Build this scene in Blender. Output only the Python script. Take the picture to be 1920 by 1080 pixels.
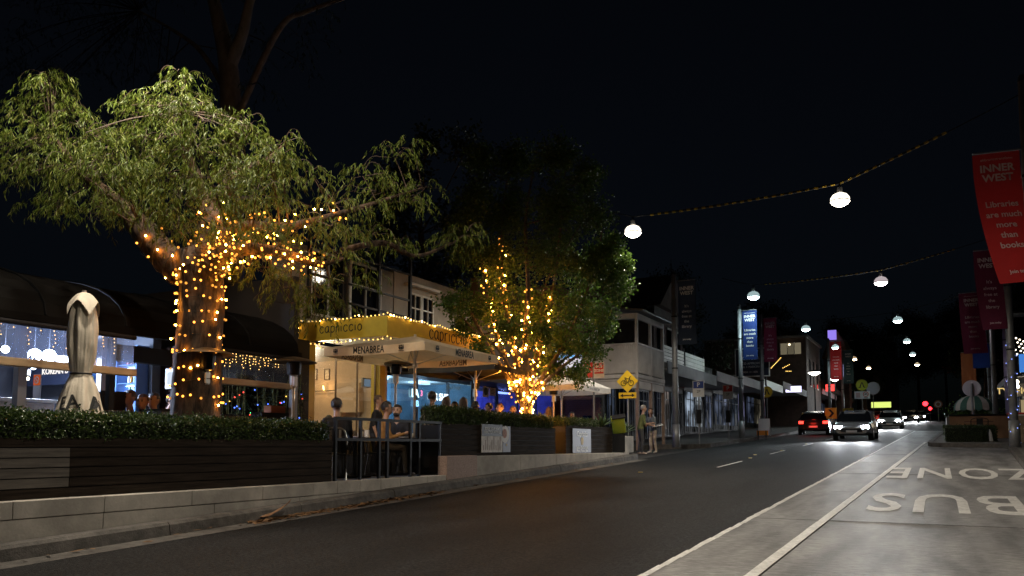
import bpy, bmesh, math, random
import numpy as np
from mathutils import Vector, Matrix, Euler

for o in list(bpy.data.objects):
    bpy.data.objects.remove(o)
SC = bpy.context.scene
COL = SC.collection
R = math.radians

# ------------------------------------------------------------------ camera
FPX, PITCH, HZ = 1550.0, R(4.5), 835.0          # focal length in photo pixels, pitch, horizon row
AZ, H, S = R(27.23), 1.4, 0.0372                # street direction right of the view, eye height, street gradient
PPV = HZ - FPX * math.tan(PITCH)
cam = bpy.data.cameras.new('camera')
cam.sensor_width = 36.0
cam.lens = FPX / 1920 * 36
cam.shift_y = (PPV - 540) / 1920
cam.clip_end = 2000
camo = bpy.data.objects.new('camera', cam)
COL.objects.link(camo)
camo.location = (0, 0, H)
camo.rotation_euler = (R(90) + PITCH, 0, AZ)
SC.camera = camo

# ------------------------------------------------------------------ night sky, faint moon
w = bpy.data.worlds.new('World'); SC.world = w; w.use_nodes = True
nt = w.node_tree
bg = nt.nodes['Background']
sky = nt.nodes.new('ShaderNodeTexSky'); sky.sky_type = 'NISHITA'; sky.sun_disc = False
sky.sun_elevation = R(3); sky.sun_rotation = R(150); sky.air_density = 1.0; sky.ozone_density = 5
hs = nt.nodes.new('ShaderNodeHueSaturation'); hs.inputs['Saturation'].default_value = .6
nt.links.new(sky.outputs[0], hs.inputs['Color']); nt.links.new(hs.outputs[0], bg.inputs[0]); bg.inputs[1].default_value = 0.002
sun = bpy.data.lights.new('moon', 'SUN'); sun.energy = 0.004; sun.angle = R(0.5); sun.color = (.7, .8, 1)
suno = bpy.data.objects.new('moon', sun); COL.objects.link(suno); suno.rotation_euler = (R(40), 0, R(150))
SC.view_settings.view_transform = 'Standard'; SC.view_settings.look = 'None'
SC.view_settings.exposure = 0.0; SC.view_settings.gamma = 1.0; SC.view_settings.use_curve_mapping = False
cy = SC.cycles
cy.use_denoising = True
try: cy.denoiser = 'OPENIMAGEDENOISE'
except Exception: pass
cy.max_bounces = 6; cy.diffuse_bounces = 2; cy.glossy_bounces = 2; cy.transmission_bounces = 4
cy.transparent_max_bounces = 12; cy.sample_clamp_indirect = 2.0; cy.sample_clamp_direct = 0
cy.caustics_reflective = False; cy.caustics_refractive = False
cy.use_light_tree = True

# ------------------------------------------------------------------ measuring: photo pixel -> place
def ray(u, v):
    x = (u - 960) / FPX; y = (PPV - v) / FPX
    F = math.cos(PITCH) - math.sin(PITCH) * y; Z = math.sin(PITCH) + math.cos(PITCH) * y
    return Vector((-F * math.sin(AZ) + x * math.cos(AZ), F * math.cos(AZ) + x * math.sin(AZ), Z))
EYE = Vector((0, 0, H))
def atx(u, v, X): d = ray(u, v); return EYE + d * (X / d.x)
def aty(u, v, Y): d = ray(u, v); return EYE + d * (Y / d.y)
def atz(u, v, z): d = ray(u, v); return EYE + d * ((z - H) / d.z)
def atd(u, v, D):
    return EYE + ray(u, v) * D
def road_z(y): return S * y
def pix(x, y, z):
    F = y * math.cos(AZ) - x * math.sin(AZ); Rr = y * math.sin(AZ) + x * math.cos(AZ)
    dz = z - H; dep = F * math.cos(PITCH) + dz * math.sin(PITCH); up = -F * math.sin(PITCH) + dz * math.cos(PITCH)
    return 960 + FPX * Rr / dep, PPV - FPX * up / dep

# ------------------------------------------------------------------ materials
MC = {}
def mat(name, col, rough=.6, metal=0., var=.0, scale=8., bump=0., bscale=60., spec=.5, dirt=0., trans=0., stretch=None, dstretch=None, ramp=(.36, .64)):
    if name in MC: return MC[name]
    m = bpy.data.materials.new(name); m.use_nodes = True
    n = m.node_tree.nodes; l = m.node_tree.links
    b = n['Principled BSDF']
    b.inputs['Base Color'].default_value = (*col, 1); b.inputs['Roughness'].default_value = rough
    b.inputs['Metallic'].default_value = metal
    b.inputs['Specular IOR Level'].default_value = spec
    tc = n.new('ShaderNodeTexCoord')
    vec = tc.outputs['Object']
    if stretch:
        mp = n.new('ShaderNodeMapping'); mp.inputs['Scale'].default_value = stretch
        l.new(vec, mp.inputs[0]); vec = mp.outputs[0]
    if var > 0:
        nz = n.new('ShaderNodeTexNoise'); nz.inputs['Scale'].default_value = scale; nz.inputs['Detail'].default_value = 6
        nz.inputs['Roughness'].default_value = .65
        l.new(vec, nz.inputs['Vector'])
        rp = n.new('ShaderNodeValToRGB')
        rp.color_ramp.elements[0].position = ramp[0]; rp.color_ramp.elements[1].position = ramp[1]
        rp.color_ramp.elements[0].color = (*[c * (1 - var) for c in col], 1)
        rp.color_ramp.elements[1].color = (*[min(1, c * (1 + var)) for c in col], 1)
        l.new(nz.outputs[0], rp.inputs[0])
        out = rp.outputs[0]
        if dirt > 0:
            n2 = n.new('ShaderNodeTexNoise'); n2.inputs['Scale'].default_value = scale * .17; n2.inputs['Detail'].default_value = 5
            dv = tc.outputs['Object']
            if dstretch:
                dm = n.new('ShaderNodeMapping'); dm.inputs['Scale'].default_value = dstretch; l.new(dv, dm.inputs[0]); dv = dm.outputs[0]
            l.new(dv, n2.inputs['Vector'])
            mx = n.new('ShaderNodeMix'); mx.data_type = 'RGBA'; mx.blend_type = 'MULTIPLY'
            r2 = n.new('ShaderNodeValToRGB'); r2.color_ramp.elements[0].position = .35; r2.color_ramp.elements[1].position = .62
            r2.color_ramp.elements[0].color = (1 - dirt, 1 - dirt, 1 - dirt, 1); r2.color_ramp.elements[1].color = (1, 1, 1, 1)
            l.new(n2.outputs[0], r2.inputs[0]); mx.inputs[0].default_value = 1
            l.new(out, mx.inputs[6]); l.new(r2.outputs[0], mx.inputs[7]); out = mx.outputs[2]
        l.new(out, b.inputs['Base Color'])
    if bump > 0:
        nb = n.new('ShaderNodeTexNoise'); nb.inputs['Scale'].default_value = bscale; nb.inputs['Detail'].default_value = 5
        l.new(vec, nb.inputs['Vector'])
        bp = n.new('ShaderNodeBump'); bp.inputs['Strength'].default_value = bump; bp.inputs['Distance'].default_value = .02
        l.new(nb.outputs[0], bp.inputs['Height']); l.new(bp.outputs[0], b.inputs['Normal'])
    if trans > 0:   # thin sheet that lets light through
        tr = n.new('ShaderNodeBsdfTranslucent'); tr.inputs[0].default_value = (*col, 1)
        if var > 0: l.new(out, tr.inputs[0])
        ms = n.new('ShaderNodeMixShader'); ms.inputs[0].default_value = trans
        l.new(b.outputs[0], ms.inputs[1]); l.new(tr.outputs[0], ms.inputs[2])
        l.new(ms.outputs[0], n['Material Output'].inputs[0])
    MC[name] = m
    return m
def emit(name, col, strength, sample=False):
    if name in MC: return MC[name]
    m = bpy.data.materials.new(name); m.use_nodes = True
    n = m.node_tree.nodes; n.remove(n['Principled BSDF'])
    e = n.new('ShaderNodeEmission'); e.inputs[0].default_value = (*col, 1); e.inputs[1].default_value = strength
    m.node_tree.links.new(e.outputs[0], n['Material Output'].inputs[0])
    m.cycles.emission_sampling = 'FRONT' if sample else 'NONE'
    MC[name] = m
    return m
def emit_var(name, col, strength, scale=1.1):
    """lit shop window: uneven light from the goods and fittings behind the pane"""
    m = emit(name, col, strength); n = m.node_tree.nodes; l = m.node_tree.links
    e = [q for q in n if q.type == 'EMISSION'][0]
    tc = n.new('ShaderNodeTexCoord'); mp = n.new('ShaderNodeMapping'); mp.inputs['Scale'].default_value = (.5, .5, .8); nz = n.new('ShaderNodeTexNoise'); nz.inputs['Scale'].default_value = scale; nz.inputs['Detail'].default_value = 5
    rp = n.new('ShaderNodeValToRGB'); rp.color_ramp.elements[0].position = .42; rp.color_ramp.elements[1].position = .68; rp.color_ramp.elements[0].color = (.06, .06, .06, 1)
    ml = n.new('ShaderNodeMath'); ml.operation = 'MULTIPLY'; ml.inputs[1].default_value = strength * 1.5
    l.new(tc.outputs['Object'], mp.inputs[0]); l.new(mp.outputs[0], nz.inputs['Vector']); l.new(nz.outputs[0], rp.inputs[0]); l.new(rp.outputs[0], ml.inputs[0]); l.new(ml.outputs[0], e.inputs[1])
    return m
def clear(name, col=(1, 1, 1), fog=.1, rough=.05, fogcol=(.8, .85, .95), gloss=.06):
    """clear sheet: see-through, a little glossy, a little milky"""
    if name in MC: return MC[name]
    m = bpy.data.materials.new(name); m.use_nodes = True
    n = m.node_tree.nodes; l = m.node_tree.links; n.remove(n['Principled BSDF'])
    t = n.new('ShaderNodeBsdfTransparent'); t.inputs[0].default_value = (*col, 1)
    g = n.new('ShaderNodeBsdfGlossy'); g.inputs['Roughness'].default_value = rough
    d = n.new('ShaderNodeBsdfTranslucent'); d.inputs[0].default_value = (*fogcol, 1)
    d2 = n.new('ShaderNodeBsdfDiffuse'); d2.inputs[0].default_value = (*fogcol, 1)
    a = n.new('ShaderNodeMixShader'); a.inputs[0].default_value = gloss
    fr = n.new('ShaderNodeMixShader'); fr.inputs[0].default_value = .5
    b = n.new('ShaderNodeMixShader'); b.inputs[0].default_value = fog
    l.new(t.outputs[0], a.inputs[1]); l.new(g.outputs[0], a.inputs[2])
    l.new(d.outputs[0], fr.inputs[1]); l.new(d2.outputs[0], fr.inputs[2])
    l.new(a.outputs[0], b.inputs[1]); l.new(fr.outputs[0], b.inputs[2])
    l.new(b.outputs[0], n['Material Output'].inputs[0])
    MC[name] = m
    return m

# ------------------------------------------------------------------ mesh collecting
def wloc(o):
    v = Vector((0, 0, 0))
    while o is not None:
        v += o.location; o = o.parent
    return v
class MB:
    def __init__(s): s.v = []; s.f = []; s.m = []
    def add(s, vs, fs, mi=0):
        k = len(s.v); s.v += [tuple(q) for q in vs]
        s.f += [tuple(i + k for i in q) for q in fs]; s.m += [mi] * len(fs); return s
    def box(s, a, b, mi=0):
        (x0, y0, z0), (x1, y1, z1) = a, b
        if x0 > x1: x0, x1 = x1, x0
        if y0 > y1: y0, y1 = y1, y0
        if z0 > z1: z0, z1 = z1, z0
        return s.add([(x0, y0, z0), (x1, y0, z0), (x1, y1, z0), (x0, y1, z0), (x0, y0, z1), (x1, y0, z1), (x1, y1, z1), (x0, y1, z1)],
                     [(3, 2, 1, 0), (4, 5, 6, 7), (0, 1, 5, 4), (1, 2, 6, 5), (2, 3, 7, 6), (3, 0, 4, 7)], mi)
    def obox(s, c, size, rot=(0, 0, 0), mi=0):
        M = Euler(rot).to_matrix(); c = Vector(c); hx, hy, hz = [q / 2 for q in size]
        vs = [c + M @ Vector((x, y, z)) for z in (-hz, hz) for x, y in ((-hx, -hy), (hx, -hy), (hx, hy), (-hx, hy))]
        return s.add(vs, [(3, 2, 1, 0), (4, 5, 6, 7), (0, 1, 5, 4), (1, 2, 6, 5), (2, 3, 7, 6), (3, 0, 4, 7)], mi)
    def bar(s, p0, p1, wd, ht, mi=0):
        p0 = Vector(p0); p1 = Vector(p1); d = (p1 - p0).normalized()
        u = d.cross(Vector((0, 0, 1)))
        u = u.normalized() if u.length > 1e-4 else Vector((1, 0, 0))
        n = u.cross(d).normalized(); u = u * wd / 2; n = n * ht / 2
        return s.add([p0 - u - n, p0 + u - n, p0 + u + n, p0 - u + n, p1 - u - n, p1 + u - n, p1 + u + n, p1 - u + n],
                     [(0, 1, 2, 3), (7, 6, 5, 4), (4, 5, 1, 0), (5, 6, 2, 1), (6, 7, 3, 2), (7, 4, 0, 3)], mi)
    def tube(s, pts, rad, n=8, mi=0, cap=True):
        pts = [Vector(q) for q in pts]
        if not hasattr(rad, '__len__'): rad = [rad] * len(pts)
        rings = []; up = None
        for i, q in enumerate(pts):
            d = (pts[min(i + 1, len(pts) - 1)] - pts[max(i - 1, 0)])
            d = d.normalized() if d.length > 1e-7 else Vector((0, 0, 1))
            if up is None: up = Vector((1, 0, 0)) if abs(d.x) < .8 else Vector((0, 1, 0))
            a = (up - d * up.dot(d)).normalized(); b = d.cross(a); up = a
            rings.append([q + (a * math.cos(2 * math.pi * j / n) + b * math.sin(2 * math.pi * j / n)) * rad[i] for j in range(n)])
        vs = [q for r in rings for q in r]; fs = []
        for i in range(len(pts) - 1):
            for j in range(n):
                k = (j + 1) % n
                fs.append((i * n + j, i * n + k, (i + 1) * n + k, (i + 1) * n + j))
        if cap:
            fs.append(tuple(range(n))[::-1]); fs.append(tuple((len(pts) - 1) * n + j for j in range(n)))
        return s.add(vs, fs, mi)
    def cyl(s, p0, p1, r0, r1=None, n=12, mi=0):
        return s.tube([p0, p1], [r0, r0 if r1 is None else r1], n, mi)
    def lathe(s, c, prof, n=16, mi=0, rot=(0, 0, 0), sq=None):
        M = Euler(rot).to_matrix(); c = Vector(c); vs = []; fs = []
        for r, z in prof:
            for j in range(n):
                a = 2 * math.pi * j / n
                vs.append(c + M @ Vector((r * math.cos(a), r * math.sin(a), z)))
        for i in range(len(prof) - 1):
            for j in range(n):
                k = (j + 1) % n
                fs.append((i * n + j, i * n + k, (i + 1) * n + k, (i + 1) * n + j))
        return s.add(vs, fs, mi)
    def ball(s, c, r, n=8, mi=0, sc=(1, 1, 1)):
        c = Vector(c); vs = []; fs = []; m = max(3, n // 2 + 1)
        vs.append(c + Vector((0, 0, r * sc[2])))
        for i in range(1, m):
            t = math.pi * i / m
            for j in range(n):
                a = 2 * math.pi * j / n
                vs.append(c + Vector((r * math.sin(t) * math.cos(a) * sc[0], r * math.sin(t) * math.sin(a) * sc[1], r * math.cos(t) * sc[2])))
        vs.append(c - Vector((0, 0, r * sc[2])))
        for j in range(n): fs.append((0, 1 + j, 1 + (j + 1) % n))
        for i in range(m - 2):
            for j in range(n):
                k = (j + 1) % n
                fs.append((1 + i * n + j, 1 + (i + 1) * n + j, 1 + (i + 1) * n + k, 1 + i * n + k))
        L = len(vs) - 1
        for j in range(n): fs.append((L, 1 + (m - 2) * n + (j + 1) % n, 1 + (m - 2) * n + j))
        return s.add(vs, fs, mi)
    def prism(s, poly, d, mi=0):
        """poly: 3-D outline; d: thickness vector"""
        n = len(poly); d = Vector(d); a = [Vector(q) for q in poly]
        return s.add(a + [q + d for q in a], [tuple(range(n))[::-1], tuple(range(n, 2 * n))] +
                     [(i, (i + 1) % n, n + (i + 1) % n, n + i) for i in range(n)], mi)
    def quad(s, a, b, c, d, mi=0): return s.add([a, b, c, d], [(0, 1, 2, 3)], mi)
    def build(s, name, mats, parent=None, smooth=False, world=True, bevel=0.):
        me = bpy.data.meshes.new(name)
        off = wloc(parent) if (world and parent is not None) else Vector((0, 0, 0))
        vs = [(q[0] - off.x, q[1] - off.y, q[2] - off.z) for q in s.v] if off.length > 0 else s.v
        me.from_pydata(vs, [], s.f)
        if not isinstance(mats, (list, tuple)): mats = [mats]
        for m in mats: me.materials.append(m)
        if len(mats) > 1: me.polygons.foreach_set('material_index', s.m)
        if smooth: me.polygons.foreach_set('use_smooth', [True] * len(me.polygons))
        me.update()
        o = bpy.data.objects.new(name, me); COL.objects.link(o)
        if parent is not None: o.parent = parent
        if bevel > 0:
            bv = o.modifiers.new('bevel', 'BEVEL'); bv.width = bevel; bv.segments = 2; bv.limit_method = 'ANGLE'
        return o

def tag(o, label=None, cat=None, group=None, kind=None):
    if label: o['label'] = label
    if cat: o['category'] = cat
    if group: o['group'] = group
    if kind: o['kind'] = kind
    return o
def thing(name, label, cat, loc=(0, 0, 0), rz=0, group=None):
    o = bpy.data.objects.new(name, None); COL.objects.link(o); o.empty_display_size = .2
    o.location = loc; o.rotation_euler = (0, 0, rz)
    return tag(o, label, cat, group)
def struct(o): o['kind'] = 'structure'; return o
def copy_tree(o, parent=None):
    c = o.copy(); COL.objects.link(c); c.parent = parent
    for ch in list(o.children): copy_tree(ch, c)
    return c
def part(name, mesh, parent, loc=(0, 0, 0), rot=(0, 0, 0)):
    o = bpy.data.objects.new(name, mesh); COL.objects.link(o); o.parent = parent
    o.location = loc; o.rotation_euler = rot; return o
def lamp(name, parent, loc, power, col, kind='POINT', radius=.05, rot=None, spot=None, blend=.5):
    L = bpy.data.lights.new(name, kind); L.energy = power; L.color = col
    if kind in ('POINT', 'SPOT'): L.shadow_soft_size = radius
    if spot: L.spot_size = spot; L.spot_blend = blend
    o = bpy.data.objects.new(name, L); COL.objects.link(o)
    o.location = Vector(loc) - (wloc(parent) if parent is not None else Vector((0, 0, 0)))
    if rot: o.rotation_euler = rot
    o.parent = parent
    return o
TXT = {}
def text_mesh(s, size=1., extrude=.0, bold=0., sx=1., align='CENTER', space=1., line=1.):
    key = (s, size, extrude, bold, sx, align, space)
    if key in TXT: return TXT[key]
    cu = bpy.data.curves.new('lettering', 'FONT'); cu.body = s; cu.size = size; cu.extrude = extrude
    cu.offset = bold; cu.align_x = align; cu.align_y = 'CENTER'; cu.space_character = space; cu.space_line = line
    cu.resolution_u = 3
    ob = bpy.data.objects.new('lettering', cu); COL.objects.link(ob)
    dg = bpy.context.evaluated_depsgraph_get(); dg.update()
    me = bpy.data.meshes.new_from_object(ob.evaluated_get(dg))
    bpy.data.objects.remove(ob); bpy.data.curves.remove(cu)
    if sx != 1.:
        for q in me.vertices: q.co.x *= sx
    TXT[key] = me
    return me
def lettering(s, m, parent, loc, rot, size, extrude=.002, bold=0., sx=1., name='lettering', align='CENTER', space=1., line=1., mirror=False):
    """loc in world (parent unrotated)"""
    me = text_mesh(s, size, extrude, bold, sx, align, space, line).copy(); me.materials.clear(); me.materials.append(m)
    o = bpy.data.objects.new(name, me); COL.objects.link(o); o.parent = parent
    o.location = Vector(loc) - (wloc(parent) if parent is not None else Vector((0, 0, 0)))
    o.rotation_euler = rot
    if mirror: o.scale.x = -1
    return o
# text facing the road (+X): reads along +Y ; text facing the camera (-Y): reads along +X
FACE_X = (R(90), 0, R(90)); FACE_Y = (R(90), 0, 0)
rnd = random.Random(7)

# common materials
BLACKM = mat('black_metal', (.012, .012, .013), .5, 0., spec=.3)
STEEL = mat('steel', (.5, .5, .5), .3, 1.)
POLEM = mat('pole_grey_metal', (.28, .29, .3), .45, .4, var=.15, scale=3)
DARK = mat('dark_paint', (.016, .016, .018), .6, spec=.15)
WHITEP = mat('white_paint', (.75, .74, .7), .55, var=.06, scale=4)
CREAM = mat('cream_render', (.62, .57, .48), .8, var=.1, scale=3, bump=.1, dirt=.2)
GLASS = clear('window_glass', (.9, .95, .95), .02, .03, gloss=.12)
# ================================================================== GROUND AND ROAD
def sloped(name, x0, x1, y0, y1, dz, m, ny=2):
    b = MB(); 
    for i in range(ny):
        a = y0 + (y1 - y0) * i / ny; c = y0 + (y1 - y0) * (i + 1) / ny
        b.quad((x0, a, road_z(a) + dz), (x1, a, road_z(a) + dz), (x1, c, road_z(c) + dz), (x0, c, road_z(c) + dz))
    return b
ASPH = mat('asphalt', (.016, .0162, .0172), .68, var=.85, scale=30, bump=1.0, bscale=70, dirt=.5, dstretch=(.25, .03, 1), spec=.15, ramp=(.42, .6))
ASPH_OLD = mat('old_asphalt', (.06, .057, .052), .7, var=.3, scale=90, bump=.5, bscale=150, dirt=.3)
CONC = mat('bay_concrete', (.275, .27, .265), .56, var=.3, scale=18, bump=.45, bscale=40, dirt=.55, stretch=(.45, 2.0, 1), dstretch=(.8, .16, 1), ramp=(.4, .62), spec=.3)
KERBM = mat('kerb_concrete', (.11, .10, .09), .85, var=.3, scale=9, bump=.4, bscale=50, dirt=.4)
PATHM = mat('footpath_asphalt', (.09, .085, .08), .8, var=.2, scale=30, bump=.3)
PAINT = mat('road_paint', (.78, .77, .74), .6, var=.2, scale=18, bump=.3, bscale=90, dirt=.18)
g = MB()
g.quad((-400, -60, road_z(-60) - .25), (400, -60, road_z(-60) - .25), (400, 600, road_z(600) - .25), (-400, 600, road_z(600) - .25))
struct(g.build('ground', PATHM))
struct(sloped('road', -11.2, 14, -25, 300, -.03, ASPH_OLD, 6).build('side_road', ASPH_OLD))
struct(sloped('road', -8.6, 1.2, -25, 300, 0, ASPH, 6).build('road', ASPH))
# gutter strip along the kerb
struct(sloped('gutter', -8.595, -8.2, -25, 25.4, .004, KERBM, 4).build('gutter', KERBM))
def l1(y): return -2.43 + .0155 * y       # edge of the concrete bus bay
def l2(y): return -1.68 + .0285 * y
def kr(y): return 0.95 + .038 * y         # right kerb
# bus bay of cast concrete slabs
bay = struct(MB().box((-1, 0, -.6), (-.9, .1, -.5)).build('bus_bay', CONC))
joints = [-14, -9.5, -5, -.4, 2.9, 7.0, 11.4, 15.6, 20.2, 24.6, 29.4, 34.5, 40, 46, 52, 58, 64]
for a, c in zip(joints[:-1], joints[1:]):
    sc = 3
    for x0f, x1f in ((l1, lambda y: (l2(y) + .06)), (lambda y: l2(y) + .06, kr)):
        b = MB(); vs = []; g_ = .012
        ys = (a + g_, c - g_)
        for y in ys:
            for xx in (x0f(y) + g_, x1f(y) - (g_ * .3)):
                vs.append((xx, y, road_z(y) + .006))
        top = [vs[0], vs[1], vs[3], vs[2]]
        b.prism([(q[0], q[1], q[2] - .05) for q in top], (0, 0, .055 + rnd.uniform(0, .004)))
        b.build('slab', CONC, bay)
# painted lines
def stripe(name, fx, wd, y0, y1, m=PAINT, dz=.016, rough=.0, n=40):
    b = MB(); rr = random.Random(3)
    for i in range(n):
        a = y0 + (y1 - y0) * i / n; c = y0 + (y1 - y0) * (i + 1) / n
        j0 = rr.uniform(-rough, rough); 
        b.quad((fx(a) - wd / 2 + j0, a, road_z(a) + dz), (fx(a) + wd / 2 + j0 * .5, a, road_z(a) + dz),
               (fx(c) + wd / 2 - j0 * .5, c, road_z(c) + dz), (fx(c) - wd / 2, c, road_z(c) + dz))
    return struct(b.build(name, m))
stripe('edge_line', l1, .075, -6, 64, rough=.02, n=150)
stripe('bay_line', l2, .11, -6, 41, rough=.006, n=60)
for k, y in enumerate((22, 29.5, 37, 44.5, 52, 60, 69, 78, 88)):
    stripe('centre_line', lambda q: -5.35 + .006 * q, .07, y, y + 3.0, dz=.005, n=4)
# BUS ZONE lettering, meant for drivers coming the other way
def road_text(s, x, y, size, sx, ln):
    me = text_mesh(s, size, 0, .012, sx, 'CENTER', 1.12)
    b = me.copy()
    for q in b.vertices:
        q.co = Vector((-q.co.x, -q.co.y * ln, 0)); yy = y + q.co.y; q.co.z = S * q.co.y
    b.materials.clear(); b.materials.append(PAINT)
    o = bpy.data.objects.new('road_lettering', b); COL.objects.link(o); o.location = (x, y, road_z(y) + .017)
    return struct(o)
road_text('BUS', .06, 14.25, 1.0, 1.16, 3.9)
road_text('ZONE', .40, 21.0, 1.0, .98, 4.9)
# left kerb: separate stones
kerb = struct(sloped('kerb', -8.85, -8.7, -25, 25.0, .0, KERBM, 4).build('kerb', KERBM))
ys = -12.0
while ys < 25.2:
    L = min(2.42, 25.4 - ys); b = MB()
    if L < .3: break
    r_ = rnd.uniform(-.006, .006)
    for (y0, y1) in ((ys + .006, ys + L - .006),):
        prof = [(-8.84, -.02), (-8.6 + r_, -.02), (-8.625 + r_, .13), (-8.66 + r_, .165 + r_), (-8.84, .17 + r_)]
        b.add([(x, y0, road_z(y0) + z) for x, z in prof] + [(x, y1, road_z(y1) + z) for x, z in prof],
              [(4, 3, 2, 1, 0), (5, 6, 7, 8, 9)] + [(i, (i + 1) % 5, 5 + (i + 1) % 5, 5 + i) for i in range(5)])
    b.build('kerb_stone', KERBM, kerb)
    ys += L
# kerb round the lane mouth and beyond
b = MB()
pts = [(-8.72, 25.2), (-8.8, 25.9), (-9.3, 26.4), (-10.9, 26.5), (-11.1, 27), (-11.1, 33), (-10.8, 34), (-9.2, 34.6), (-8.75, 35.4), (-8.72, 60), (-8.72, 110), (-8.72, 200)]
for p, q in zip(pts[:-1], pts[1:]):
    b.bar((*p, road_z(p[1]) + .06), (*q, road_z(q[1]) + .06), .16, .2)
struct(b.build('lane_kerb', KERBM))
# footpaths beyond the terraces
b = MB()
def slab_poly(b, poly, dz):
    b.add([(x, y, road_z(y) + dz) for x, y in poly], [tuple(range(len(poly)))])
slab_poly(b, [(-11.1, 25.5), (-8.85, 25.5), (-9.3, 26.3), (-11.1, 26.4)], .14)
slab_poly(b, [(-16, 26.4), (-11.15, 26.4), (-11.15, 33.5), (-10.8, 34.0), (-9.2, 34.7), (-8.78, 35.4), (-8.78, 300), (-16, 300)], .14)
struct(b.build('footpath', PATHM))
# right footpath and kerb
b = MB()
slab_poly(b, [(kr(-25), -25), (14, -25), (14, 34.6), (kr(34.6), 34.6)], .15)
slab_poly(b, [(-.25, 36.4), (.1, 35.6), (kr(34.6), 34.6), (14, 34.6), (14, 300), (1.3, 300), (1.3, 62), (.3, 56)], .15)
struct(b.build('right_footpath', mat('right_path', (.16, .15, .135), .8, var=.25, scale=12, bump=.3, dirt=.3)))
b = MB(); pts = [(kr(y), y) for y in (-25, 0, 10, 20, 26, 31, 33.6)] + [(kr(34.4) - .15, 34.6), (1.6, 35.0), (.1, 35.6), (-.2, 36.1), (-.3, 36.8), (.3, 56), (1.3, 62), (1.3, 200)]
rk = struct(MB().box((0, 0, -.7), (.1, .1, -.6)).build('right_kerb', KERBM))
for p, q in zip(pts[:-1], pts[1:]):
    n = max(1, int((Vector(q) - Vector(p)).length / 2.4)) if p[1] < 60 else 1
    for i in range(n):
        a = Vector(p).lerp(Vector(q), i / n); c = Vector(p).lerp(Vector(q), (i + 1) / n)
        MB().bar((a.x, a.y, road_z(a.y) + .06), (c.x, c.y, road_z(c.y) + .06), .17, .215).build('kerb_stone', KERBM, rk)
RG = mat('reflector', (.7, .55, .2), .2, spec=.8)
for i, (u, v) in enumerate(((1201, 886), (1407, 859), (1416, 853), (1466, 845), (1512, 833))):
    d_ = ray(u, v); q = EYE + d_ * (-H / (d_.z - S * d_.y))
    o = tag(MB().box((q.x - .05, q.y - .05, q.z - .005), (q.x + .05, q.y + .05, q.z + .018)).build('road_reflector', RG, bevel=.008), 'small pale raised reflector on the asphalt, %s along the lane' % ('nearest', 'second', 'third', 'fourth', 'farthest')[i], 'reflector', 'raised road reflectors')
# dry leaves and bark in the gutter
b = MB(); rr = random.Random(5)
for i in range(800):
    y = rr.uniform(8.6, 13.5) if i < 700 else rr.uniform(4, 24); x = -8.56 + abs(rr.gauss(0, .12))
    a = rr.uniform(0, 6.28); L = rr.uniform(.025, .09); wd = L * rr.uniform(.2, .45); z = road_z(y) + rr.uniform(.006, .035)
    d = Vector((math.cos(a), math.sin(a), rr.uniform(-.3, .3))) * L; e = Vector((-math.sin(a), math.cos(a), rr.uniform(-.4, .4))) * wd
    c = Vector((x, y, z)); b.quad(c - d, c + e, c + d, c - e)
o = tag(b.build('leaf_litter', mat('dry_leaf', (.16, .085, .035), .8, var=.5, scale=9)), 'dry brown leaves drifted in the gutter along the kerb', 'leaves', kind='stuff')
b = MB(); c = atx(520, 965, -8.45)
pr = [(0, 0, .02), (.25, .1, .05), (.5, .14, .1), (.75, .2, .22), (.72, .25, .27), (.45, .26, .14), (.2, .2, .05)]
for i in range(1): b.prism([(c.x - .25 + q[1] * .9, c.y - .25 + q[0] * .75, road_z(c.y) + q[2]) for q in pr], (.02, 0, .012))
tag(b.build('bark_strip', mat('bark_strip', (.22, .12, .06), .85, var=.3, scale=6)), 'curled strip of brown bark lying in the gutter', 'bark')

# ================================================================== TERRACES ALONG THE LEFT
WALLC = mat('plinth_concrete', (.52, .48, .42), .85, var=.12, scale=5, bump=.25, bscale=30, dirt=.35)
DECK = mat('terrace_paving', (.12, .11, .1), .7, var=.2, scale=6, bump=.2)
XW = -8.86
low = struct(MB().box((-14.2, -8, -.5), (XW - .06, 14.3, .795)).build('terrace', DECK))
ys = -8.0; k = 0
while ys < 14.25:      # two courses of long concrete blocks
    L = min(rnd.choice((1.5, 1.7, 2.1)), 14.3 - ys)
    MB().box((XW - .05, ys + .004, -.3), (XW + rnd.uniform(0, .004), ys + L - .004, .60)).build('block', WALLC, low, bevel=.006)
    ys += L
ys = -8.0
while ys < 14.25:
    L = min(rnd.choice((.9, .6, 1.3, 1.1)), 14.3 - ys)
    MB().box((XW - .3, ys + .003, .606), (XW + .012 + rnd.uniform(0, .004), ys + L - .003, .8)).build('coping_block', WALLC, low, bevel=.008)
    ys += L
up = struct(MB().box((-14.2, 15.0, -.3), (XW - .06, 25.5, 1.165)).build('upper_terrace', DECK))
ys = 14.31
MB().box((XW - .2, 14.31, .2), (XW + .02, 15.55, 1.185)).build('granite_block', mat('pink_granite', (.36, .25, .2), .7, var=.35, scale=60, bump=.2), up, bevel=.01)
ys = 15.56
while ys < 25.4:
    L = min(2.1, 25.45 - ys)
    MB().box((XW - .2, ys + .004, .3), (XW + rnd.uniform(0, .005), ys + L - .004, 1.17)).build('block', WALLC, up, bevel=.01)
    ys += L
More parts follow.
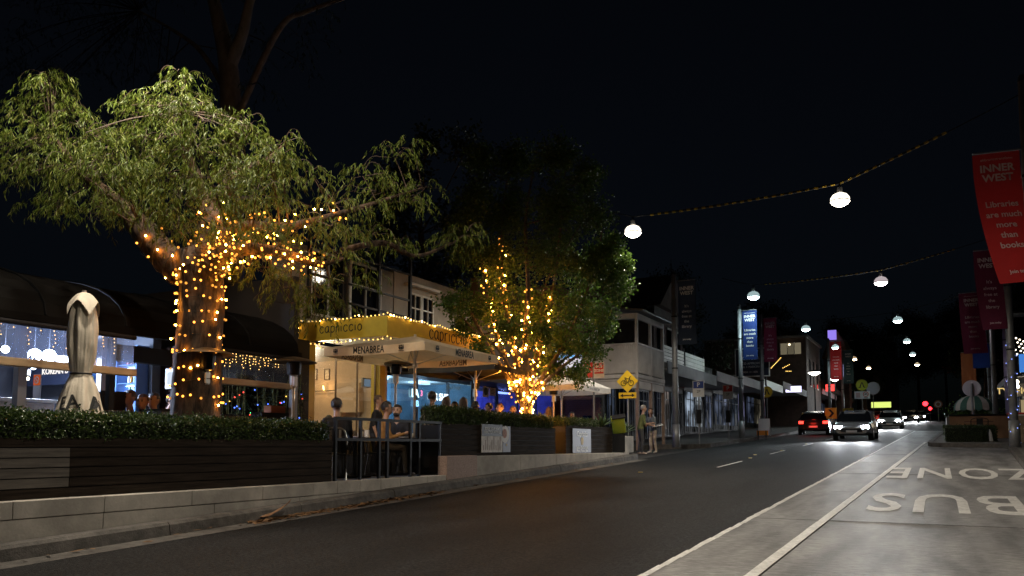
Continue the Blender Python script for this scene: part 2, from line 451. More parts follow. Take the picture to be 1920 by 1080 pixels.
# ================================================================== LEAVES
def leaf_mat(name, c0, c1, c2, rough=.4, trans=.35, spec=.5):
    if name in MC: return MC[name]
    m = bpy.data.materials.new(name); m.use_nodes = True
    n = m.node_tree.nodes; l = m.node_tree.links; b = n['Principled BSDF']
    ge = n.new('ShaderNodeNewGeometry'); rp = n.new('ShaderNodeValToRGB')
    e = rp.color_ramp.elements; e[0].color = (*c0, 1); e[1].color = (*c2, 1); q = e.new(.5); q.color = (*c1, 1)
    l.new(ge.outputs['Random Per Island'], rp.inputs[0]); l.new(rp.outputs[0], b.inputs['Base Color'])
    b.inputs['Roughness'].default_value = rough; b.inputs['Specular IOR Level'].default_value = spec
    tr = n.new('ShaderNodeBsdfTranslucent'); l.new(rp.outputs[0], tr.inputs[0])
    ms = n.new('ShaderNodeMixShader'); ms.inputs[0].default_value = trans
    l.new(b.outputs[0], ms.inputs[1]); l.new(tr.outputs[0], ms.inputs[2]); l.new(ms.outputs[0], n['Material Output'].inputs[0])
    MC[name] = m; return m
def leaves(name, P, D, L, W, m, parent, seed=1, bend=.25):
    """P base points, D directions (N,3), L lengths, W widths; bent pointed leaves, 2 quads each"""
    rg = np.random.default_rng(seed); N = len(P)
    P = np.asarray(P, float); D = np.asarray(D, float); D /= np.linalg.norm(D, axis=1)[:, None] + 1e-9
    r = rg.normal(size=(N, 3)); A = np.cross(D, r); A /= np.linalg.norm(A, axis=1)[:, None] + 1e-9
    B = np.cross(D, A)
    L = np.broadcast_to(L, (N,))[:, None]; W = np.broadcast_to(W, (N,))[:, None]
    mid = P + D * L * .5 + B * L * bend * .5
    tip = P + D * L * .98 - B * L * bend * .25
    V = np.stack([P, mid + A * W / 2, tip, mid - A * W / 2, mid + B * W * .18], 1)
    off = wloc(parent) if parent is not None else Vector((0, 0, 0))
    V = V.reshape(-1, 3) - np.array(off)
    base = np.arange(N)[:, None] * 5
    F = np.concatenate([base + np.array([[0, 1, 4]]), base + np.array([[1, 2, 4]]), base + np.array([[2, 3, 4]]), base + np.array([[3, 0, 4]])], 1).reshape(-1)
    me = bpy.data.meshes.new(name); me.vertices.add(N * 5); me.vertices.foreach_set('co', V.reshape(-1).astype(np.float32))
    nf = N * 4; me.loops.add(nf * 3); me.loops.foreach_set('vertex_index', F.astype(np.int32))
    me.polygons.add(nf); me.polygons.foreach_set('loop_start', (np.arange(nf) * 3).astype(np.int32))
    me.polygons.foreach_set('loop_total', np.full(nf, 3, np.int32))
    me.polygons.foreach_set('use_smooth', np.ones(nf, bool))
    me.materials.append(m); me.update(calc_edges=True); me.validate()
    o = bpy.data.objects.new(name, me); COL.objects.link(o); o.parent = parent
    o['kind'] = 'stuff'
    return o
HEDGE = leaf_mat('hedge_leaf', (.018, .036, .009), (.033, .064, .014), (.075, .11, .025), .3, .25)
GUM = leaf_mat('gum_leaf', (.04, .062, .007), (.08, .118, .013), (.15, .16, .032), .5, .35, .2)
BROAD = leaf_mat('broad_leaf', (.045, .09, .016), (.07, .14, .022), (.11, .16, .03), .35, .4)
DARKLEAF = leaf_mat('dark_leaf', (.015, .03, .01), (.025, .045, .014), (.04, .06, .02), .5, .25)

# ================================================================== PLANTERS AND HEDGES
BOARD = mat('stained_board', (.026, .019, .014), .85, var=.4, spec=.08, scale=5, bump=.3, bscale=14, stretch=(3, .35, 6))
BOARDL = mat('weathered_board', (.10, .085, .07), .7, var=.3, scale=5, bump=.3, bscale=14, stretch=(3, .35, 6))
def planter(label, x, y0, y1, z0, z1, n, depth=.62, light_to=None):
    t = thing('planter_box', label, 'planter', (x, y0, z0), group='timber planter boxes along the terraces')
    h = (z1 - z0) / n
    for i in range(n):
        a = y0
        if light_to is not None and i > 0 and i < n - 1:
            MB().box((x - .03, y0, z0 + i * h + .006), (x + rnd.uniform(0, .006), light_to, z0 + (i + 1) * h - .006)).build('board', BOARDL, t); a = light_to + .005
        MB().box((x - .03, a, z0 + i * h + .006), (x + rnd.uniform(0, .006), y1, z0 + (i + 1) * h - .006)).build('board', BOARD, t)
    MB().box((x - depth, y0 + .02, z0), (x - .032, y1 - .02, z1 - .04)).build('liner', DARK, t)
    MB().box((x - .03, y1 + .001, z0), (x - depth, y1 + .03, z1)).build('end_panel', BOARD, t)
    return t
def hedge(label, x0, x1, y0, y1, z0, z1, dens=2600, seed=1):
    t = thing('hedge', label, 'hedge', ((x0 + x1) / 2, (y0 + y1) / 2, z0), group='clipped hedges')
    MB().box((x0 + .07, y0 + .07, z0), (x1 - .07, y1 - .07, z1 - .07)).build('stems', mat('hedge_core', (.01, .015, .006), .9), t)
    rg = np.random.default_rng(seed)
    areas = [((y1 - y0) * (z1 - z0), 0), ((y1 - y0) * (x1 - x0), 1), ((x1 - x0) * (z1 - z0), 2), ((x1 - x0) * (z1 - z0), 3)]
    P = []; D = []
    for a, k in areas:
        n = int(a * dens); q = rg.random((n, 2)); dd = rg.normal(.012, .03, n)
        wob = .02 * np.sin(q[:, 0] * (y1 - y0) * 7 + k) + .015 * np.sin(q[:, 0] * (y1 - y0) * 19)
        if k == 0: p = np.stack([x1 - dd + wob, y0 + q[:, 0] * (y1 - y0), z0 + q[:, 1] * (z1 - z0)], 1); nn = (1, 0, .2)
        elif k == 1: p = np.stack([x0 + q[:, 1] * (x1 - x0), y0 + q[:, 0] * (y1 - y0), z1 - dd + wob * .8], 1); nn = (.1, 0, 1)
        elif k == 2: p = np.stack([x0 + q[:, 0] * (x1 - x0), y0 + dd, z0 + q[:, 1] * (z1 - z0)], 1); nn = (0, -1, .2)
        else: p = np.stack([x0 + q[:, 0] * (x1 - x0), y1 - dd, z0 + q[:, 1] * (z1 - z0)], 1); nn = (0, 1, .2)
        P.append(p); D.append(np.array(nn) * .8 + rg.normal(0, .7, (n, 3)))
    P = np.concatenate(P); D = np.concatenate(D)
    leaves('foliage', P, D, rg.uniform(.03, .055, len(P)), rg.uniform(.018, .03, len(P)), HEDGE, t, seed)
    return t
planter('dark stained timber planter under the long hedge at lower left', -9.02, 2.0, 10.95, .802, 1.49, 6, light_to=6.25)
hedge('long clipped hedge in front of the closed beige umbrella', -9.64, -9.05, 2.0, 10.9, 1.46, 1.755, seed=2)
planter('dark timber planter carrying the function poster', -9.05, 14.45, 20.1, 1.172, 1.86, 6)
hedge('short clipped hedge just right of the umbrella pole', -9.62, -9.08, 14.5, 16.4, 1.84, 2.17, seed=3)
hedge('clipped hedge under the fairy lit street tree', -9.62, -9.08, 16.75, 20.0, 1.84, 2.13, seed=4)
planter('dark timber planter carrying the small restaurant poster', -9.05, 20.8, 24.4, 1.172, 1.96, 6)
hedge('low clipped hedge beside the agave plants', -9.62, -9.08, 20.85, 23.4, 1.93, 2.13, seed=5)

# ================================================================== TREES
BARK = mat('rough_bark', (.08, .048, .028), .9, var=.8, scale=11, bump=1.0, bscale=22, dirt=.5, stretch=(1, 1, .3))
BARKP = mat('pale_gum_bark', (.32, .25, .18), .75, var=.3, scale=4, bump=.3, bscale=12, stretch=(1, 1, .4))
TWIG = mat('twig', (.045, .026, .015), .8, var=.3, scale=5)
def smooth_path(pts, n):
    pts = [Vector(p) for p in pts]; out = []
    m = len(pts) - 1
    for i in range(m * n + 1):
        t = i / n; k = min(int(t), m - 1); f = t - k
        p0 = pts[max(k - 1, 0)]; p1 = pts[k]; p2 = pts[k + 1]; p3 = pts[min(k + 2, m)]
        out.append(.5 * ((2 * p1) + (p2 - p0) * f + (2 * p0 - 5 * p1 + 4 * p2 - p3) * f * f + (3 * p1 - p0 - 3 * p2 + p3) * f ** 3))
    return out
def bark_tube(b, pts, rad, n=18, rough=.06, seed=0, mi=0):
    rr = random.Random(seed); k = len(b.v)
    P = smooth_path(pts, 6); m = len(P)
    ri = [rad[min(int(i / 6), len(rad) - 2)] * (1 - (i % 6) / 6) + rad[min(int(i / 6) + 1, len(rad) - 1)] * ((i % 6) / 6) if i < m - 1 else rad[-1] for i in range(m)]
    up = Vector((1, 0, 0)); rings = []
    ph = [rr.uniform(0, 6.28) for _ in range(6)]
    for i, q in enumerate(P):
        d = (P[min(i + 1, m - 1)] - P[max(i - 1, 0)]).normalized()
        a = (up - d * up.dot(d)); a = a.normalized() if a.length > 1e-3 else Vector((0, 1, 0)); c = d.cross(a); up = a
        for j in range(n):
            th = 2 * math.pi * j / n
            rr_ = ri[i] * (1 + rough * (math.sin(3 * th + ph[0] + i * .1) + .6 * math.sin(7 * th + ph[1] - i * .15) + .5 * math.sin(5 * th + i * .45 + ph[2])) + rr.uniform(-rough, rough) * .5)
            rings.append(q + (a * math.cos(th) + c * math.sin(th)) * rr_)
    fs = []
    for i in range(m - 1):
        for j in range(n):
            kk = (j + 1) % n; fs.append((i * n + j, i * n + kk, (i + 1) * n + kk, (i + 1) * n + j))
    b.add(rings, fs, mi)
    return P, ri
def crown_gum(t, clusters, limbpts, seed, dens, mleaf, leafL=(.075, .15), leafW=(.011, .019), hang=1.0):
    """hanging sprays of long leaves in clumps; twigs reach the clumps from the limbs"""
    rr = random.Random(seed); br = MB(); P = []; D = []; Ls = []; Ws = []
    for c, r in clusters:
        q = min(limbpts, key=lambda z: (z[0] - c).length)
        mid = q[0].lerp(c, .55) + Vector((0, 0, .04 * (c - q[0]).length))
        pth = smooth_path([q[0], mid, c], 5); rb = min(q[1] * .45, .006 + .005 * (c - q[0]).length)
        br.tube(pth, [rb * (1 - .8 * i / len(pth)) + .003 for i in range(len(pth))], 6)
        nt_ = int(dens * r * r * 60) + 4
        for k in range(nt_):
            a = rr.uniform(0, 6.28); ph = math.acos(rr.uniform(-.35, 1)); rad_ = r * rr.uniform(.25, 1) ** .6
            s = c + Vector((math.sin(ph) * math.cos(a), math.sin(ph) * math.sin(a), math.cos(ph) * .8)) * rad_
            out = Vector((math.cos(a), math.sin(a), .3)); L = rr.uniform(.25, .6) * (.5 + r) * hang
            pts = [s]; d = (out * .6 + Vector((0, 0, .35))).normalized(); p = s
            for j in range(6):
                d = (d + Vector((rr.uniform(-.2, .2), rr.uniform(-.2, .2), -.42))).normalized(); p = p + d * L / 6; pts.append(p)
            if rr.random() < .25: br.tube([c.lerp(s, .3), s] + pts[1:], [.005] + [.004] * 2 + [.003] * 5, 3, cap=False)
            nl = rr.randint(9, 15)
            for j in range(nl):
                f = rr.uniform(.1, 1) * 6; i0 = min(int(f), 5); q_ = pts[i0].lerp(pts[i0 + 1], f - i0)
                dr = (pts[i0 + 1] - pts[i0]).normalized()
                P.append(q_); D.append(dr * .5 + Vector((rr.gauss(0, .42), rr.gauss(0, .42), -.75)))
                Ls.append(rr.uniform(*leafL)); Ws.append(rr.uniform(*leafW))
    br.build('twigs', TWIG, t)['kind'] = 'stuff'
    leaves('crown', [tuple(p) for p in P], [tuple(p) for p in D], np.array(Ls), np.array(Ws), mleaf, t, seed, .22)
    return len(P)
def crown_broad(t, clusters, limbpts, seed, dens, mleaf, leafL=(.05, .09), rel=.62, twig=True, twigm=None):
    rr = random.Random(seed); rg = np.random.default_rng(seed); br = MB(); P = []; D = []
    for c, r in clusters:
        if limbpts:
            q = min(limbpts, key=lambda z: (z[0] - c).length + (0 if z[0].z < c.z else .5))
            pth = smooth_path([q[0], q[0].lerp(c, .5) + Vector((0, 0, -.1)), c], 4); rb = min(q[1] * .6, .014 + .006 * (c - q[0]).length)
            br.tube(pth, [rb * (1 - .75 * i / len(pth)) + .003 for i in range(len(pth))], 5)
        ns = int(9 + 26 * r * r)
        for k in range(ns):
            v = rg.normal(size=3); v /= np.linalg.norm(v); e = c + Vector(v) * r * rr.uniform(.55, 1.08)
            if twig: br.tube([c.lerp(e, .15), c.lerp(e, .6) + Vector((rr.uniform(-.05, .05), rr.uniform(-.05, .05), .04)), e], [.006, .0045, .0025], 3, cap=False)
            n = int(dens * rr.uniform(.5, 1.4))
            tt = rg.uniform(.3, 1.05, n)[:, None]
            p = np.array(c) + (np.array(e) - np.array(c)) * tt + rg.normal(0, .07 + .05 * r, (n, 3))
            P.append(p); D.append(rg.normal(0, .8, (n, 3)) + v * .6 + np.array([0, 0, -.25]))
    if br.v: br.build('twigs', twigm or TWIG, t)['kind'] = 'stuff'
    P = np.concatenate(P); D = np.concatenate(D); L = rg.uniform(*leafL, len(P))
    leaves('crown', P, D, L, L * rel, mleaf, t, seed, .2)
    return len(P)

# ---- the big eucalyptus by the hedge
def gd(u, v, D=13.0): return atd(u, v, D)
gum_base = atx(368, 800, -10.05); gum_base.z = .8
gum = thing('gum_tree', 'big drooping gum tree whose trunk is wound with warm fairy lights', 'tree', gum_base)
D0 = 12.75
tb = MB(); limbs = []
def limb(pix_list, rads, seed, n=14, rough=.06, b=None):
    pts = [gd(*q) for q in pix_list]
    P, ri = bark_tube(tb if b is None else b, pts, rads, n, rough, seed)
    limbs.extend(zip(P, ri)); return P, ri
trunk_pts = [gum_base + Vector((0, 0, -.1)), gd(368, 760, D0), gd(370, 680, D0), gd(375, 600, D0), gd(376, 540, D0), gd(372, 500, D0), gd(362, 468, D0)]
TP, TR = bark_tube(tb, trunk_pts, [.40, .36, .345, .325, .32, .34, .28], 56, .055, 11)
limbs.extend(zip(TP[24:], TR[24:]))
L_left = limb([(345, 510, D0), (305, 475, D0 + .1), (270, 435, D0 + .2), (225, 385, D0 + .4), (150, 320, D0 + .4), (95, 250, D0 + .2)], [.25, .22, .2, .13, .07, .03], 12)
L_mid = limb([(372, 490, D0 + .1), (400, 440, D0 + .2), (385, 370, D0 + .5), (350, 290, D0 + .4), (340, 210, D0)], [.24, .2, .14, .08, .03], 13)
L_r1 = limb([(395, 505, D0 - .1), (430, 470, D0 - .3), (490, 468, D0 - .2), (550, 480, D0 + .3), (600, 495, D0 + .8), (660, 480, D0 + 1.2)], [.18, .13, .085, .07, .05, .02], 14)
L_r2 = limb([(405, 450, D0 + .3), (460, 425, D0 + .2), (540, 425, D0 + .2), (640, 400, D0 + .8), (720, 375, D0 + 1.3), (800, 350, D0 + 2)], [.12, .09, .065, .045, .03, .015], 15)
L_r3 = limb([(640, 470, D0 + 1), (720, 455, D0 + 1.5), (780, 480, D0 + 2), (850, 455, D0 + 2.4)], [.06, .05, .035, .02], 16, 8)
L_back = limb([(385, 400, D0 + .5), (440, 330, D0 + .9), (500, 300, D0 + 1.1), (535, 270, D0 + 1)], [.12, .08, .05, .02], 17, 8)
tb.build('trunk', BARK, gum, smooth=True)
cl = []
rr = random.Random(21)
for u, v, r in [(92, 138, 20), (80, 165, 26), (100, 160, 28), (330, 140, 20), (350, 150, 24), (255, 190, 26), (465, 225, 22), (95, 150, 30), (88, 195, 45), (45, 215, 30), (120, 215, 45), (38, 265, 42), (100, 275, 60), (165, 255, 50), (232, 262, 55),
                (60, 325, 55), (140, 330, 65), (220, 335, 65), (95, 385, 42), (170, 392, 55), (250, 212, 40), (300, 195, 45), (342, 160, 30),
                (340, 205, 50), (392, 232, 48), (300, 262, 60), (370, 285, 65), (300, 335, 65), (420, 330, 60), (460, 262, 36), (468, 235, 26),
                (520, 290, 36), (530, 330, 46), (490, 372, 55), (430, 395, 55), (350, 385, 62), (262, 392, 62), (200, 300, 55), (15, 300, 22), (330, 430, 45), (440, 440, 40), (535, 272, 30), (500, 300, 34), (440, 330, 30), (480, 425, 36), (400, 425, 40), (370, 440, 30)]:
    for k in range(2):
        cl.append((gd(u + rr.uniform(-12, 12), v + rr.uniform(-8, 8), D0 + rr.uniform(-1.3, 1.3)), r / 1550 * 12.75 * (.78 if k else 1.0)))
for u, v, r, dd in [(580, 320, 22, .6), (600, 345, 24, .8), (622, 385, 42, .6), (680, 330, 45, 1.2), (740, 295, 40, 1.6), (772, 268, 24, 1.6), (720, 360, 55, 1.2),
                    (650, 440, 50, 1), (690, 440, 45, 1.4), (760, 380, 45, 1.8), (800, 350, 34, 2), (850, 455, 42, 2.5), (870, 440, 36, 2.6), (742, 465, 40, 1.9),
                    (660, 520, 42, 1.2), (604, 560, 36, .8), (590, 600, 34, .8), (560, 535, 50, .4), (505, 520, 46, -.1), (470, 500, 40, -.2), (630, 580, 30, 1), (540, 570, 36, .3), (540, 400, 38, .2), (585, 455, 36, .5), (560, 430, 30, -.4), (620, 425, 30, .2), (500, 440, 30, -.5), (690, 390, 36, .9), (640, 480, 34, .6)]:
    cl.append((gd(u, v, D0 + dd), r / 1550 * 12.6))
NG = crown_gum(gum, cl, limbs, 31, 2.9, GUM)

# ---- the second street tree, many stems, fairy lights
t2b = atx(985, 778, -9.95); t2b.z = 1.165
T2D = 22.4
tree2 = thing('street_tree', 'rounded leafy street tree with fairy lights up its many stems', 'tree', t2b)
sb = MB(); st_limbs = []; STEMS = []
bark_tube(sb, [t2b, t2b + Vector((0, 0, .35)), t2b + Vector((0, 0, .75))], [.3, .26, .22], 16, .06, 40)
for i, (us, r0) in enumerate([([(978, 755), (940, 690), (900, 620), (870, 560)], .07), ([(980, 750), (950, 680), (920, 590), (905, 500), (890, 400)], .08), ([(983, 745), (965, 660), (945, 560), (940, 450), (950, 340)], .09),
                              ([(985, 745), (985, 650), (990, 540), (985, 420), (1000, 320)], .1), ([(988, 745), (1010, 660), (1035, 560), (1050, 440), (1060, 320)], .09), ([(992, 750), (1030, 690), (1070, 620), (1110, 520), (1130, 430)], .08),
                              ([(994, 755), (1040, 700), (1090, 660), (1140, 610)], .06), ([(990, 750), (1000, 690), (1015, 620), (1020, 540), (1090, 420)], .07), ([(982, 752), (960, 700), (930, 650), (880, 610), (850, 570)], .06), ([(990, 755), (1015, 715), (1050, 680), (1100, 640), (1150, 560)], .06)]):
    dd = rnd.uniform(-.9, .9); pts = [t2b + Vector((rnd.uniform(-.08, .08), rnd.uniform(-.08, .08), .3))] + [gd(u, v, T2D + dd * (k + 1) / len(us)) for k, (u, v) in enumerate(us)]
    P, ri = bark_tube(sb, pts, [r0 * 1.1] + [r0 * (1 - .2 * k) for k in range(len(us))], 8, .07, 50 + i)
    st_limbs.extend(list(zip(P, ri))[6:]); STEMS.append((P, ri))
sb.build('trunk', mat('stem_bark', (.11, .08, .055), .85, var=.4, scale=10, bump=.5, bscale=30), tree2, smooth=True)
cl2 = []
for u, v, r in [(900, 300, 36), (960, 305, 52), (1035, 295, 52), (1095, 330, 42), (880, 385, 52), (955, 390, 66), (1045, 390, 66), (1108, 405, 46), (1132, 480, 42), (1160, 500, 26),
                (870, 470, 46), (940, 480, 66), (1030, 480, 66), (1095, 500, 58), (1148, 545, 36), (858, 560, 40), (930, 570, 58), (1020, 575, 60), (1090, 580, 52), (1128, 600, 36),
                (872, 615, 30), (955, 610, 36), (1060, 640, 50), (1105, 655, 36), (1085, 700, 24), (1040, 690, 30), (905, 655, 22), (1150, 455, 26), (1010, 630, 36)]:
    cl2.append((gd(u, v, T2D + rnd.uniform(-1.2, .4)), r / 1550 * T2D)); 
    cl2.append((gd(u + rnd.uniform(-15, 15), v + rnd.uniform(-10, 10), T2D + rnd.uniform(.2, 1.5)), r / 1550 * T2D * .9))
NB = crown_broad(tree2, cl2, st_limbs, 33, 50, BROAD, (.06, .105), .7)

# ---- tall gum behind the restaurants, only dimly seen
tg = aty(430, 700, 19.5); tg.z = .9
tall = thing('gum_tree', 'tall pale trunked gum rising dark behind the restaurant roofs', 'tree', tg)
b = MB(); TL = []
for pts, rd, sd in (([(430, 720), (432, 500), (432, 250), (428, 130), (405, 20), (380, -60)], [.5, .42, .36, .32, .22, .15], 61), ([(428, 130), (455, 60), (470, 0), (500, -60)], [.24, .18, .14, .1], 62),
                    ([(428, 180), (380, 100), (330, 60), (260, 20)], [.1, .08, .06, .03], 63), ([(432, 250), (520, 60), (580, 20), (700, -20)], [.12, .1, .07, .04], 64)):
    P, ri = bark_tube(b, [aty(u, v, 19.5) for u, v in pts], rd, 14, .04, sd); TL += list(zip(P, ri))
b.build('trunk', BARKP, tall, smooth=True)
cl3 = []
for k in range(80):
    u = rnd.uniform(-20, 620); v = rnd.uniform(-180, 230 - .25 * max(0, u - 250)); cl3.append((aty(u, v, 19.5 + rnd.uniform(-2, 3)), rnd.uniform(.5, 1.1)))
crown_gum(tall, cl3, TL, 71, .30, DARKLEAF, (.12, .22), (.016, .03), 1.2)
# ================================================================== BUILDINGS ON THE LEFT
YELLOW = mat('mustard_canvas', (.42, .30, .02), .7, var=.08, scale=5, bump=.1)
YPAINT = mat('mustard_paint', (.45, .33, .03), .5, var=.08, scale=3)
DARKROOF = mat('dark_awning_sheet', (.003, .0025, .002), .8, spec=.06, var=.3, scale=3, bump=.1)
BROWNW = mat('brown_party_wall', (.014, .009, .006), .85, var=.25, scale=2, dirt=.3)
CEIL = mat('white_ceiling', (.7, .68, .64), .8)
TAN = mat('tan_rail', (.42, .30, .17), .6, var=.2, scale=4, stretch=(3, .4, 3))
INK = mat('black_ink', (.012, .012, .012), .6)
BRICK = mat('brick', (.12, .06, .042), .85, var=.35, scale=3, bump=.4, bscale=40)
MORTAR = mat('mortar', (.05, .047, .042), .9, var=.2, scale=20)
BLUEWALL = mat('navy_panel', (.02, .035, .09), .5)
PLASTIC = clear('clear_blind_plastic', (.93, .95, 1.), .30, .12, (.5, .64, 1.), .07)
PLASTIC2 = clear('clear_blind_plastic_dull', (.9, .9, .9), .06, .15, (.7, .7, .7), .08)

# ---- Korean restaurant
KB = thing('restaurant_building', 'low restaurant with dark curved awning and clear plastic blinds at far left', 'building', (-14, 3, .8))
MB().box((-18.2, -6, .8), (-18, 14.2, 4.2)).build('rear_wall', mat('dark_wall', (.05, .05, .06), .7), KB)
MB().box((-18, 11.2, .8), (-13.75, 11.4, 4.2)).build('side_wall', mat('bar_wall', (.07, .075, .09), .6), KB)
MB().box((-18, -6, 3.95), (-13.4, 11.2, 4.05)).build('ceiling', mat('shop_ceiling', (.3, .31, .35), .8), KB)
MB().box((-18, 14.1, .8), (-12.75, 14.25, 5.2)).build('party_wall', BROWNW, KB)
MB().box((-14.3, 11.4, .8), (-14.15, 14.1, 4.3)).build('upper_wall', BROWNW, KB)
MB().box((-14.3, -6, 4.06), (-14.15, 11.4, 4.3)).build('upper_wall', BROWNW, KB)
# curved awning of sheets with ribs
prof = []
for i in range(9):
    a = i / 8 * math.pi / 2; prof.append((-14.15 + 2.65 * math.sin(a) ** .9, 3.28 + .95 * math.cos(a)))
ys = -6.0
while ys < 12.85:
    y1 = min(ys + 1.35, 12.9); b = MB()
    for (x0, z0), (x1, z1) in zip(prof[:-1], prof[1:]):
        b.add([(x0, ys, z0), (x1, ys, z1), (x1, y1 - .02, z1), (x0, y1 - .02, z0), (x0, ys, z0 - .04), (x1, ys, z1 - .04), (x1, y1 - .02, z1 - .04), (x0, y1 - .02, z0 - .04)],
              [(0, 1, 2, 3), (7, 6, 5, 4), (0, 4, 5, 1), (2, 6, 7, 3)])
    aw = b.build('awning_sheet', DARKROOF, KB)
    MB().tube([(x, ys, z + .012) for x, z in prof], .022, 6).build('rib', mat('awning_rib', (.003, .003, .003), .8, spec=.1), aw)
    ys = y1
MB().box((-11.56, -6, 3.17), (-11.44, 12.9, 3.275)).build('edge_beam', DARKROOF, KB)
MB().box((-13.5, 9.02, 2.95), (-13.3, 11.3, 3.25)).build('lintel', DARK, KB)
for x, y, m, wd in ((-13.0, 8.1, 'w', .14), (-13.2, 9.7, 'w', .13), (-11.7, 8.75, 'b', .1), (-12.9, 4, 'w', .14), (-11.6, 12.85, 'g', .12)):
    MB().box((x - wd / 2, y - wd / 2, .8), (x + wd / 2, y + wd / 2, 3.9 if x < -12.5 else 3.2)).build('column', {'w': mat('white_column', (.5, .5, .5), .5), 'b': DARK, 'g': mat('grey_column', (.22, .22, .24), .6)}[m], KB)
def blind(label, y0, y1, zt, zb, pl):
    t = thing('clear_blind', label, 'blind', (-11.5, (y0 + y1) / 2, zb), group='clear roll-down blinds')
    n = max(1, round((y1 - y0) / 2.2))
    b = MB(); m = 24
    for i in range(m):
        a = y0 + (y1 - y0) * i / m; c = y0 + (y1 - y0) * (i + 1) / m
        f = lambda q: -11.47 + .018 * math.sin(q * 4.1) + .01 * math.sin(q * 11)
        b.quad((f(a), a, zb), (f(c), c, zb), (f(c), c, zt), (f(a), a, zt))
    b.build('plastic_sheet', pl, t, smooth=True)
    MB().box((-11.54, y0, zb - .115), (-11.40, y1, zb)).build('bottom_rail', TAN, t, bevel=.01)
    MB().cyl((-11.47, y0, zt), (-11.47, y1, zt), .04).build('roller', DARK, t)
    return t
blind('clear plastic blind glowing blue behind the closed umbrella', 1.0, 9.0, 3.13, 2.62, PLASTIC)
blind('clear plastic blind with tan rail right of the gum trunk', 10.75, 12.6, 3.13, 2.62, PLASTIC2)
# sign fascia inside
p = aty(107, 692, 10.6)
MB().box((-17.2, 10.55, 2.62), (-15.0, 10.62, 3.05)).build('sign_board', mat('sign_navy', (.01, .014, .03), .5), KB)
sl = lettering('KOREAN B', emit('sign_white', (1, .95, .9), 1.1), KB, (p.x + .02, 10.54, p.z - .05), FACE_Y, .17, .004, .003)
bb = MB()
for k in range(5):
    bb.box((-16.3 + .0 + k * .07, 10.535, p.z - .03 + .04 * (k % 2)), (-16.27 + k * .07, 10.545, p.z + .15 - .05 * (k % 2)))
# pendant globes
for i, (u, v, c, pw) in enumerate([(65, 666, (.5, .66, 1), 260), (92, 667, (.5, .66, 1), 260), (117, 671, (.5, .66, 1), 260), (10, 655, (.6, .72, 1), 200), (200, 668, (.7, .82, 1), 14)]):
    q = atd(u, v, 15.2); t = thing('pendant_lamp', ['round white pendant lamp over the bar, left of three', 'round white pendant lamp over the bar, middle of three', 'round white pendant lamp over the bar, next to the closed umbrella', 'pendant lamp at the left picture edge behind the blind', 'small pendant lamp right of the closed umbrella'][i], 'lamp', q, group='pendant lamps over the bar')
    MB().ball(q, .12 if i < 3 else .07, 14).build('globe', emit('globe_white', (.7, .82, 1), 30), t, smooth=True)
    MB().cyl(q + Vector((0, 0, .09)), (q.x, q.y, 3.95), .008, n=6).build('cord', DARK, t)
    lamp('globe_light', t, q + Vector((.12, -.14, -.02)), pw, c, radius=.1)
for i, (u, v, c, cc) in enumerate([(55, 684, (1, .8, .55), 'spot_warm'), (63, 688, (.7, .85, 1), 'spot_cool'), (52, 710, (1, .85, .6), 'spot_warm2')]):
    q = atd(u, v, 14.8); t = thing('spot_lamp', ['warm spot lamp left of the white lettered sign', 'cold blue spot lamp left of the white lettered sign', 'small warm lamp under the two spot lamps'][i], 'lamp', q)
    MB().ball(q, .05 if i < 2 else .03, 10).build('bulb', emit(cc, c, 14), t, smooth=True)
    MB().cyl(q + Vector((0, 0, .045)), q + Vector((-.05, .05, .16)), .045, .03).build('housing', DARK, t)
    if i < 2: lamp('spot_light', t, q + Vector((.12, -.1, -.1)), 45, c, radius=.05)
# bar counter
cx = Vector((-14.3, 8.2, .8))
t = thing('bar_counter', 'pale stone bar counter lit from above behind the black railing', 'counter', cx)
MB().box((-15.6, 7.0, .8), (-13.9, 9.3, 2.14)).build('base', mat('pale_stone', (.55, .48, .42), .5, var=.25, scale=5), t)
MB().box((-15.65, 6.95, 2.14), (-13.85, 9.35, 2.2)).build('top', mat('counter_top', (.65, .62, .58), .3), t, bevel=.01)
q = atd(70, 718, 14.2)
t = thing('notice_board', 'orange and white no smoking notice standing on the bar counter', 'sign', (q.x, q.y, 2.2))
MB().obox((q.x, q.y, q.z - .06), (.2, .012, .42)).build('board', mat('notice_grey', (.5, .48, .46), .6), t)
MB().obox((q.x, q.y - .01, q.z + .05), (.18, .004, .18)).build('orange_panel', emit('notice_orange', (.9, .16, .03), .45), t)
b = MB(); b.lathe((q.x, q.y - .014, q.z + .05), [(.045, 0), (.065, 0), (.065, .003), (.045, .003)], 18, rot=(R(90), 0, 0)); b.obox((q.x, q.y - .015, q.z + .05), (.1, .003, .02), (0, R(45), 0)); b.build('no_smoking_ring', mat('white_print', (.8, .8, .8), .5), t)
# black railing in front of the counter
t = thing('railing', 'low black railing in front of the bar counter at far left', 'railing', (-12.4, 5.5, .8))
z1 = 1.79
MB().bar((-12.4, 3.0, 1.86), (-12.4, 8.3, 1.86), .05, .04).build('top_rail', BLACKM, t)
MB().bar((-12.4, 3.0, 1.0), (-12.4, 8.3, 1.0), .04, .03).build('bottom_rail', BLACKM, t)
y = 3.0
while y < 8.31:
    MB().box((-12.415, y - .014, .8), (-12.385, y + .014, 1.85)).build('baluster', BLACKM, t); y += .24
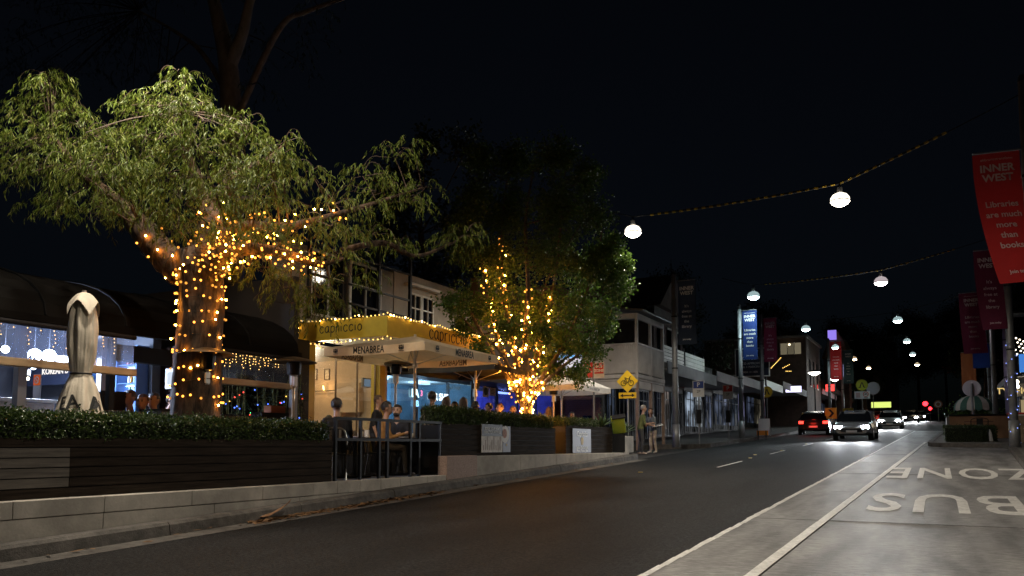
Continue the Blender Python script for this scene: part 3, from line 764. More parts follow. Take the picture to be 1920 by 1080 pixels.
# shelf cabinet with bottles on the side wall, lit bluish
XA, XB, ZA, ZB = -15.4, -13.85, 2.0, 3.35
t = thing('bottle_shelf', 'blue framed backlit shelf of bottles behind the bar', 'shelf', (-14.6, 11.1, ZA - .0))
MB().box((XA, 11.17, ZA), (XB, 11.195, ZB)).build('back_panel', mat('shelf_back', (.35, .45, .6), .5), t)
for x in (XA, -14.95, -14.42, XB):
    MB().box((x - .025, 10.9, ZA), (x + .025, 11.17, ZB)).build('upright', mat('shelf_blue', (.08, .16, .36), .4), t)
SHZ = [2.02, 2.34, 2.62, 2.98]
for z in SHZ:
    MB().box((XA + .03, 10.92, z - .02), (XB - .03, 11.165, z)).build('shelf_board', mat('shelf_blue', (.08, .16, .36), .4), t)
for z in (2.6, 2.96, 3.33):
    MB().box((XA + .03, 11.12, z - .03), (XB - .03, 11.15, z - .022)).build('light_strip', emit('led_cool', (.45, .68, 1), 14.0, True), t)
BOTM = [mat('bottle_amber', (.35, .16, .03), .1), mat('bottle_clear', (.6, .62, .6), .08), mat('bottle_green', (.05, .12, .05), .1), mat('bottle_red', (.3, .03, .05), .15), mat('bottle_yellow', (.6, .45, .08), .2)]
proto = MB().lathe((0, 0, 0), [(0, 0), (.035, 0), (.037, .02), (.037, .15), (.016, .20), (.013, .25), (0, .25)], 10)
pm = [bpy.data.meshes.new('bottle') for _ in BOTM]
for k, m_ in enumerate(pm):
    m_.from_pydata(proto.v, [], proto.f); m_.materials.append(BOTM[k]); m_.polygons.foreach_set('use_smooth', [True] * len(m_.polygons))
rb = random.Random(9)
for z in SHZ[:]:
    x = XA + .12
    while x < XB - .1:
        if rb.random() < .62 and min(abs(x - q_) for q_ in (-14.95, -14.42)) > .07:
            o = bpy.data.objects.new('bottle', rb.choice(pm)); COL.objects.link(o); o.location = (x, 11.03 + rb.uniform(-.04, .04), z); s_ = rb.uniform(.7, 1.05); o.scale = (s_, s_, s_)
            tag(o, '%s bottle on the %s board of the blue backlit shelf' % (o.data.materials[0].name.split('_')[1].replace('clear', 'pale'), {2.02: 'lowest', 2.34: 'second', 2.62: 'third', 2.98: 'top'}[z]), 'bottle', 'bottles on the bar shelf')
        x += rb.uniform(.085, .14)
# brick pier, bricks one by one
t = thing('brick_pier', 'dark brick pier between bottle shelf and gum trunk', 'pier', (-14.0, 11.7, .8))
MB().box((-14.12, 11.61, .8), (-13.5, 11.9, 3.4)).build('mortar', MORTAR, t)
bm_ = MB().box((0, 0, 0), (.215, .03, .066)).build('brick', BRICK, t, world=False); bmesh_ = bm_.data
bm_.location = Vector((-14.11, 11.585, .81)) - t.location
z = .81 + .078; r_ = 1
while z < 3.35:
    x = -14.11 - (.11 if r_ % 2 else 0)
    while x < -13.56:
        xx = max(x, -14.11); wd = min(x + .215, -13.51) - xx
        if wd > .06:
            o = part('brick', bmesh_, t, Vector((xx, 11.585 + rb.uniform(-.004, .004), z)) - t.location); o.scale.x = wd / .215
        x += .227
    z += .078; r_ += 1
q = aty(318, 710, 10.6)
t = thing('menu_lightbox', 'small white framed lit menu box beside the gum trunk', 'lightbox', (q.x, 10.6, q.z - .2))
MB().box((q.x - .12, 10.6, q.z - .19), (q.x + .16, 10.72, q.z + .19)).build('case', mat('lightbox_case', (.5, .5, .48), .5), t, bevel=.01)
MB().box((q.x - .06, 10.59, q.z - .1), (q.x + .13, 10.598, q.z + .12)).build('screen', emit('lightbox_screen', (.75, .85, 1), .9), t)
MB().cyl((q.x, 10.66, .8), (q.x, 10.66, q.z - .19), .025).build('post', BLACKM, t)

# ---- Capriccio-style restaurant with mustard awning
CB = thing('restaurant_building', 'two storey restaurant with mustard yellow awning and handwritten lettering', 'building', (-14, 17.5, 1.0))
XF = -11.5; YA, YB = 15.9, 21.2; ZB0, ZT0 = 3.99, 4.47
aw = MB().box((XF - .04, YA, ZB0), (XF, YB, ZT0)).build('awning_fascia', YELLOW, CB)
aw2 = MB().box((-14.2, YA, ZB0), (XF - .041, YA + .04, ZT0)).build('awning_fascia', YELLOW, CB)
MB().box((-14.2, YA + .045, ZB0 + .1), (XF - .045, YB, ZB0 + .13)).build('soffit', CEIL, CB)
MB().box((-14.2, YA + .045, ZT0 - .05), (XF - .045, YB, ZT0 - .03)).build('awning_top', DARKROOF, CB)
# handwritten word, single-line strokes
GL = {'c': [[(.42, .38), (.3, .48), (.12, .42), (.05, .22), (.14, .05), (.3, .02), (.43, .12)]],
      'a': [[(.4, .4), (.25, .48), (.08, .35), (.06, .14), (.2, .02), (.36, .14), (.42, .44), (.42, .1), (.5, .02)]],
      'p': [[(.1, .46), (.1, -.3)], [(.1, .36), (.25, .48), (.42, .36), (.4, .12), (.24, .02), (.1, .1)]],
      'r': [[(.1, .46), (.1, .02)], [(.1, .3), (.22, .44), (.36, .44)]], 'i': [[(.1, .44), (.12, .04)], [(.12, .6), (.14, .63)]],
      'o': [[(.25, .47), (.08, .36), (.08, .12), (.24, .02), (.4, .12), (.4, .36), (.25, .47)]]}
def handwriting(word, org, du, size, parent, nrm, m, r=.013):
    b = MB(); x = 0; org = Vector(org); du = Vector(du); up_ = Vector((0, 0, 1)); nrm = Vector(nrm)
    for i, ch in enumerate(word):
        tall = .0
        for st in GL[ch]:
            b.tube(smooth_path([org + du * (x + px_) * size + up_ * py_ * size * 1.12 + nrm * .006 for px_, py_ in st], 4), r, 5)
        x += .3 if ch == 'i' else (.46 if ch == 'r' else .54)
    return b.build('lettering', m, parent)
handwriting('capriccio', (XF, 17.7, 4.13), (0, 1, 0), .45, aw, (1, 0, 0), INK)
handwriting('capriccio', (-13.55, YA, 4.16), (1, 0, 0), .31, aw2, (0, -1, 0), INK)
for x, y, wd in ((-14.0, 16.05, .2), (-14.0, 18.95, .3)):
    MB().box((x - wd / 2, y - .12, .8), (x + wd / 2, y + .12, ZB0)).build('pillar', YPAINT, CB)
MB().box((-14.3, 13.9, .8), (-14.2, 16.0, 4.4)).build('dark_wall', mat('charcoal_wall', (.03, .03, .032), .7), CB)
MB().box((-13.99, 15.0, .8), (-13.85, 15.9, 4.0)).build('black_pillar', DARK, CB)
INTW = mat('warm_plaster', (.6, .46, .33), .85, var=.1, scale=2.5, dirt=.15)
MB().box((-18.5, 19.3, .8), (-14.05, 19.45, 4.1)).build('side_wall', INTW, CB)
MB().box((-18.6, 15.2, .8), (-18.5, 19.3, 4.1)).build('rear_wall', INTW, CB)
MB().box((-18.5, 15.2, .8), (-14.1, 15.3, 4.1)).build('side_wall', INTW, CB)
MB().box((-18.5, 15.3, 3.9), (-14.22, 19.3, 4.0)).build('ceiling', CEIL, CB)
MB().box((-18.5, 15.3, .78), (-14.0, 19.3, .86)).build('floor', mat('timber_floor', (.2, .12, .07), .5), CB)
for y0, y1 in ((16.18, 17.1), (17.12, 18.0), (18.02, 18.8)):
    MB().box((-14.01, y0, .9), (-14.0, y1, 3.9)).build('glass_pane', GLASS, CB)
    MB().box((-14.03, y1, .86), (-13.98, y1 + .018, 3.95)).build('glazing_bar', mat('bronze_bar', (.1, .07, .05), .4, .5), CB)
MB().box((-15.6, 19.05, 2.35), (-14.75, 19.295, 3.2)).build('wall_cabinet', INTW, CB)
for u in (573, 589, 612):
    q = aty(u, 702, 19.25)
    t = thing('picture_frame', {573: 'dark framed picture by the yellow pillar, leftmost of three', 589: 'dark framed picture, middle of three on the warm wall', 612: 'dark framed picture, rightmost of three on the warm wall'}[u], 'picture', (q.x, 19.28, q.z - .17), group='pictures on the warm wall')
    b = MB(); w2, h2 = .095, .165
    for a, c in (((-w2, -h2), (w2, -h2 + .015)), ((-w2, h2 - .015), (w2, h2)), ((-w2, -h2 + .015), (-w2 + .015, h2 - .015)), ((w2 - .015, -h2 + .015), (w2, h2 - .015))):
        b.box((q.x + a[0], 19.26, q.z + a[1]), (q.x + c[0], 19.29, q.z + c[1]))
    b.build('frame', mat('frame_brown', (.07, .03, .015), .5), t)
    MB().box((q.x - w2 + .02, 19.28, q.z - h2 + .02), (q.x + w2 - .02, 19.288, q.z + h2 - .02)).build('print', mat('print_paper', (.6, .5, .38), .7, var=.4, scale=14), t)
# wall sconce: bar with a glowing tube bulb
qa = aty(576, 734, 19.15); qb = aty(641, 729, 19.15); qc = aty(609, 722, 19.15)
t = thing('wall_sconce', 'long black bar sconce with one glowing tube bulb', 'lamp', (qc.x, 19.2, qa.z))
MB().cyl((qa.x, 19.18, qa.z), (qb.x, 19.18, qa.z), .012, n=8).build('bar', DARK, t)
MB().ball((qb.x, 19.2, qa.z), .045, 10).build('end_knob', DARK, t, smooth=True)
MB().tube([(qc.x, 19.12, qa.z + .02), (qc.x - .03, 19.12, qa.z + .09), (qc.x - .035, 19.12, qa.z + .15)], [.012, .024, .015], 10).build('bulb', emit('sconce_bulb', (1, .55, .15), 14), t, smooth=True)
lamp('sconce_light', t, (qc.x - .03, 19.0, qa.z + .1), 7, (1, .5, .16), radius=.03)
# room lamps under the awning and inside
q = aty(574, 655, 16.3)
t = thing('soffit_lamp', 'bright round lamp under the yellow awning by the left pillar', 'lamp', q)
MB().ball(q, .055, 12).build('bulb', emit('soffit_bulb', (1, .9, .72), 16), t, smooth=True)
MB().cyl(q, (q.x, q.y, 4.1), .02).build('stem', DARK, t)
lamp('soffit_light', t, q + Vector((.15, .0, -.08)), 90, (1, .8, .55), radius=.06)
for i, (x, y, pw) in enumerate(((-15.6, 17.0, 62), (-16.6, 18.2, 40))):
    t = thing('ceiling_lamp', ['ceiling lamp over the front tables inside the restaurant', 'ceiling lamp at the rear of the restaurant room'][i], 'lamp', (x, y, 3.9))
    MB().lathe((x, y, 3.84), [(0, 0), (.12, 0), (.13, .06), (0, .06)], 14).build('diffuser', emit('ceiling_diffuser', (1, .8, .55), 5), t)
    lamp('ceiling_light', t, (x, y, 3.75), pw, (1, .68, .38), radius=.12)
# upper storey
UPW = mat('upper_white_render', (.36, .33, .3), .8, var=.1, scale=2, dirt=.25)
b = MB()
MB().box((-14.5, 15.2, 4.55), (-14.2, 19.9, 6.5)).build('upper_wall', UPW, CB)
MB().box((-14.5, 19.95, 4.55), (-14.2, 24.6, 6.6)).build('upper_wall', mat('cream_upper', (.4, .36, .3), .8, var=.1, scale=3, dirt=.25), CB)
for (y0, y1, z0, z1) in ((20.75, 21.3, 4.75, 6.0), (21.45, 22.0, 4.75, 6.0), (16.3, 17.6, 4.8, 6.4), (17.9, 19.2, 4.8, 6.4)):
    wn = MB().box((-14.195, y0, z0), (-14.19, y1, z1)).build('window', mat('dark_pane', (.01, .012, .016), .05), CB)
    b = MB(); 
    for a, c in (((y0 - .06, z0 - .06), (y0, z1 + .06)), ((y1, z0 - .06), (y1 + .06, z1 + .06)), ((y0, z0 - .06), (y1, z0)), ((y0, z1), (y1, z1 + .06)), ((y0, (z0 + z1) / 2 + .2), (y1, (z0 + z1) / 2 + .24)), (((y0 + y1) / 2 - .015, z0), ((y0 + y1) / 2 + .015, z1))):
        b.box((-14.19, a[0], a[1]), (-14.15, c[0], c[1]))
    b.build('window_frame', WHITEP, wn)
MB().box((-14.19, 20.5, 6.25), (-14.0, 22.3, 6.33)).build('window_hood', WHITEP, CB)
t = thing('balcony_frame', 'dark steel frame standing above the yellow awning', 'frame', (-13.4, 17.5, 4.47))
for y in (15.3, 16.7, 18.1, 19.6): MB().box((-13.43, y - .04, 4.45), (-13.35, y + .04, 6.9)).build('post', BLACKM, t)
for z in (5.05, 5.55, 6.3, 6.85): MB().bar((-13.39, 15.26, z), (-13.39, 19.64, z), .05, .05).build('rail', BLACKM, t)
# wall box on the yellow pillar
q = atx(687, 718, -13.83)
t = thing('wall_box', 'pale blue notice box on the right yellow pillar', 'notice', (-13.83, q.y, q.z))
MB().box((-13.88, q.y - .17, q.z - .13), (-13.8, q.y + .17, q.z + .13)).build('case', mat('box_grey', (.35, .4, .45), .4), t, bevel=.01)
MB().box((-13.797, q.y - .14, q.z - .1), (-13.795, q.y + .14, q.z + .1)).build('panel', emit('notice_glow', (.5, .7, .9), .22), t)

# ---- blue lit shop with lettered windows
SB = thing('shop_building', 'shop with blue lit windows and neon lettering behind the diners', 'building', (-14, 22, 1.17))
MB().box((-14.2, 19.5, 3.55), (-14.0, 24.4, 4.5)).build('fascia', DARK, SB)
MB().box((-14.1, 19.5, 3.42), (-11.9, 31.0, 3.5)).build('awning', DARK, SB)
MB().box((-11.95, 21.3, 3.3), (-11.85, 31.0, 3.75)).build('awning_fascia', DARK, SB)
MB().box((-16.6, 19.5, 1.1), (-16.5, 24.4, 3.6)).build('rear_wall', mat('teal_wall', (.10, .2, .28), .7, var=.2, scale=2), SB)
MB().box((-16.5, 24.3, 1.1), (-14.0, 24.4, 3.6)).build('side_wall', mat('teal_wall', (.10, .2, .28), .7), SB)
MB().box((-16.5, 19.5, 3.5), (-14.15, 24.3, 3.55)).build('ceiling', CEIL, SB)
for y0, y1 in ((19.6, 20.9), (21.15, 22.7), (22.75, 24.3)):
    MB().box((-14.03, y0, 1.5), (-14.02, y1, 3.4)).build('glass_pane', GLASS, SB)
    MB().box((-14.08, y1, 1.17), (-13.98, y1 + .05, 3.42)).build('mullion', mat('navy_mullion', (.02, .04, .08), .4), SB)
MB().box((-14.1, 19.5, 1.17), (-14.0, 24.3, 1.5)).build('stall_riser', mat('navy_mullion', (.02, .04, .08), .4), SB)
NEON = emit('neon_white', (.75, .9, 1), 2.2)
q = atx(823, 745, -13.98); lettering('MR SHE', NEON, SB, (-13.97, q.y, q.z), FACE_X, .32, .004, .006)
q = atx(862, 716, -13.98); lettering('EVEL LEVEL', emit('neon_dim', (.5, .75, .85), .35), SB, (-13.97, q.y, q.z), FACE_X, .30, .003)
q = atx(850, 727, -13.98); lettering('TAUCHAM', emit('neon_dim2', (.5, .7, .7), .12), SB, (-13.97, q.y, q.z), FACE_X, .18, .003)
q = atx(778, 738, -13.98); lettering('LA', emit('neon_cyan', (.6, .95, 1), 2.2), SB, (-13.97, q.y, q.z), FACE_X, .34, .004, .008)
q = atx(790, 738, -13.98); lettering('3', emit('neon_pink', (1, .25, .5), 1.6), SB, (-13.97, q.y, q.z), FACE_X, .24, .004, .004)
q = atx(780, 757, -13.98); lettering('8B', emit('neon_blue', (.3, .65, 1), 1.8), SB, (-13.97, q.y, q.z), FACE_X, .26, .004, .008)
for i, (x, y, pw) in enumerate(((-15.3, 20.6, 70), (-15.3, 23.0, 70))):
    t = thing('ceiling_lamp', ['cold ceiling lamp behind the neon words', 'cold ceiling lamp at the right end of the blue shop'][i], 'lamp', (x, y, 3.5))
    MB().box((x - .1, y - .5, 3.44), (x + .1, y + .5, 3.5)).build('diffuser', emit('tube_cool', (.45, .72, 1), 2.5), t)
    lamp('tube_light', t, (x, y, 3.3), pw, (.4, .68, 1), radius=.2)
PB = thing('shop_building', 'shop with violet blue interior and menus on its glass', 'building', (-14, 27.5, 1.17))
MB().box((-16.6, 24.45, 1.1), (-16.5, 31.0, 3.6)).build('rear_wall', mat('violet_wall', (.12, .12, .45), .7, var=.3, scale=1.5), PB)
MB().box((-16.5, 30.9, 1.1), (-14.0, 31.0, 3.6)).build('side_wall', mat('violet_wall', (.12, .12, .45), .7), PB)
MB().box((-14.3, 24.6, 3.5), (-14.0, 31.1, 7.2)).build('upper_wall', mat('brown_upper', (.12, .09, .07), .85, var=.2, scale=2), PB)
for y0, y1 in ((24.5, 26.0), (26.1, 27.6), (27.7, 29.2), (29.3, 30.9)):
    MB().box((-14.03, y0, 1.2), (-14.02, y1, 3.4)).build('glass_pane', GLASS, PB)
    MB().box((-14.08, y1, 1.17), (-13.98, y1 + .08, 3.42)).build('mullion', mat('navy_mullion', (.02, .04, .08), .4), PB)
for i, (y, pw) in enumerate(((26, 90), (28.8, 80))):
    t = thing('ceiling_lamp', ['blue ceiling lamp behind the menu sheets', 'blue ceiling lamp behind the fairy lit tree'][i], 'lamp', (-15.3, y, 3.5))
    MB().box((-15.4, y - .5, 3.44), (-15.2, y + .5, 3.5)).build('diffuser', emit('tube_blue', (.25, .35, 1), 3), t)
    lamp('tube_light', t, (-15.3, y, 3.3), pw, (.22, .3, 1), radius=.2)
for i, (u, v, h) in enumerate(((911, 731, .42), (924, 728, .44))):
    q = atx(u, v, -13.9)
    t = thing('menu_sheet', ['white menu sheet with a round dish picture on the glass', 'white menu sheet with black handwriting on the glass'][i], 'menu', (-13.9, q.y, q.z))
    MB().box((-13.91, q.y - .21, q.z - h * .6), (-13.9, q.y + .21, q.z + h * .6)).build('paper', mat('menu_paper', (.7, .68, .62), .7), t)
    b = MB()
    if i == 0: b.lathe((-13.897, q.y, q.z - .05), [(0, 0), (.14, 0), (.14, .002), (0, .003)], 16, rot=(0, R(90), 0))
    else:
        for k in range(9): b.box((-13.898, q.y - .15 + .02 * (k % 3), q.z + .2 - k * .05), (-13.896, q.y + .1 + .02 * (k % 4), q.z + .222 - k * .05))
    b.build('print', mat('menu_print', (.12, .13, .1), .7), t)

# ---- verandah building
VW = mat('verandah_white', (.7, .67, .65), .6, var=.1, scale=3, dirt=.2)
VP = mat('verandah_post', (.28, .19, .14), .6, var=.15, scale=4)
Y0, Y1, X0, X1 = 31.6, 35.2, -10.6, -14.2
VB = thing('verandah_building', 'two storey shop with white corrugated verandah balustrade on posts', 'building', (-12.4, 33.4, 1.3))
MB().box((-20, Y0 + .1, 1.1), (-14.2, Y1, 8.2)).build('wall', BRICK, VB)
FZ = 4.0
MB().box((X1, Y0, FZ), (X0, Y1, FZ + .09)).build('floor_deck', VW, VB)
for k, (z0, z1, g_) in enumerate(((FZ - .32, FZ - .02, .0), (FZ + .1, FZ + .26, .03))):
    MB().box((X0 - .05 - g_, Y0 - .001 - g_, z0), (X0 + g_, Y1, z1)).build('edge_board', VW, VB)
    MB().box((X1, Y0 - .05 - g_, z0), (X0 - .06 - g_, Y0 - g_, z1)).build('edge_board', VW, VB)
bal = MB().box((X0 - .03, Y0, FZ + .3), (X0 - .015, Y1, FZ + 1.45)).build('balustrade', VW, VB)
bal2 = MB().box((X1, Y0 + .015, FZ + .3), (X0 - .04, Y0 + .03, FZ + 1.45)).build('balustrade', VW, VB)
b = MB(); x = X1
while x < X0 - .08: b.box((x, Y0 - .012, FZ + .32), (x + .045, Y0 + .014, FZ + 1.44)); x += .085
o = b.build('corrugation', VW, bal2); o['kind'] = 'stuff'
b = MB(); y = Y0 + .05
while y < Y1 - .05: b.box((X0 - .014, y, FZ + .32), (X0 + .012, y + .045, FZ + 1.44)); y += .085
o = b.build('corrugation', VW, bal); o['kind'] = 'stuff'
MB().box((X1, Y0 - .03, FZ + 1.45), (X0 + .03, Y0 + .05, FZ + 1.52)).build('hand_rail', VW, VB)
MB().box((X0 - .05, Y0 + .051, FZ + 1.45), (X0 + .03, Y1, FZ + 1.52)).build('hand_rail', VW, VB)
for x, y in ((X0 - .05, Y0 + .05), (X0 - .05, 33.4), (X0 - .05, Y1 - .06), (-12.4, Y0 + .06)):
    MB().box((x - .055, y - .055, FZ + .09), (x + .055, y + .055, 6.5)).build('upper_post', VW, VB)
    MB().box((x - .06, y - .06, 1.2), (x + .06, y + .06, FZ - .0)).build('lower_post', VP, VB)
MB().box((X0 - .1, Y0, 6.5), (X0, Y1, 6.72)).build('roof_beam', VW, VB)
MB().box((X1, Y0, 6.5), (X0 - .11, Y0 + .1, 6.72)).build('roof_beam', VW, VB)
MB().prism([(X0 + .35, Y0 - .35, 6.73), (X0 + .35, Y1 + .2, 6.73), (X1, Y1 + .2, 7.35), (X1, Y0 - .35, 7.35)], (0, 0, .07)).build('roof', mat('roof_sheet', (.13, .13, .14), .5, .3), VB)
MB().box((X1 + .001, Y0 + 1, 4.1), (X1 + .012, Y0 + 2.0, 6.2)).build('door', DARK, VB)
for i, (y0, y1) in enumerate(((Y0 + .2, Y0 + 1.4), (Y0 + 1.6, Y0 + 2.4), (Y0 + 2.5, Y1 - .1))):
    MB().box((X1 + .002, y0, 1.5), (X1 + .01, y1, 3.4)).build('shop_window', emit('win_dusk%d' % i, [(.16, .22, .35), (.25, .3, .42), (.1, .15, .28)][i], .12), VB)
sb_ = MB(); zz = 1.2; r_ = 0
pw_ = thing('brick_wall', 'brown brick return wall below the verandah', 'wall', (-13.2, 31.4, 1.2))
MB().box((-14.2, 31.42, 1.2), (-12.1, 31.58, 3.6)).build('mortar', MORTAR, pw_)
bmesh2 = None; z = 1.21
while z < 3.55:
    x = -14.2 - (.11 if r_ % 2 else 0)
    while x < -12.12:
        xx = max(x, -14.19); wd = min(x + .215, -12.11) - xx
        if wd > .06:
            o = part('brick', bmesh_, pw_, Vector((xx, 31.4 + rb.uniform(-.003, .003), z)) - pw_.location); o.scale.x = wd / .215
        x += .227
    z += .078; r_ += 1
MB().box((-12.9, 31.38, 1.7), (-12.5, 31.398, 2.6)).build('window', mat('dark_pane', (.01, .012, .016), .05), pw_)
# lit white sign under the verandah, behind the white umbrella
q = aty(1060, 690, 31.2)
t = thing('box_sign', 'glowing white box sign above the white umbrella', 'sign', (q.x, 31.2, q.z - .4))
MB().box((q.x - .55, 31.12, q.z - .5), (q.x + .65, 31.3, q.z + .4)).build('panel', emit('sign_panel_white', (.95, .9, .95), .75), t)
MB().box((q.x - .6, 31.05, q.z + .42), (q.x + .75, 31.35, q.z + .5)).build('top_strip', emit('sign_strip_blue', (.2, .55, 1), 1.2), t)
q = aty(1035, 655, 31.2)
t = thing('neon_sign', 'small cyan neon shape glimpsed through the tree crown', 'sign', q)
MB().tube(smooth_path([q + Vector((-.5, 0, .3)), q + Vector((-.25, 0, .2)), q + Vector((-.05, 0, .3)), q + Vector((.15, 0, -.05)), q + Vector((.2, 0, -.35))], 4), .05, 8).build('tube', emit('neon_cyan2', (.45, .85, 1), 3), t)
MB().box((q.x - .05, 31.25, q.z - .4), (q.x + .05, 31.4, q.z + .2)).build('bracket', DARK, t)

# ---- the row of shops up the street
def shop(label, y0, y1, h, wm, wins, aw_h=2.95, xw=-14.0, xa=-10.5, awm=None, par=None, upwin=0, step=0, glow=None, seed=1):
    rr_ = random.Random(seed); z0 = road_z((y0 + y1) / 2) + .14; sgn = -1 if xw < 0 else 1
    t = thing('shop_building', label, 'building', (xw, (y0 + y1) / 2, z0))
    MB().box((xw, y0, z0 - 1.0), (xw + sgn * 6, y1, z0 + h)).build('wall', wm, t)
    MB().box((xw - sgn * .004, y0 + .02, z0), (xw - sgn * .012, y1 - .02, z0 + 2.9)).build('shopfront', DARK, t)
    if xa is not None:
        MB().box((xw - sgn * .01, y0, z0 + aw_h + .12), (xa + sgn * .06, y1, z0 + aw_h + .2)).build('awning', mat('awning_soffit', (.3, .3, .3), .7), t)
        MB().box((xa + sgn * .05, y0 + .02, z0 + aw_h), (xa, y1 - .02, z0 + aw_h + .55)).build('awning_fascia', awm or WHITEP, t)
    n = len(wins); L = (y1 - y0) / n
    for i, (c, s_) in enumerate(wins):
        a = y0 + i * L + .2; c_ = y0 + (i + rr_.choice((.55, .7, .92))) * L
        w_ = MB().box((xw - sgn * .02, a, z0 + .45), (xw - sgn * .05, c_, z0 + 2.6)).build('shop_window', emit_var('shopwin_%d_%d' % (int(y0 * 10), i), c, s_ * .5), t)
        b = MB()
        for yy in (a - .05, (a + c_) / 2 - .02, c_): b.box((xw - sgn * .055, yy, z0 + .1), (xw - sgn * .1, yy + .05, z0 + 2.65))
        b.box((xw - sgn * .055, a, z0 + 2.1), (xw - sgn * .09, c_, z0 + 2.15))
        b.build('window_frame', DARK, w_)
        for k in range(2):      # goods seen against the light
            yy = rr_.uniform(a + .1, c_ - .4); MB().box((xw - sgn * .056, yy, z0 + .46), (xw - sgn * .07, yy + rr_.uniform(.2, .5), z0 + rr_.uniform(.8, 1.7))).build('display', DARK, w_)
    for i in range(upwin):
        L2 = (y1 - y0) / upwin; a = y0 + (i + .3) * L2
        w_ = MB().box((xw - sgn * .01, a, z0 + 4.6), (xw - sgn * .03, a + L2 * .4, z0 + 6.3)).build('window', mat('dark_pane', (.01, .012, .016), .05), t)
        b = MB(); b.box((xw - sgn * .031, a - .08, z0 + 4.5), (xw - sgn * .08, a + L2 * .4 + .08, z0 + 4.6)); b.box((xw - sgn * .031, a - .05, z0 + 6.3), (xw - sgn * .07, a + L2 * .4 + .05, z0 + 6.4))
        b.build('sill', WHITEP, w_)
    if par: MB().box((xw - sgn * .06, y0, z0 + h - .3), (xw + sgn * .4, y1, z0 + h + .15)).build('cornice', par, t)
    return t, z0
GREYW = mat('grey_awning_board', (.10, .105, .11), .7, var=.2, scale=1.5, dirt=.3)
DKW = mat('dark_brick_wall', (.09, .06, .05), .85, var=.3, scale=2)
DKW2 = mat('grey_wall', (.12, .12, .12), .85, var=.3, scale=2)
NB_ = (.42, .55, .85)
t, z0 = shop('long low shop with grey awning beyond the white verandah', 35.4, 44.5, 4.2, DKW2, [((.2, .3, .5), .06), (NB_, .16), ((.3, .4, .6), .03), ((.4, .5, .75), .12), ((.6, .7, .9), .05), (NB_, .3)], awm=GREYW, seed=3)
# open white fence above its awning
f_ = thing('roof_fence', 'white slatted fence on top of the grey awning', 'fence', (-10.9, 40, z0 + 3.5))
for i in range(5): MB().box((-10.93, 36.0, z0 + 3.55 + i * .16), (-10.9, 39.5, z0 + 3.68 + i * .16)).build('slat', WHITEP, f_)
for i in range(4): MB().box((-10.93, 39.8, z0 + 3.55 + i * .2), (-10.9, 43.5, z0 + 3.73 + i * .2)).build('slat', WHITEP, f_)
for y in (36, 37.8, 39.6, 41.6, 43.4): MB().box((-10.98, y, z0 + 3.45), (-10.931, y + .08, z0 + 4.5)).build('post', DARK, f_)
gb, z0 = shop('tall dark gabled building behind the banner poles', 44.6, 50.5, 7.2, DKW, [((.3, .4, .7), .06), ((1, .85, .75), .5), ((.7, .85, 1), .5), ((.4, .5, .7), .05)], awm=GREYW, upwin=3, par=DKW2, seed=4)
MB().prism([(-13.6, 44.6, z0 + 7.36), (-13.6, 50.5, z0 + 7.36), (-13.6, 47.55, z0 + 9.6)], (-6, 0, 0)).build('gable', DKW, gb)
MB().cyl((-13.8, 47.55, z0 + 9.5), (-13.8, 47.55, z0 + 10.6), .05, .01, 6).build('finial', DARK, gb)
shop('shop with a bright white lit front and plain grey awning', 50.6, 58, 4.6, DKW2, [((.65, .8, 1), .9), ((.8, .9, 1), 1.1), ((.5, .6, .9), .3)], awm=GREYW, seed=5)
shop('low shop with pale fascia and a string of lights on its roof', 58.1, 66, 3.9, DKW2, [((.45, .55, .8), .25), ((.6, .7, 1), .6), ((.4, .5, .7), .15)], awm=WHITEP, seed=6)
shop('shop with dim violet front further up the left side', 66.1, 79, 4.2, DKW, [((.5, .5, .9), .5), ((.4, .5, .8), .2), ((.9, .8, .6), .2), ((.5, .6, .9), .3)], awm=GREYW, seed=7)
# plain block with one lit window facing down the street
bb_ = thing('brick_block', 'dark flat roofed brick block with one lit upper window', 'building', (-14, 84, 3.2))
MB().box((-20, 80, 2.0), (-10.6, 90, 11.4)).build('wall', DKW, bb_)
MB().box((-20.2, 79.8, 11.4), (-10.4, 90.2, 11.6)).build('roof', mat('roof_pale', (.25, .25, .25), .7), bb_)
q0 = aty(1463, 665, 79.9); q1 = aty(1502, 642, 79.9)
for i in range(3):
    a = q0.x + (q1.x - q0.x) * i / 3; c = q0.x + (q1.x - q0.x) * (i + 1) / 3
    w_ = MB().box((a + .04, 79.95, q0.z), (c - .04, 79.98, q1.z)).build('window', emit('lit_window_%d' % i, (1, .85, .55), (.13, .09, .16)[i]), bb_)
    MB().box((a - .03, 79.9, q0.z - .06), (a + .03, 79.99, q1.z + .06)).build('window_frame', WHITEP, w_)
q = aty(1480, 646, 79.7); MB().ball(q, .11, 8).build('lamp_globe', emit('warm_globe', (1, .8, .5), 3), bb_)
for y in (82, 84.5, 87): 
    w_ = MB().box((-10.59, y, 7), (-10.57, y + .7, 9.5)).build('window', mat('dark_pane', (.01, .012, .016), .05), bb_); MB().box((-10.569, y - .1, 6.9), (-10.5, y + .8, 7)).build('sill', WHITEP, w_)
t_, z0 = shop('shop with red lit awning sign up the street', 90.5, 104, 5.2, DKW2, [((1, .35, .25), .5), ((.9, .8, .6), .4), ((.5, .6, .9), .3)], awm=mat('red_fascia', (.3, .03, .03), .6), seed=8)
q = atx(1576, 743, -10.4)
rs_ = thing('neon_sign', 'red lit box sign hanging at the far shop awning', 'sign', (-10.3, 92, q.z)); MB().box((-10.3, 91.7, q.z - .3), (-9.4, 91.9, q.z + .4)).build('panel', emit('red_box_sign', (1, .06, .05), 2), rs_); MB().box((-10.4, 91.75, q.z + .4), (-9.3, 91.85, q.z + .5)).build('bracket', DARK, rs_)
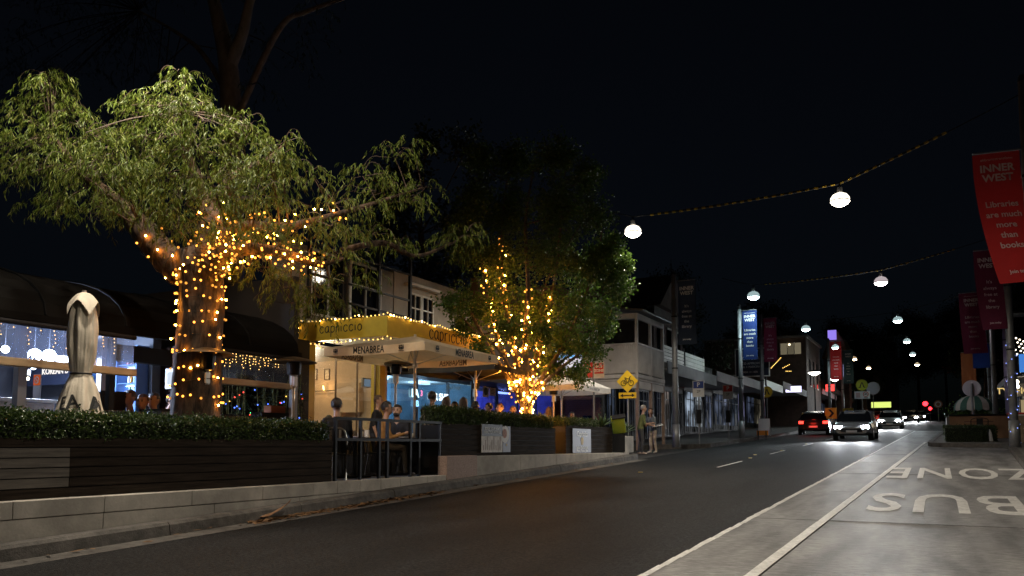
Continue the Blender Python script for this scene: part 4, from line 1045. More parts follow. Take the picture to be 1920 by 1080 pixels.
shop('small dark shop beyond the red sign', 104.5, 130, 6, DKW, [((.9, .8, .6), .3), ((.5, .6, .9), .2), ((.4, .5, .7), .2)], awm=GREYW, seed=9)
# hotel tower with a lit top and battlements
tw = thing('corner_tower', 'dark corner tower with a purple and gold lit top', 'tower', (-11, 112, 4))
MB().box((-12.5, 110, 4), (-9.6, 113, 12.2)).build('shaft', DKW, tw)
MB().lathe((-11, 111.5, 12.2), [(1.5, 0), (1.9, .3), (1.6, 1.2), (1.2, 2.2), (.5, 3), (.2, 3.6)], 8).build('crown', mat('tower_crown', (.4, .28, .1), .6), tw)
MB().box((-11.9, 109.8, 14.6), (-10.9, 109.99, 15.8)).build('purple_light', emit('purple_light', (.35, .25, 1), .9), tw)
MB().box((-10.4, 109.7, 9.9), (-9.4, 109.95, 11.4)).build('lit_sign', emit('lilac_sign', (.55, .55, 1), .7), tw)
ct = thing('church_tower', 'faint battlemented stone tower far up the street', 'tower', (-9.5, 160, 6))
MB().box((-12, 158, 5), (-6, 164, 19)).build('shaft', mat('tower_stone', (.3, .25, .22), .85, var=.2, scale=1), ct)
for i in range(4): MB().box((-12 + i * 1.6, 157.9, 19), (-11.1 + i * 1.6, 158.6, 20.6)).build('merlon', mat('tower_stone', (.3, .25, .22), .85), ct)
q = atx(1490, 730, -10.2)
t = thing('box_sign', 'white violet glowing box sign under the pale awning up the left side', 'sign', (-10.2, q.y, q.z))
MB().box((-10.9, q.y, q.z - .22), (-9.7, q.y + .12, q.z + .26)).build('panel', emit('violet_white_sign', (.75, .72, 1), 2.2), t)
MB().box((-10.95, q.y + .02, q.z + .26), (-9.65, q.y + .1, q.z + .34)).build('bracket', DARK, t)
# real estate board on the awning
t = thing('lease_board', 'dark framed leasing board behind the blue banner', 'sign', (-10.1, 50, 5.3))
za, zb = aty(1400, 705, 50).z, aty(1400, 655, 50).z; xa, xb = aty(1380, 680, 50).x, aty(1441, 680, 50).x
MB().box((xa, 50, za), (xb, 50.04, zb)).build('panel', mat('board_navy', (.015, .022, .05), .6), t)
b = MB()
b.box((xa - .06, 49.96, za - .06), (xb + .06, 50.06, za)); b.box((xa - .06, 49.96, zb), (xb + .06, 50.06, zb + .06)); b.box((xa - .06, 49.97, za), (xa, 50.05, zb)); b.box((xb, 49.97, za), (xb + .06, 50.05, zb)); b.build('frame', WHITEP, t)
WH = mat('white_print', (.8, .8, .8), .5)
for s_, f, sz in (('FOR LEASE', .66, .30), ('CO APPROVED', .46, .18), ('A + PARKING', .33, .18), ('0404 111 000   lle', .14, .16)):
    lettering(s_, WH, t, ((xa + xb) / 2, 49.99, za + (zb - za) * f), FACE_Y, sz, .002)
for x in (xa + .2, xb - .2): MB().box((x - .04, 50.061, 4.9), (x + .04, 50.12, zb)).build('post', DARK, t)

# ================================================================== RIGHT SIDE UP THE STREET
t, z0 = shop('right hand shop with gold letters on a black fascia', 70, 79, 7.5, DKW, [((1, .85, .55), .8), ((.6, .8, 1), 1.2), ((1, .9, .7), .9), ((.6, .7, 1), .6)], aw_h=3.3, xw=7.4, xa=5.2, awm=DARK, seed=11)
q = aty(1900, 732, 69.9)
MB().box((5.2, 69.85, q.z - .45), (8.8, 69.95, q.z + .5)).build('sign_fascia', mat('sign_black', (.01, .01, .01), .4), t)
lettering('ITY SHOP', emit('gold_letters', (1, .7, .25), .8), t, (q.x + .1, 69.84, q.z - .05), FACE_Y, .62, .004, .01)
MB().box((5.3, 69.9, q.z - 3.2), (8.8, 69.94, q.z - .7)).build('lit_front', emit('lit_front', (1, .78, .42), .3), t)
for i in range(5): MB().box((5.3 + i * .75, 69.8, q.z - 3.3), (5.38 + i * .75, 69.89, q.z - .6)).build('window_bar', DARK, t)
MB().box((5.4, 69.7, q.z + 1.3), (9, 69.9, q.z + 2.6)).build('blue_sign', emit('blue_sign', (.08, .3, .9), .7), t)
MB().box((6.2, 69.6, q.z + 1.6), (7.2, 69.69, q.z + 2.3)).build('white_sign', emit('white_sign', (.8, .95, 1), 1.5), t)
MB().box((5.0, 69.6, q.z + 5.6), (9, 72, q.z + 5.75)).build('pergola_roof', DARK, t)
for i, (u, v) in enumerate(((1906, 716), (1907, 725), (1893, 750), (1890, 699), (1862, 748))):
    q = aty(u, v, 69); o = thing('wall_lamp', ['globe lamp above the gold letters, upper', 'globe lamp above the gold letters, lower', 'globe lamp under the gold letters', 'small lamp beside the purple lit pole', 'white lamp between the banner poles on the right'][i], 'lamp', q)
    MB().ball(q, .16, 10).build('globe', emit('wall_globe', (1, .85, .6), 8), o, smooth=True); MB().cyl(q + Vector((0, 0, -.12)), q + Vector((.3, .8, -.25)), .03, n=6).build('arm', DARK, o)
    if i < 3: lamp('wall_light', o, q + Vector((0, -.3, -.1)), 60, (1, .8, .55), radius=.1)
shop('dark right hand building beyond the lettered shop', 79.2, 110, 7, DKW2, [((.5, .6, .9), .3), ((.9, .8, .6), .3), ((.5, .6, .9), .2), ((.4, .5, .7), .2)], xw=7.4, xa=5.2, awm=GREYW, seed=12)
# ================================================================== UMBRELLAS
CANVAS = mat('cream_canvas', (.8, .66, .46), .8, var=.06, scale=4, bump=.15, bscale=80, trans=.45)  # cream cloth, with the orange glow of nearby bulbs put into its tint
WCANVAS = mat('white_canvas', (.85, .84, .82), .8, var=.05, scale=4, trans=.35)
BCANVAS = mat('beige_canvas', (.7, .62, .5), .85, var=.08, scale=5, bump=.25, bscale=50)
ALU = mat('umbrella_alu', (.55, .5, .45), .35, .7)
def crest(parent, c, du, nrm, s, m):
    """small crest: two rampant shapes beside a shield under a crown"""
    b = MB(); c = Vector(c); du = Vector(du); nrm = Vector(nrm) * .004; z = Vector((0, 0, 1))
    def P(x, y): return c + du * x * s + z * y * s + nrm
    def pl(pts): b.prism([P(*q) for q in pts], nrm)
    pl([(-.16, -.3), (0, -.42), (.16, -.3), (.18, .1), (-.18, .1)])
    for k in (-1, 1):
        pl([(k * .22, -.35), (k * .42, -.3), (k * .5, 0), (k * .4, .18), (k * .46, .36), (k * .32, .4), (k * .26, .2), (k * .22, -.05)])
    pl([(-.16, .18), (.16, .18), (.2, .42), (.08, .3), (0, .46), (-.08, .3), (-.2, .42)])
    pl([(-.5, -.56), (.5, -.56), (.5, -.48), (-.5, -.48)])
    return b.build('crest', m, parent)
def umbrella(label, c, hx, hy, z_e, z_p, val, m, pole_to, nseg=10, name='umbrella', sag=.05):
    t = thing(name, label, 'umbrella', (c[0], c[1], pole_to))
    cs = [(-hx, -hy), (hx, -hy), (hx, hy), (-hx, hy)]
    cen = Vector((c[0], c[1], z_p))
    pans = []
    for k in range(4):
        A = Vector((c[0] + cs[k][0], c[1] + cs[k][1], z_e)); B = Vector((c[0] + cs[(k + 1) % 4][0], c[1] + cs[(k + 1) % 4][1], z_e))
        b = MB(); n = nseg; idx = {}
        vs = []
        for i in range(n + 1):
            for j in range(i + 1):
                f = i / n; g_ = j / i if i else 0
                q = cen.lerp(A.lerp(B, g_), f)
                q.z -= sag * math.sin(f * math.pi * .9) * (math.sin(g_ * math.pi)) + .03 * f * math.sin(g_ * math.pi) * (1 if f > .8 else 0)
                idx[(i, j)] = len(vs); vs.append(q)
        fs = []
        for i in range(n):
            for j in range(i + 1):
                fs.append((idx[(i, j)], idx[(i + 1, j)], idx[(i + 1, j + 1)]))
                if j < i: fs.append((idx[(i, j)], idx[(i + 1, j + 1)], idx[(i, j + 1)]))
        b.add(vs, fs); pan = b.build('canopy_panel', m, t, smooth=True); pans.append(pan)
        b = MB(); out = (A + B) / 2 - Vector((c[0], c[1], z_e)); out.normalize()
        for i in range(12):
            for r_ in range(2):
                def V(ii, rr_):
                    q = A.lerp(B, ii / 12); q = q + Vector((0, 0, -.03 * math.sin(ii / 12 * math.pi) - val * rr_ / 2)) + out * (.012 * rr_ * math.sin(ii * 1.9)); return q
                b.quad(V(i, r_), V(i + 1, r_), V(i + 1, r_ + 1), V(i, r_ + 1))
        b.build('valance', m, t, smooth=True)
        MB().bar(cen + Vector((0, 0, -.06)), A + Vector((0, 0, -.03)), .02, .025).build('rib', ALU, t)
        hub = Vector((c[0], c[1], z_e - .28))
        MB().bar(hub, cen.lerp(A, .55) + Vector((0, 0, -.05)), .016, .02).build('strut', ALU, t)
    MB().cyl((c[0], c[1], pole_to), (c[0], c[1], z_p + .04), .03, n=12).build('pole', ALU, t)
    MB().cyl((c[0], c[1], z_e - .34), (c[0], c[1], z_e - .24), .055, n=10).build('hub', ALU, t)
    MB().lathe((c[0], c[1], pole_to), [(0, 0), (.34, 0), (.34, .05), (.06, .09), (.05, .3), (0, .3)], 14).build('base', BLACKM, t)
    return t
UC = (-10.27, 15.25); HX, HY = 1.27, 1.55; ZE = 3.46
um = umbrella('big cream square umbrella lettered MENABREA over the diners', UC, HX, HY, ZE, 3.82, .17, CANVAS, 1.17)
yn, xn = UC[1] - HY, UC[0] + HX
lettering('MENABREA', INK, um, (UC[0] - .1, yn - .012, ZE - .105), FACE_Y, .21, .002, .003, .72, space=1.05)
crest(um, (UC[0] - .95, yn - .012, ZE - .08), (1, 0, 0), (0, -1, 0), .12, INK); crest(um, (UC[0] + .72, yn - .012, ZE - .09), (1, 0, 0), (0, -1, 0), .13, INK)
crest(um, (xn + .012, yn + .45, ZE - .09), (0, 1, 0), (1, 0, 0), .13, INK); crest(um, (xn + .012, UC[1] + 1.1, ZE - .09), (0, 1, 0), (1, 0, 0), .13, INK)
lettering('MENABREA', INK, um, (xn + .012, UC[1], ZE - .105), FACE_X, .21, .002, .003, .72)
INK2 = mat('ink_showing_through', (.2, .14, .09), .8)
lettering('MENABREA', INK2, um, (UC[0] + .05, UC[1] + HY - .012, ZE - .105), FACE_Y, .21, .002, .003, .72, mirror=True)
lettering('MENABREA', INK2, um, (UC[0] - HX + .014, UC[1] - .6, ZE - .105), FACE_X, .21, .002, .003, .72, mirror=True)
umbrella('dark umbrella behind the big cream one, only pole and struts clear', (-11.1, 19.4), 1.3, 1.3, 3.42, 3.75, .12, mat('charcoal_canvas', (.03, .028, .026), .85), 1.17)
wu = umbrella('white umbrella beside the fairy lit tree', (-10.45, 23.7), 1.15, 1.3, 3.22, 3.80, .17, WCANVAS, 1.17)
GREYP = mat('grey_print', (.3, .3, .34), .7)
lettering('birra beer bar', GREYP, wu, (-9.29, 23.6, 3.12), FACE_X, .15, .002); lettering('il cavallino', GREYP, wu, (-10.4, 22.39, 3.12), FACE_Y, .15, .002)
# closed umbrella, folds gathered by a cord
cu_ = atx(148, 790, -10.25); cu_.z = .8
t = thing('closed_umbrella', 'tall closed beige umbrella tied at the waist behind the hedge', 'umbrella', cu_)
PR = [(1.45, .32), (1.60, .33), (1.85, .285), (2.05, .225), (2.2, .185), (2.33, .13), (2.36, .124), (2.40, .128), (2.55, .15), (2.75, .168), (2.95, .172), (3.15, .158), (3.3, .125), (3.42, .05)]
def rz_(z):
    for (a, ra), (c, rc) in zip(PR[:-1], PR[1:]):
        if a <= z <= c: return ra + (rc - ra) * (z - a) / (c - a)
    return PR[0][1] if z < PR[0][0] else PR[-1][1]
def fold(th, z):
    k = min(1, abs(z - 2.36) / .3) * .6 + .4
    return 1 + k * (.15 * (abs(math.sin(3.5 * th + .8 + .5 * math.sin(z * 2.3))) - .6) + .07 * math.sin(9 * th + 2.5 * math.sin(z * 1.7)) + .045 * (abs(math.sin(11 * th - z * 1.5)) - .6)) + .02 * math.sin(z * 14 + 3 * th)
b = MB(); NZ, NT = 60, 140; vs = []
for i in range(NZ + 1):
    z = 1.45 + (3.42 - 1.45) * i / NZ
    for j in range(NT):
        th = 2 * math.pi * j / NT; r = rz_(z) * fold(th, z); vs.append((cu_.x + r * math.cos(th), cu_.y + r * math.sin(th), z))
b.add(vs, [(i * NT + j, i * NT + (j + 1) % NT, (i + 1) * NT + (j + 1) % NT, (i + 1) * NT + j) for i in range(NZ) for j in range(NT)])
b.build('folded_canopy', BCANVAS, t, smooth=True)
b = MB(); vs = []; NT = 48           # top hood with hanging points
for i in range(7):
    f = i / 6
    for j in range(NT):
        th = 2 * math.pi * j / NT; pt = abs(((th / (math.pi / 2) + .15) % 1) - .5) * 2
        r = .03 + .165 * f ** .7 * (1 + .10 * (pt - .4)); z = 3.47 - f ** 1.3 * (.13 + .20 * pt ** 1.5)
        vs.append((cu_.x + r * math.cos(th), cu_.y + r * math.sin(th), z))
b.add(vs, [(i * NT + j, (i + 1) * NT + j, (i + 1) * NT + (j + 1) % NT, i * NT + (j + 1) % NT) for i in range(6) for j in range(NT)])
b.build('top_hood', BCANVAS, t, smooth=True)
MB().lathe((cu_.x, cu_.y, 2.36), [(.135, -.012), (.145, 0), (.135, .012)], 24).build('cord', DARK, t)
MB().cyl((cu_.x, cu_.y, .8), (cu_.x, cu_.y, 3.5), .03).build('pole', ALU, t)
MB().lathe((cu_.x, cu_.y, .8), [(0, 0), (.34, 0), (.34, .05), (.06, .09), (.05, .3), (0, .3)], 14).build('base', BLACKM, t)
def cone_text(s, th0, z0, size, tilt):
    me = text_mesh(s, size, 0, .006, .9).copy(); ca, sa = math.cos(tilt), math.sin(tilt)
    bm2 = bmesh.new(); bm2.from_mesh(me); bmesh.ops.triangulate(bm2, faces=bm2.faces); bmesh.ops.subdivide_edges(bm2, edges=[e for e in bm2.edges if e.calc_length() > .05], cuts=2); bm2.to_mesh(me); bm2.free()
    for q in me.vertices:
        x, y = q.co.x * ca - q.co.y * sa, q.co.x * sa + q.co.y * ca
        z = z0 + y; th = th0 + x / .28; r = rz_(z) * fold(th, z) + .012
        q.co = (r * math.cos(th), r * math.sin(th), z - .8)
    me.materials.clear(); me.materials.append(INK); o = part('lettering', me, t)
fc = math.atan2(-cu_.y, -cu_.x)
cone_text('EA', fc - .55, 1.95, .27, R(10)); cone_text('M', fc + .85, 1.93, .26, R(-20))

# ================================================================== PATIO HEATERS
HOOD = mat('heater_hood', (.10, .075, .045), .45, .6, var=.3, scale=6)
BRASS = mat('heater_steel', (.5, .42, .32), .3, .8)
def heater(label, x, y, z0, top=2.15):
    t = thing('patio_heater', label, 'heater', (x, y, z0), group='mushroom patio heaters')
    MB().lathe((x, y, z0 + top), [(0, .10), (.1, .095), (.27, .055), (.42, 0), (.425, -.01), (.4, -.004), (.26, .04), (0, .07)], 28).build('hood', HOOD, t, smooth=True)
    MB().lathe((x, y, z0 + top - .24), [(0, 0), (.115, 0), (.125, .03), (.14, .2), (.13, .24), (0, .25)], 18).build('burner', BLACKM, t)
    MB().lathe((x, y, z0 + top - .46), [(0, 0), (.06, 0), (.06, .2), (.08, .22), (0, .22)], 12).build('control_box', mat('heater_box', (.55, .52, .48), .4, .3), t)
    MB().box((x + .03, y - .055, z0 + top - .44), (x + .062, y + .03, z0 + top - .28)).build('instruction_plate', WH, t)
    MB().cyl((x, y, z0 + .5), (x, y, z0 + top - .45), .028).build('post', BRASS, t)
    MB().lathe((x, y, z0), [(0, 0), (.24, 0), (.24, .05), (.19, .08), (.19, .75), (.16, .8), (0, .8)], 20).build('tank_housing', BRASS, t)
    return t
for i, (u, X, zf, top) in enumerate(((386, -9.85, .8, 1.98), (551, -10.6, .8, 2.14), (742, -11.5, 1.17, 2.16), (891, -11.9, 1.17, 2.1), (1038, -10.3, 1.17, 2.0))):
    q = atx(u, 700, X); 
    heater(['patio heater in front of the gum trunk', 'patio heater beside the black and yellow pillars', 'patio heater under the cream umbrella by the right yellow pillar', 'patio heater with brass post in front of the blue shop', 'patio heater behind the fairy lit tree near the white umbrella'][i], X, q.y, zf, top)

# ================================================================== STRING LIGHTS
FAIRY = emit('fairy_bulb_bright', (1, .36, .04), 190, True); FAIRYM = emit('fairy_bulb', (1, .36, .045), 4.5); FAIRYD = emit('fairy_bulb_dim', (1, .36, .05), 1.5)
FAIRY2 = emit('festoon_bulb', (1, .60, .14), 2.6, True)
WIRE = mat('light_wire', (.02, .025, .02), .6)
def bulb_mesh(r, m):
    b = MB().ball((0, 0, 0), r, 6); me = bpy.data.meshes.new('bulb'); me.from_pydata(b.v, [], b.f); me.materials.append(m); return me
FB = {k: bulb_mesh(r, m_) for k, (r, m_) in enumerate(((.015, FAIRY), (.018, FAIRYM), (.018, FAIRYM), (.02, FAIRYD)))}
def string(label, bulbs, wire, meshes, cat='string lights', group=None):
    q0 = Vector(bulbs[0]); t = thing('string_lights', label, cat, q0, group=group)
    if wire:
        b = MB()
        for wv in wire: b.tube(wv, .005, 4, cap=False)
        b.build('wire', WIRE, t)
    for q in bulbs: part('bulb', rnd.choice(meshes), t, Vector(q) - q0)
    return t
def wind(P, Rr, z_from, z_to, step_bulb, turn_rise, off=.03, ph=0., jit=.02):
    """wind a wire round a limb path; returns bulbs, wire"""
    acc = 0; th = ph; bl = []; wr = []; dist = 0; since = 0; prev = None
    for i in range(len(P) - 1):
        seg = (P[i + 1] - P[i]); L = seg.length; d = seg.normalized(); n = max(1, int(L / .02))
        a = Vector((1, 0, 0)); a = (a - d * a.dot(d)).normalized(); c = d.cross(a)
        for k in range(n):
            p = P[i] + seg * (k / n); r = Rr[i] * 1.06 + off; th += 2 * math.pi * (L / n) / turn_rise
            if not (z_from <= i <= z_to): continue
            q = p + (a * math.cos(th) + c * math.sin(th)) * r
            if prev is not None: since += (q - prev).length
            wr.append(q); prev = q
            if since > step_bulb:
                since = rnd.uniform(-.05, .05); bl.append(q + Vector((rnd.uniform(-jit, jit), rnd.uniform(-jit, jit), rnd.uniform(-jit, jit))) + (q - p).normalized() * .012)
    return bl, wr
def wound_bulbs(axis_pts, rad, rise, gap, ph=0, off=.02, jit=.03):
    """coil as dense polyline"""
    P = smooth_path(axis_pts, 10); n = len(P); L = sum((P[i + 1] - P[i]).length for i in range(n - 1)); turns = L / rise
    m = int(turns * 20) + 2; wr = []; bl = []; since = 0; prev = None; up_ = Vector((1, 0, 0))
    for k in range(m):
        f = k / (m - 1) * (n - 1); i = min(int(f), n - 2); p = P[i].lerp(P[i + 1], f - i); d = (P[i + 1] - P[i]).normalized()
        a = (up_ - d * up_.dot(d)).normalized(); c = d.cross(a); th = ph + 2 * math.pi * turns * k / (m - 1)
        r = (rad[0] + (rad[1] - rad[0]) * k / (m - 1)) + off
        q = p + (a * math.cos(th) + c * math.sin(th)) * r + d * .03 * math.sin(th * 1.7)
        wr.append(q)
        if prev is not None: since += (q - prev).length
        prev = q
        if since > gap: since = rnd.uniform(-.06, .06); bl.append(q + Vector((rnd.gauss(0, jit), rnd.gauss(0, jit), rnd.gauss(0, jit))))
    return bl, wr
FM = list(FB.values())
bl, wr = wound_bulbs(trunk_pts[1:6], (.35, .34), .175, .105, off=.025, jit=.014)
zc = 2.35
for lab_, f_ in (('warm fairy lights coiled round the lower gum trunk behind the hedge', lambda z: z < zc), ('warm fairy lights coiled round the upper gum trunk below the fork', lambda z: z >= zc)):
    string(lab_, [q for q in bl if f_(q.z)][:298], [[q for q in wr if f_(q.z)]], FM, group='fairy lights')
bl = []; wl = []
for pts, rd, rise, gap, ph in (([gd(*q) for q in [(345, 510, D0), (310, 478, D0 + .1), (275, 440, D0 + .2)]], (.26, .21), .28, .26, 1),
                               ([gd(*q) for q in [(380, 500, D0 - .1), (400, 450, D0), (392, 400, D0 + .2)]], (.24, .16), .11, .12, 2),
                               ([gd(*q) for q in [(395, 505, D0 - .1), (430, 470, D0 - .3), (490, 468, D0 - .2), (550, 480, D0 + .3), (605, 497, D0 + .8)]], (.2, .09), .10, .13, 0),
                               ([gd(*q) for q in [(405, 450, D0 + .2), (460, 425, D0 + .1), (540, 422, D0), (640, 400, D0 + .6)]], (.15, .08), .16, .19, 3),
                               ([gd(*q) for q in [(385, 490, D0 - .3), (425, 455, D0 - .4), (440, 470, D0 - .4), (410, 500, D0 - .4)]], (.1, .1), .12, .10, 3)):
    a, c = wound_bulbs(pts, rd, rise, gap, ph, .03, .05); bl += a; wl.append(c)
if len(bl) > 298: bl = rnd.sample(bl, 298)
string('warm fairy lights strung through the fork and limbs of the gum', bl, wl, FM, group='fairy lights')
bl = []; wl = []; bl_up = []; wl_up = []
for i, (P, ri) in enumerate(STEMS):
    top = 5 + 6 * (2 if i in (1, 2, 3, 4, 7) else 1) + (5 if i in (1, 2) else 0)
    pts = [P[k] for k in range(0, min(len(P), top + 3), 3)]
    if len(pts) < 2: continue
    a, c = wound_bulbs(pts, (max(ri[0], .06), max(ri[min(top, len(ri) - 1)], .03)), .20, .15, i, .02, .04)
    lo = [q for q in a if q.z < 3.6]; bl += lo; bl_up += [q for q in a if q.z >= 3.6]; wl.append([q for q in c if q.z < 3.7]); wl_up.append([q for q in c if q.z >= 3.7])
a, c = wound_bulbs([t2b + Vector((0, 0, .2)), t2b + Vector((0, 0, .9))], (.3, .27), .10, .12, 0, .02, .02); bl += a; wl.append(c)
if len(bl) > 298: bl = rnd.sample(bl, 298)
FB2 = [bulb_mesh(r, m_) for r, m_ in ((.027, FAIRY), (.026, FAIRYM), (.028, FAIRYM), (.03, FAIRYD))]
string('warm fairy lights round the base and lower stems of the street tree', bl, [q for q in wl if len(q) > 1], FB2, group='fairy lights')
bl3 = []; wl3 = []
for i, (P, ri) in enumerate(STEMS):
    a, c = wound_bulbs([P[k] for k in range(1, 12, 3)], (.09, .06), .16, .13, i + 2.1, .03, .05); bl3 += [q for q in a if q.z < 3.3]; wl3.append([q for q in c if q.z < 3.3])
if len(bl3) > 298: bl3 = rnd.sample(bl3, 298)
string('dense golden fairy lights low in the street tree', bl3, [q for q in wl3 if len(q) > 1], FB2, group='fairy lights')
if len(bl_up) > 298: bl_up = rnd.sample(bl_up, 298)
string('warm fairy lights high on the stems of the street tree', bl_up, [q for q in wl_up if len(q) > 1], FB2, group='fairy lights')
# festoon on the mustard awning
FE = [bulb_mesh(.020, FAIRY2)] * 4 + [bulb_mesh(.018, emit('festoon_bright', (1, .55, .16), 60, True))]
def garland(label, pts, gap, sag, n_per):
    bl = []; wr = []
    for A, B in zip(pts[:-1], pts[1:]):
        A = Vector(A); B = Vector(B); L = (B - A).length; n = max(2, int(L / gap)); seg = max(1, int(n / n_per))
        for k in range(n):
            f = k / n; s_ = sag * math.sin((f * seg % 1) * math.pi); q = A.lerp(B, f) + Vector((0, 0, -s_ + rnd.uniform(-.012, .012))); wr.append(q + Vector((0, 0, .015))); bl.append(q)
    return string(label, bl, [wr], FE, group='garlands on the mustard awning')
garland('garland along the top edge of the mustard awning', [(-14.1, YA - .05, ZT0 + .05), (XF + .04, YA - .05, ZT0 + .05), (XF + .05, YB, ZT0 + .05)], .12, .05, 6)
garland('garland down the left pillar of the mustard awning', [(-14.2, YA - .05, ZT0 + .0), (-14.2, YA - .05, 3.7)], .12, .0, 3)
garland('garland along the lower edge of the mustard awning', [(-14.05, YA - .05, ZB0 - .04), (XF + .04, YA - .05, ZB0 - .04), (XF + .05, YA + 1.6, ZB0 - .04)], .13, .05, 6)
garland('garland hanging under the soffit of the mustard awning', [(-13.9, YA + .3, ZB0 - .1), (-12.6, YA + 1.6, ZB0 - .12), (-11.9, YA + .6, ZB0 - .1)], .10, .12, 10)
# icicle lights behind the blinds
for lab, y0, y1, n in (('icicle lights at the top of the blue glowing blind', 4.5, 8.95, 22), ('icicle lights at the top of the blind right of the gum trunk', 10.8, 12.5, 20)):
    bl = []; wl = []
    for k in range(n):
        y = y0 + (y1 - y0) * k / n; L = rnd.choice((.15, .25, .35)); wl.append([(-11.62, y, 3.15), (-11.62, y, 3.15 - L)])
        m_ = int(L / .05); bl += [(-11.62 + rnd.uniform(-.02, .02), y + rnd.uniform(-.02, .02), 3.15 - L * j / m_) for j in range(m_)]
    bl += [(-11.6, y0 + (y1 - y0) * k / (n * 2), 3.17) for k in range(n * 2)]
    if len(bl) > 298: bl = bl[:298]
    string(lab, bl, wl, [bulb_mesh(.009, emit('icicle_bulb', (1, .55, .16), 5))], group='icicle lights')

# ================================================================== RAILING, TABLES, CHAIRS
t = thing('railing', 'black steel railing in front of the diners under the umbrella', 'railing', (-9.05, 12.6, .8))
for z in (1.86, 1.50): MB().bar((-9.05, 11.05, z), (-9.05, 14.4, z), .05, .05).build('rail', BLACKM, t)
for y in (11.07, 11.75, 12.3, 12.55, 13.3, 13.6, 14.35): MB().box((-9.075, y - .025, .8), (-9.025, y + .025, 1.86)).build('post', BLACKM, t)
MB().box((-9.06, 11.1, .84), (-9.05, 14.3, 1.47)).build('glass_panel', clear('smoked_glass', (.3, .29, .28), .02, .1, (.1, .09, .08), .02), t)
METAL = mat('chair_steel', (.45, .4, .33), .35, .8)
def chair(label, x, y, z0, rz, m=None, rattan=False, group='cafe chairs'):
    m = m or METAL; t = thing('cafe_chair', label, 'chair', (x, y, z0), rz, group)
    MB().box((-.2, -.2, .44), (.2, .2, .47)).build('seat', m, t, world=False, bevel=.01)
    for sx in (-1, 1):
        MB().tube([(sx * .17, .17, .45), (sx * .2, .21, 0)], .014, 6).build('leg', m, t, world=False)
        MB().tube([(sx * .17, -.17, .45), (sx * .19, -.25, 0)], .014, 6).build('leg', m, t, world=False)
    b = MB(); b.tube(smooth_path([(-.18, -.18, .46), (-.19, -.24, .7), (-.12, -.27, .88), (.12, -.27, .88), (.19, -.24, .7), (.18, -.18, .46)], 5), .014, 6); b.build('back_frame', m, t, world=False)
    b = MB()
    for k in (-1, 0, 1): b.box((k * .08 - .02, -.27, .47), (k * .08 + .02, -.25, .87))
    b.build('back_slats', m, t, world=False)
    return t
def table(label, x, y, z0, wx=.7, wy=.7, rnd_=False, top=None, items=True):
    t = thing('dining_table', label, 'table', (x, y, z0), group='dining tables')
    MB().box((x - wx / 2, y - wy / 2, z0 + .72), (x + wx / 2, y + wy / 2, z0 + .75)).build('table_top', top or mat('dark_wood', (.1, .06, .04), .4), t, bevel=.006)
    MB().cyl((x, y, z0 + .03), (x, y, z0 + .72), .035).build('pedestal', BLACKM, t)
    MB().box((x - .22, y - .22, z0), (x + .22, y + .22, z0 + .03)).build('foot', BLACKM, t)
    return t
GL_ = clear('tumbler_glass', (.9, .9, .9), .1, .05, gloss=.3)
def setting(x, y, z, n, lab):
    for k in range(n):
        px, py = x + rnd.uniform(-.25, .25), y + rnd.uniform(-.25, .25)
        o = MB().lathe((px, py, z), [(0, 0), (.03, 0), (.035, .1), (.033, .1), (.028, .006), (0, .006)], 12).build('tumbler', mat('tumbler', (.6, .55, .45), .1), smooth=True)
        tag(o, 'small glass ' + lab, 'glass', 'glasses on the tables')
    o = MB().lathe((x, y + .1, z), [(0, 0), (.1, .004), (.13, .018), (.13, .022), (0, .012)], 18).build('plate', WH, smooth=True); tag(o, 'white plate ' + lab, 'plate', 'plates on the tables')
table('dark table nearest the black railing', -9.75, 12.5, .8); setting(-9.75, 12.5, 1.55, 2, 'on the table nearest the railing')
table('dark table in front of the bearded diner', -9.75, 14.0, .8); setting(-9.75, 14.0, 1.55, 3, 'on the table in front of the bearded diner')
table('dark table behind the short hedge', -10.3, 16.9, 1.17, .8, 1.6); setting(-10.3, 16.9, 1.92, 2, 'on the table behind the short hedge')
table('dark table behind the hedge under the street tree', -10.6, 19.3, 1.17, .8, 1.2)
table('dark table under the white umbrella', -10.0, 23.0, 1.17)
table('dark table by the bar among seated diners', -12.5, 10.1, .8, .8, .8)
o = MB().box((-9.72, 12.75, 1.55), (-9.64, 12.79, 1.69)).build('menu_card', WH); tag(o, 'small white card standing on the table by the railing', 'card')
ll_ = thing('planter_tub', 'dark square tub left of the gum trunk behind the hedge', 'tub', (-11.6, 9.2, .8))
for a, c in (((-12.0, 8.3, .8), (-11.3, 9.0, 1.93)),): MB().box(a, c).build('tub', DARK, ll_, bevel=.01); MB().box((-11.95, 8.35, 1.9), (-11.35, 8.95, 1.94)).build('soil', BARK, ll_)
for i, (u, X, wd, z1) in enumerate(((303, -11.2, .42, 1.95), (425, -11.0, .5, 1.9))):
    q = atx(u, 780, X); t = thing('service_box', ['grey box unit left of the gum trunk', 'brown box unit right of the gum trunk'][i], 'cabinet', (X, q.y, .8))
    MB().box((X - .25, q.y - wd / 2, .8), (X + .25, q.y + wd / 2, z1)).build('cabinet', mat('unit_%d' % i, ((.09, .09, .1), (.1, .06, .04))[i], .6), t, bevel=.008)
    MB().box((X - .26, q.y - wd / 2 - .01, z1), (X + .26, q.y + wd / 2 + .01, z1 + .03)).build('lid', DARK, t)
t = thing('waiter_station', 'dark slatted drinks cabinet right of the closed umbrella', 'cabinet', (-12.4, 9.3, .8))
MB().box((-12.55, 9.0, .8), (-12.2, 9.4, 1.9)).build('cabinet', DARK, t, bevel=.01)
for k in range(3): MB().box((-12.53, 8.97, 1.97 + k * .12), (-12.22, 9.38, 2.0 + k * .12)).build('shelf', mat('copper_shelf', (.25, .08, .03), .5), t)
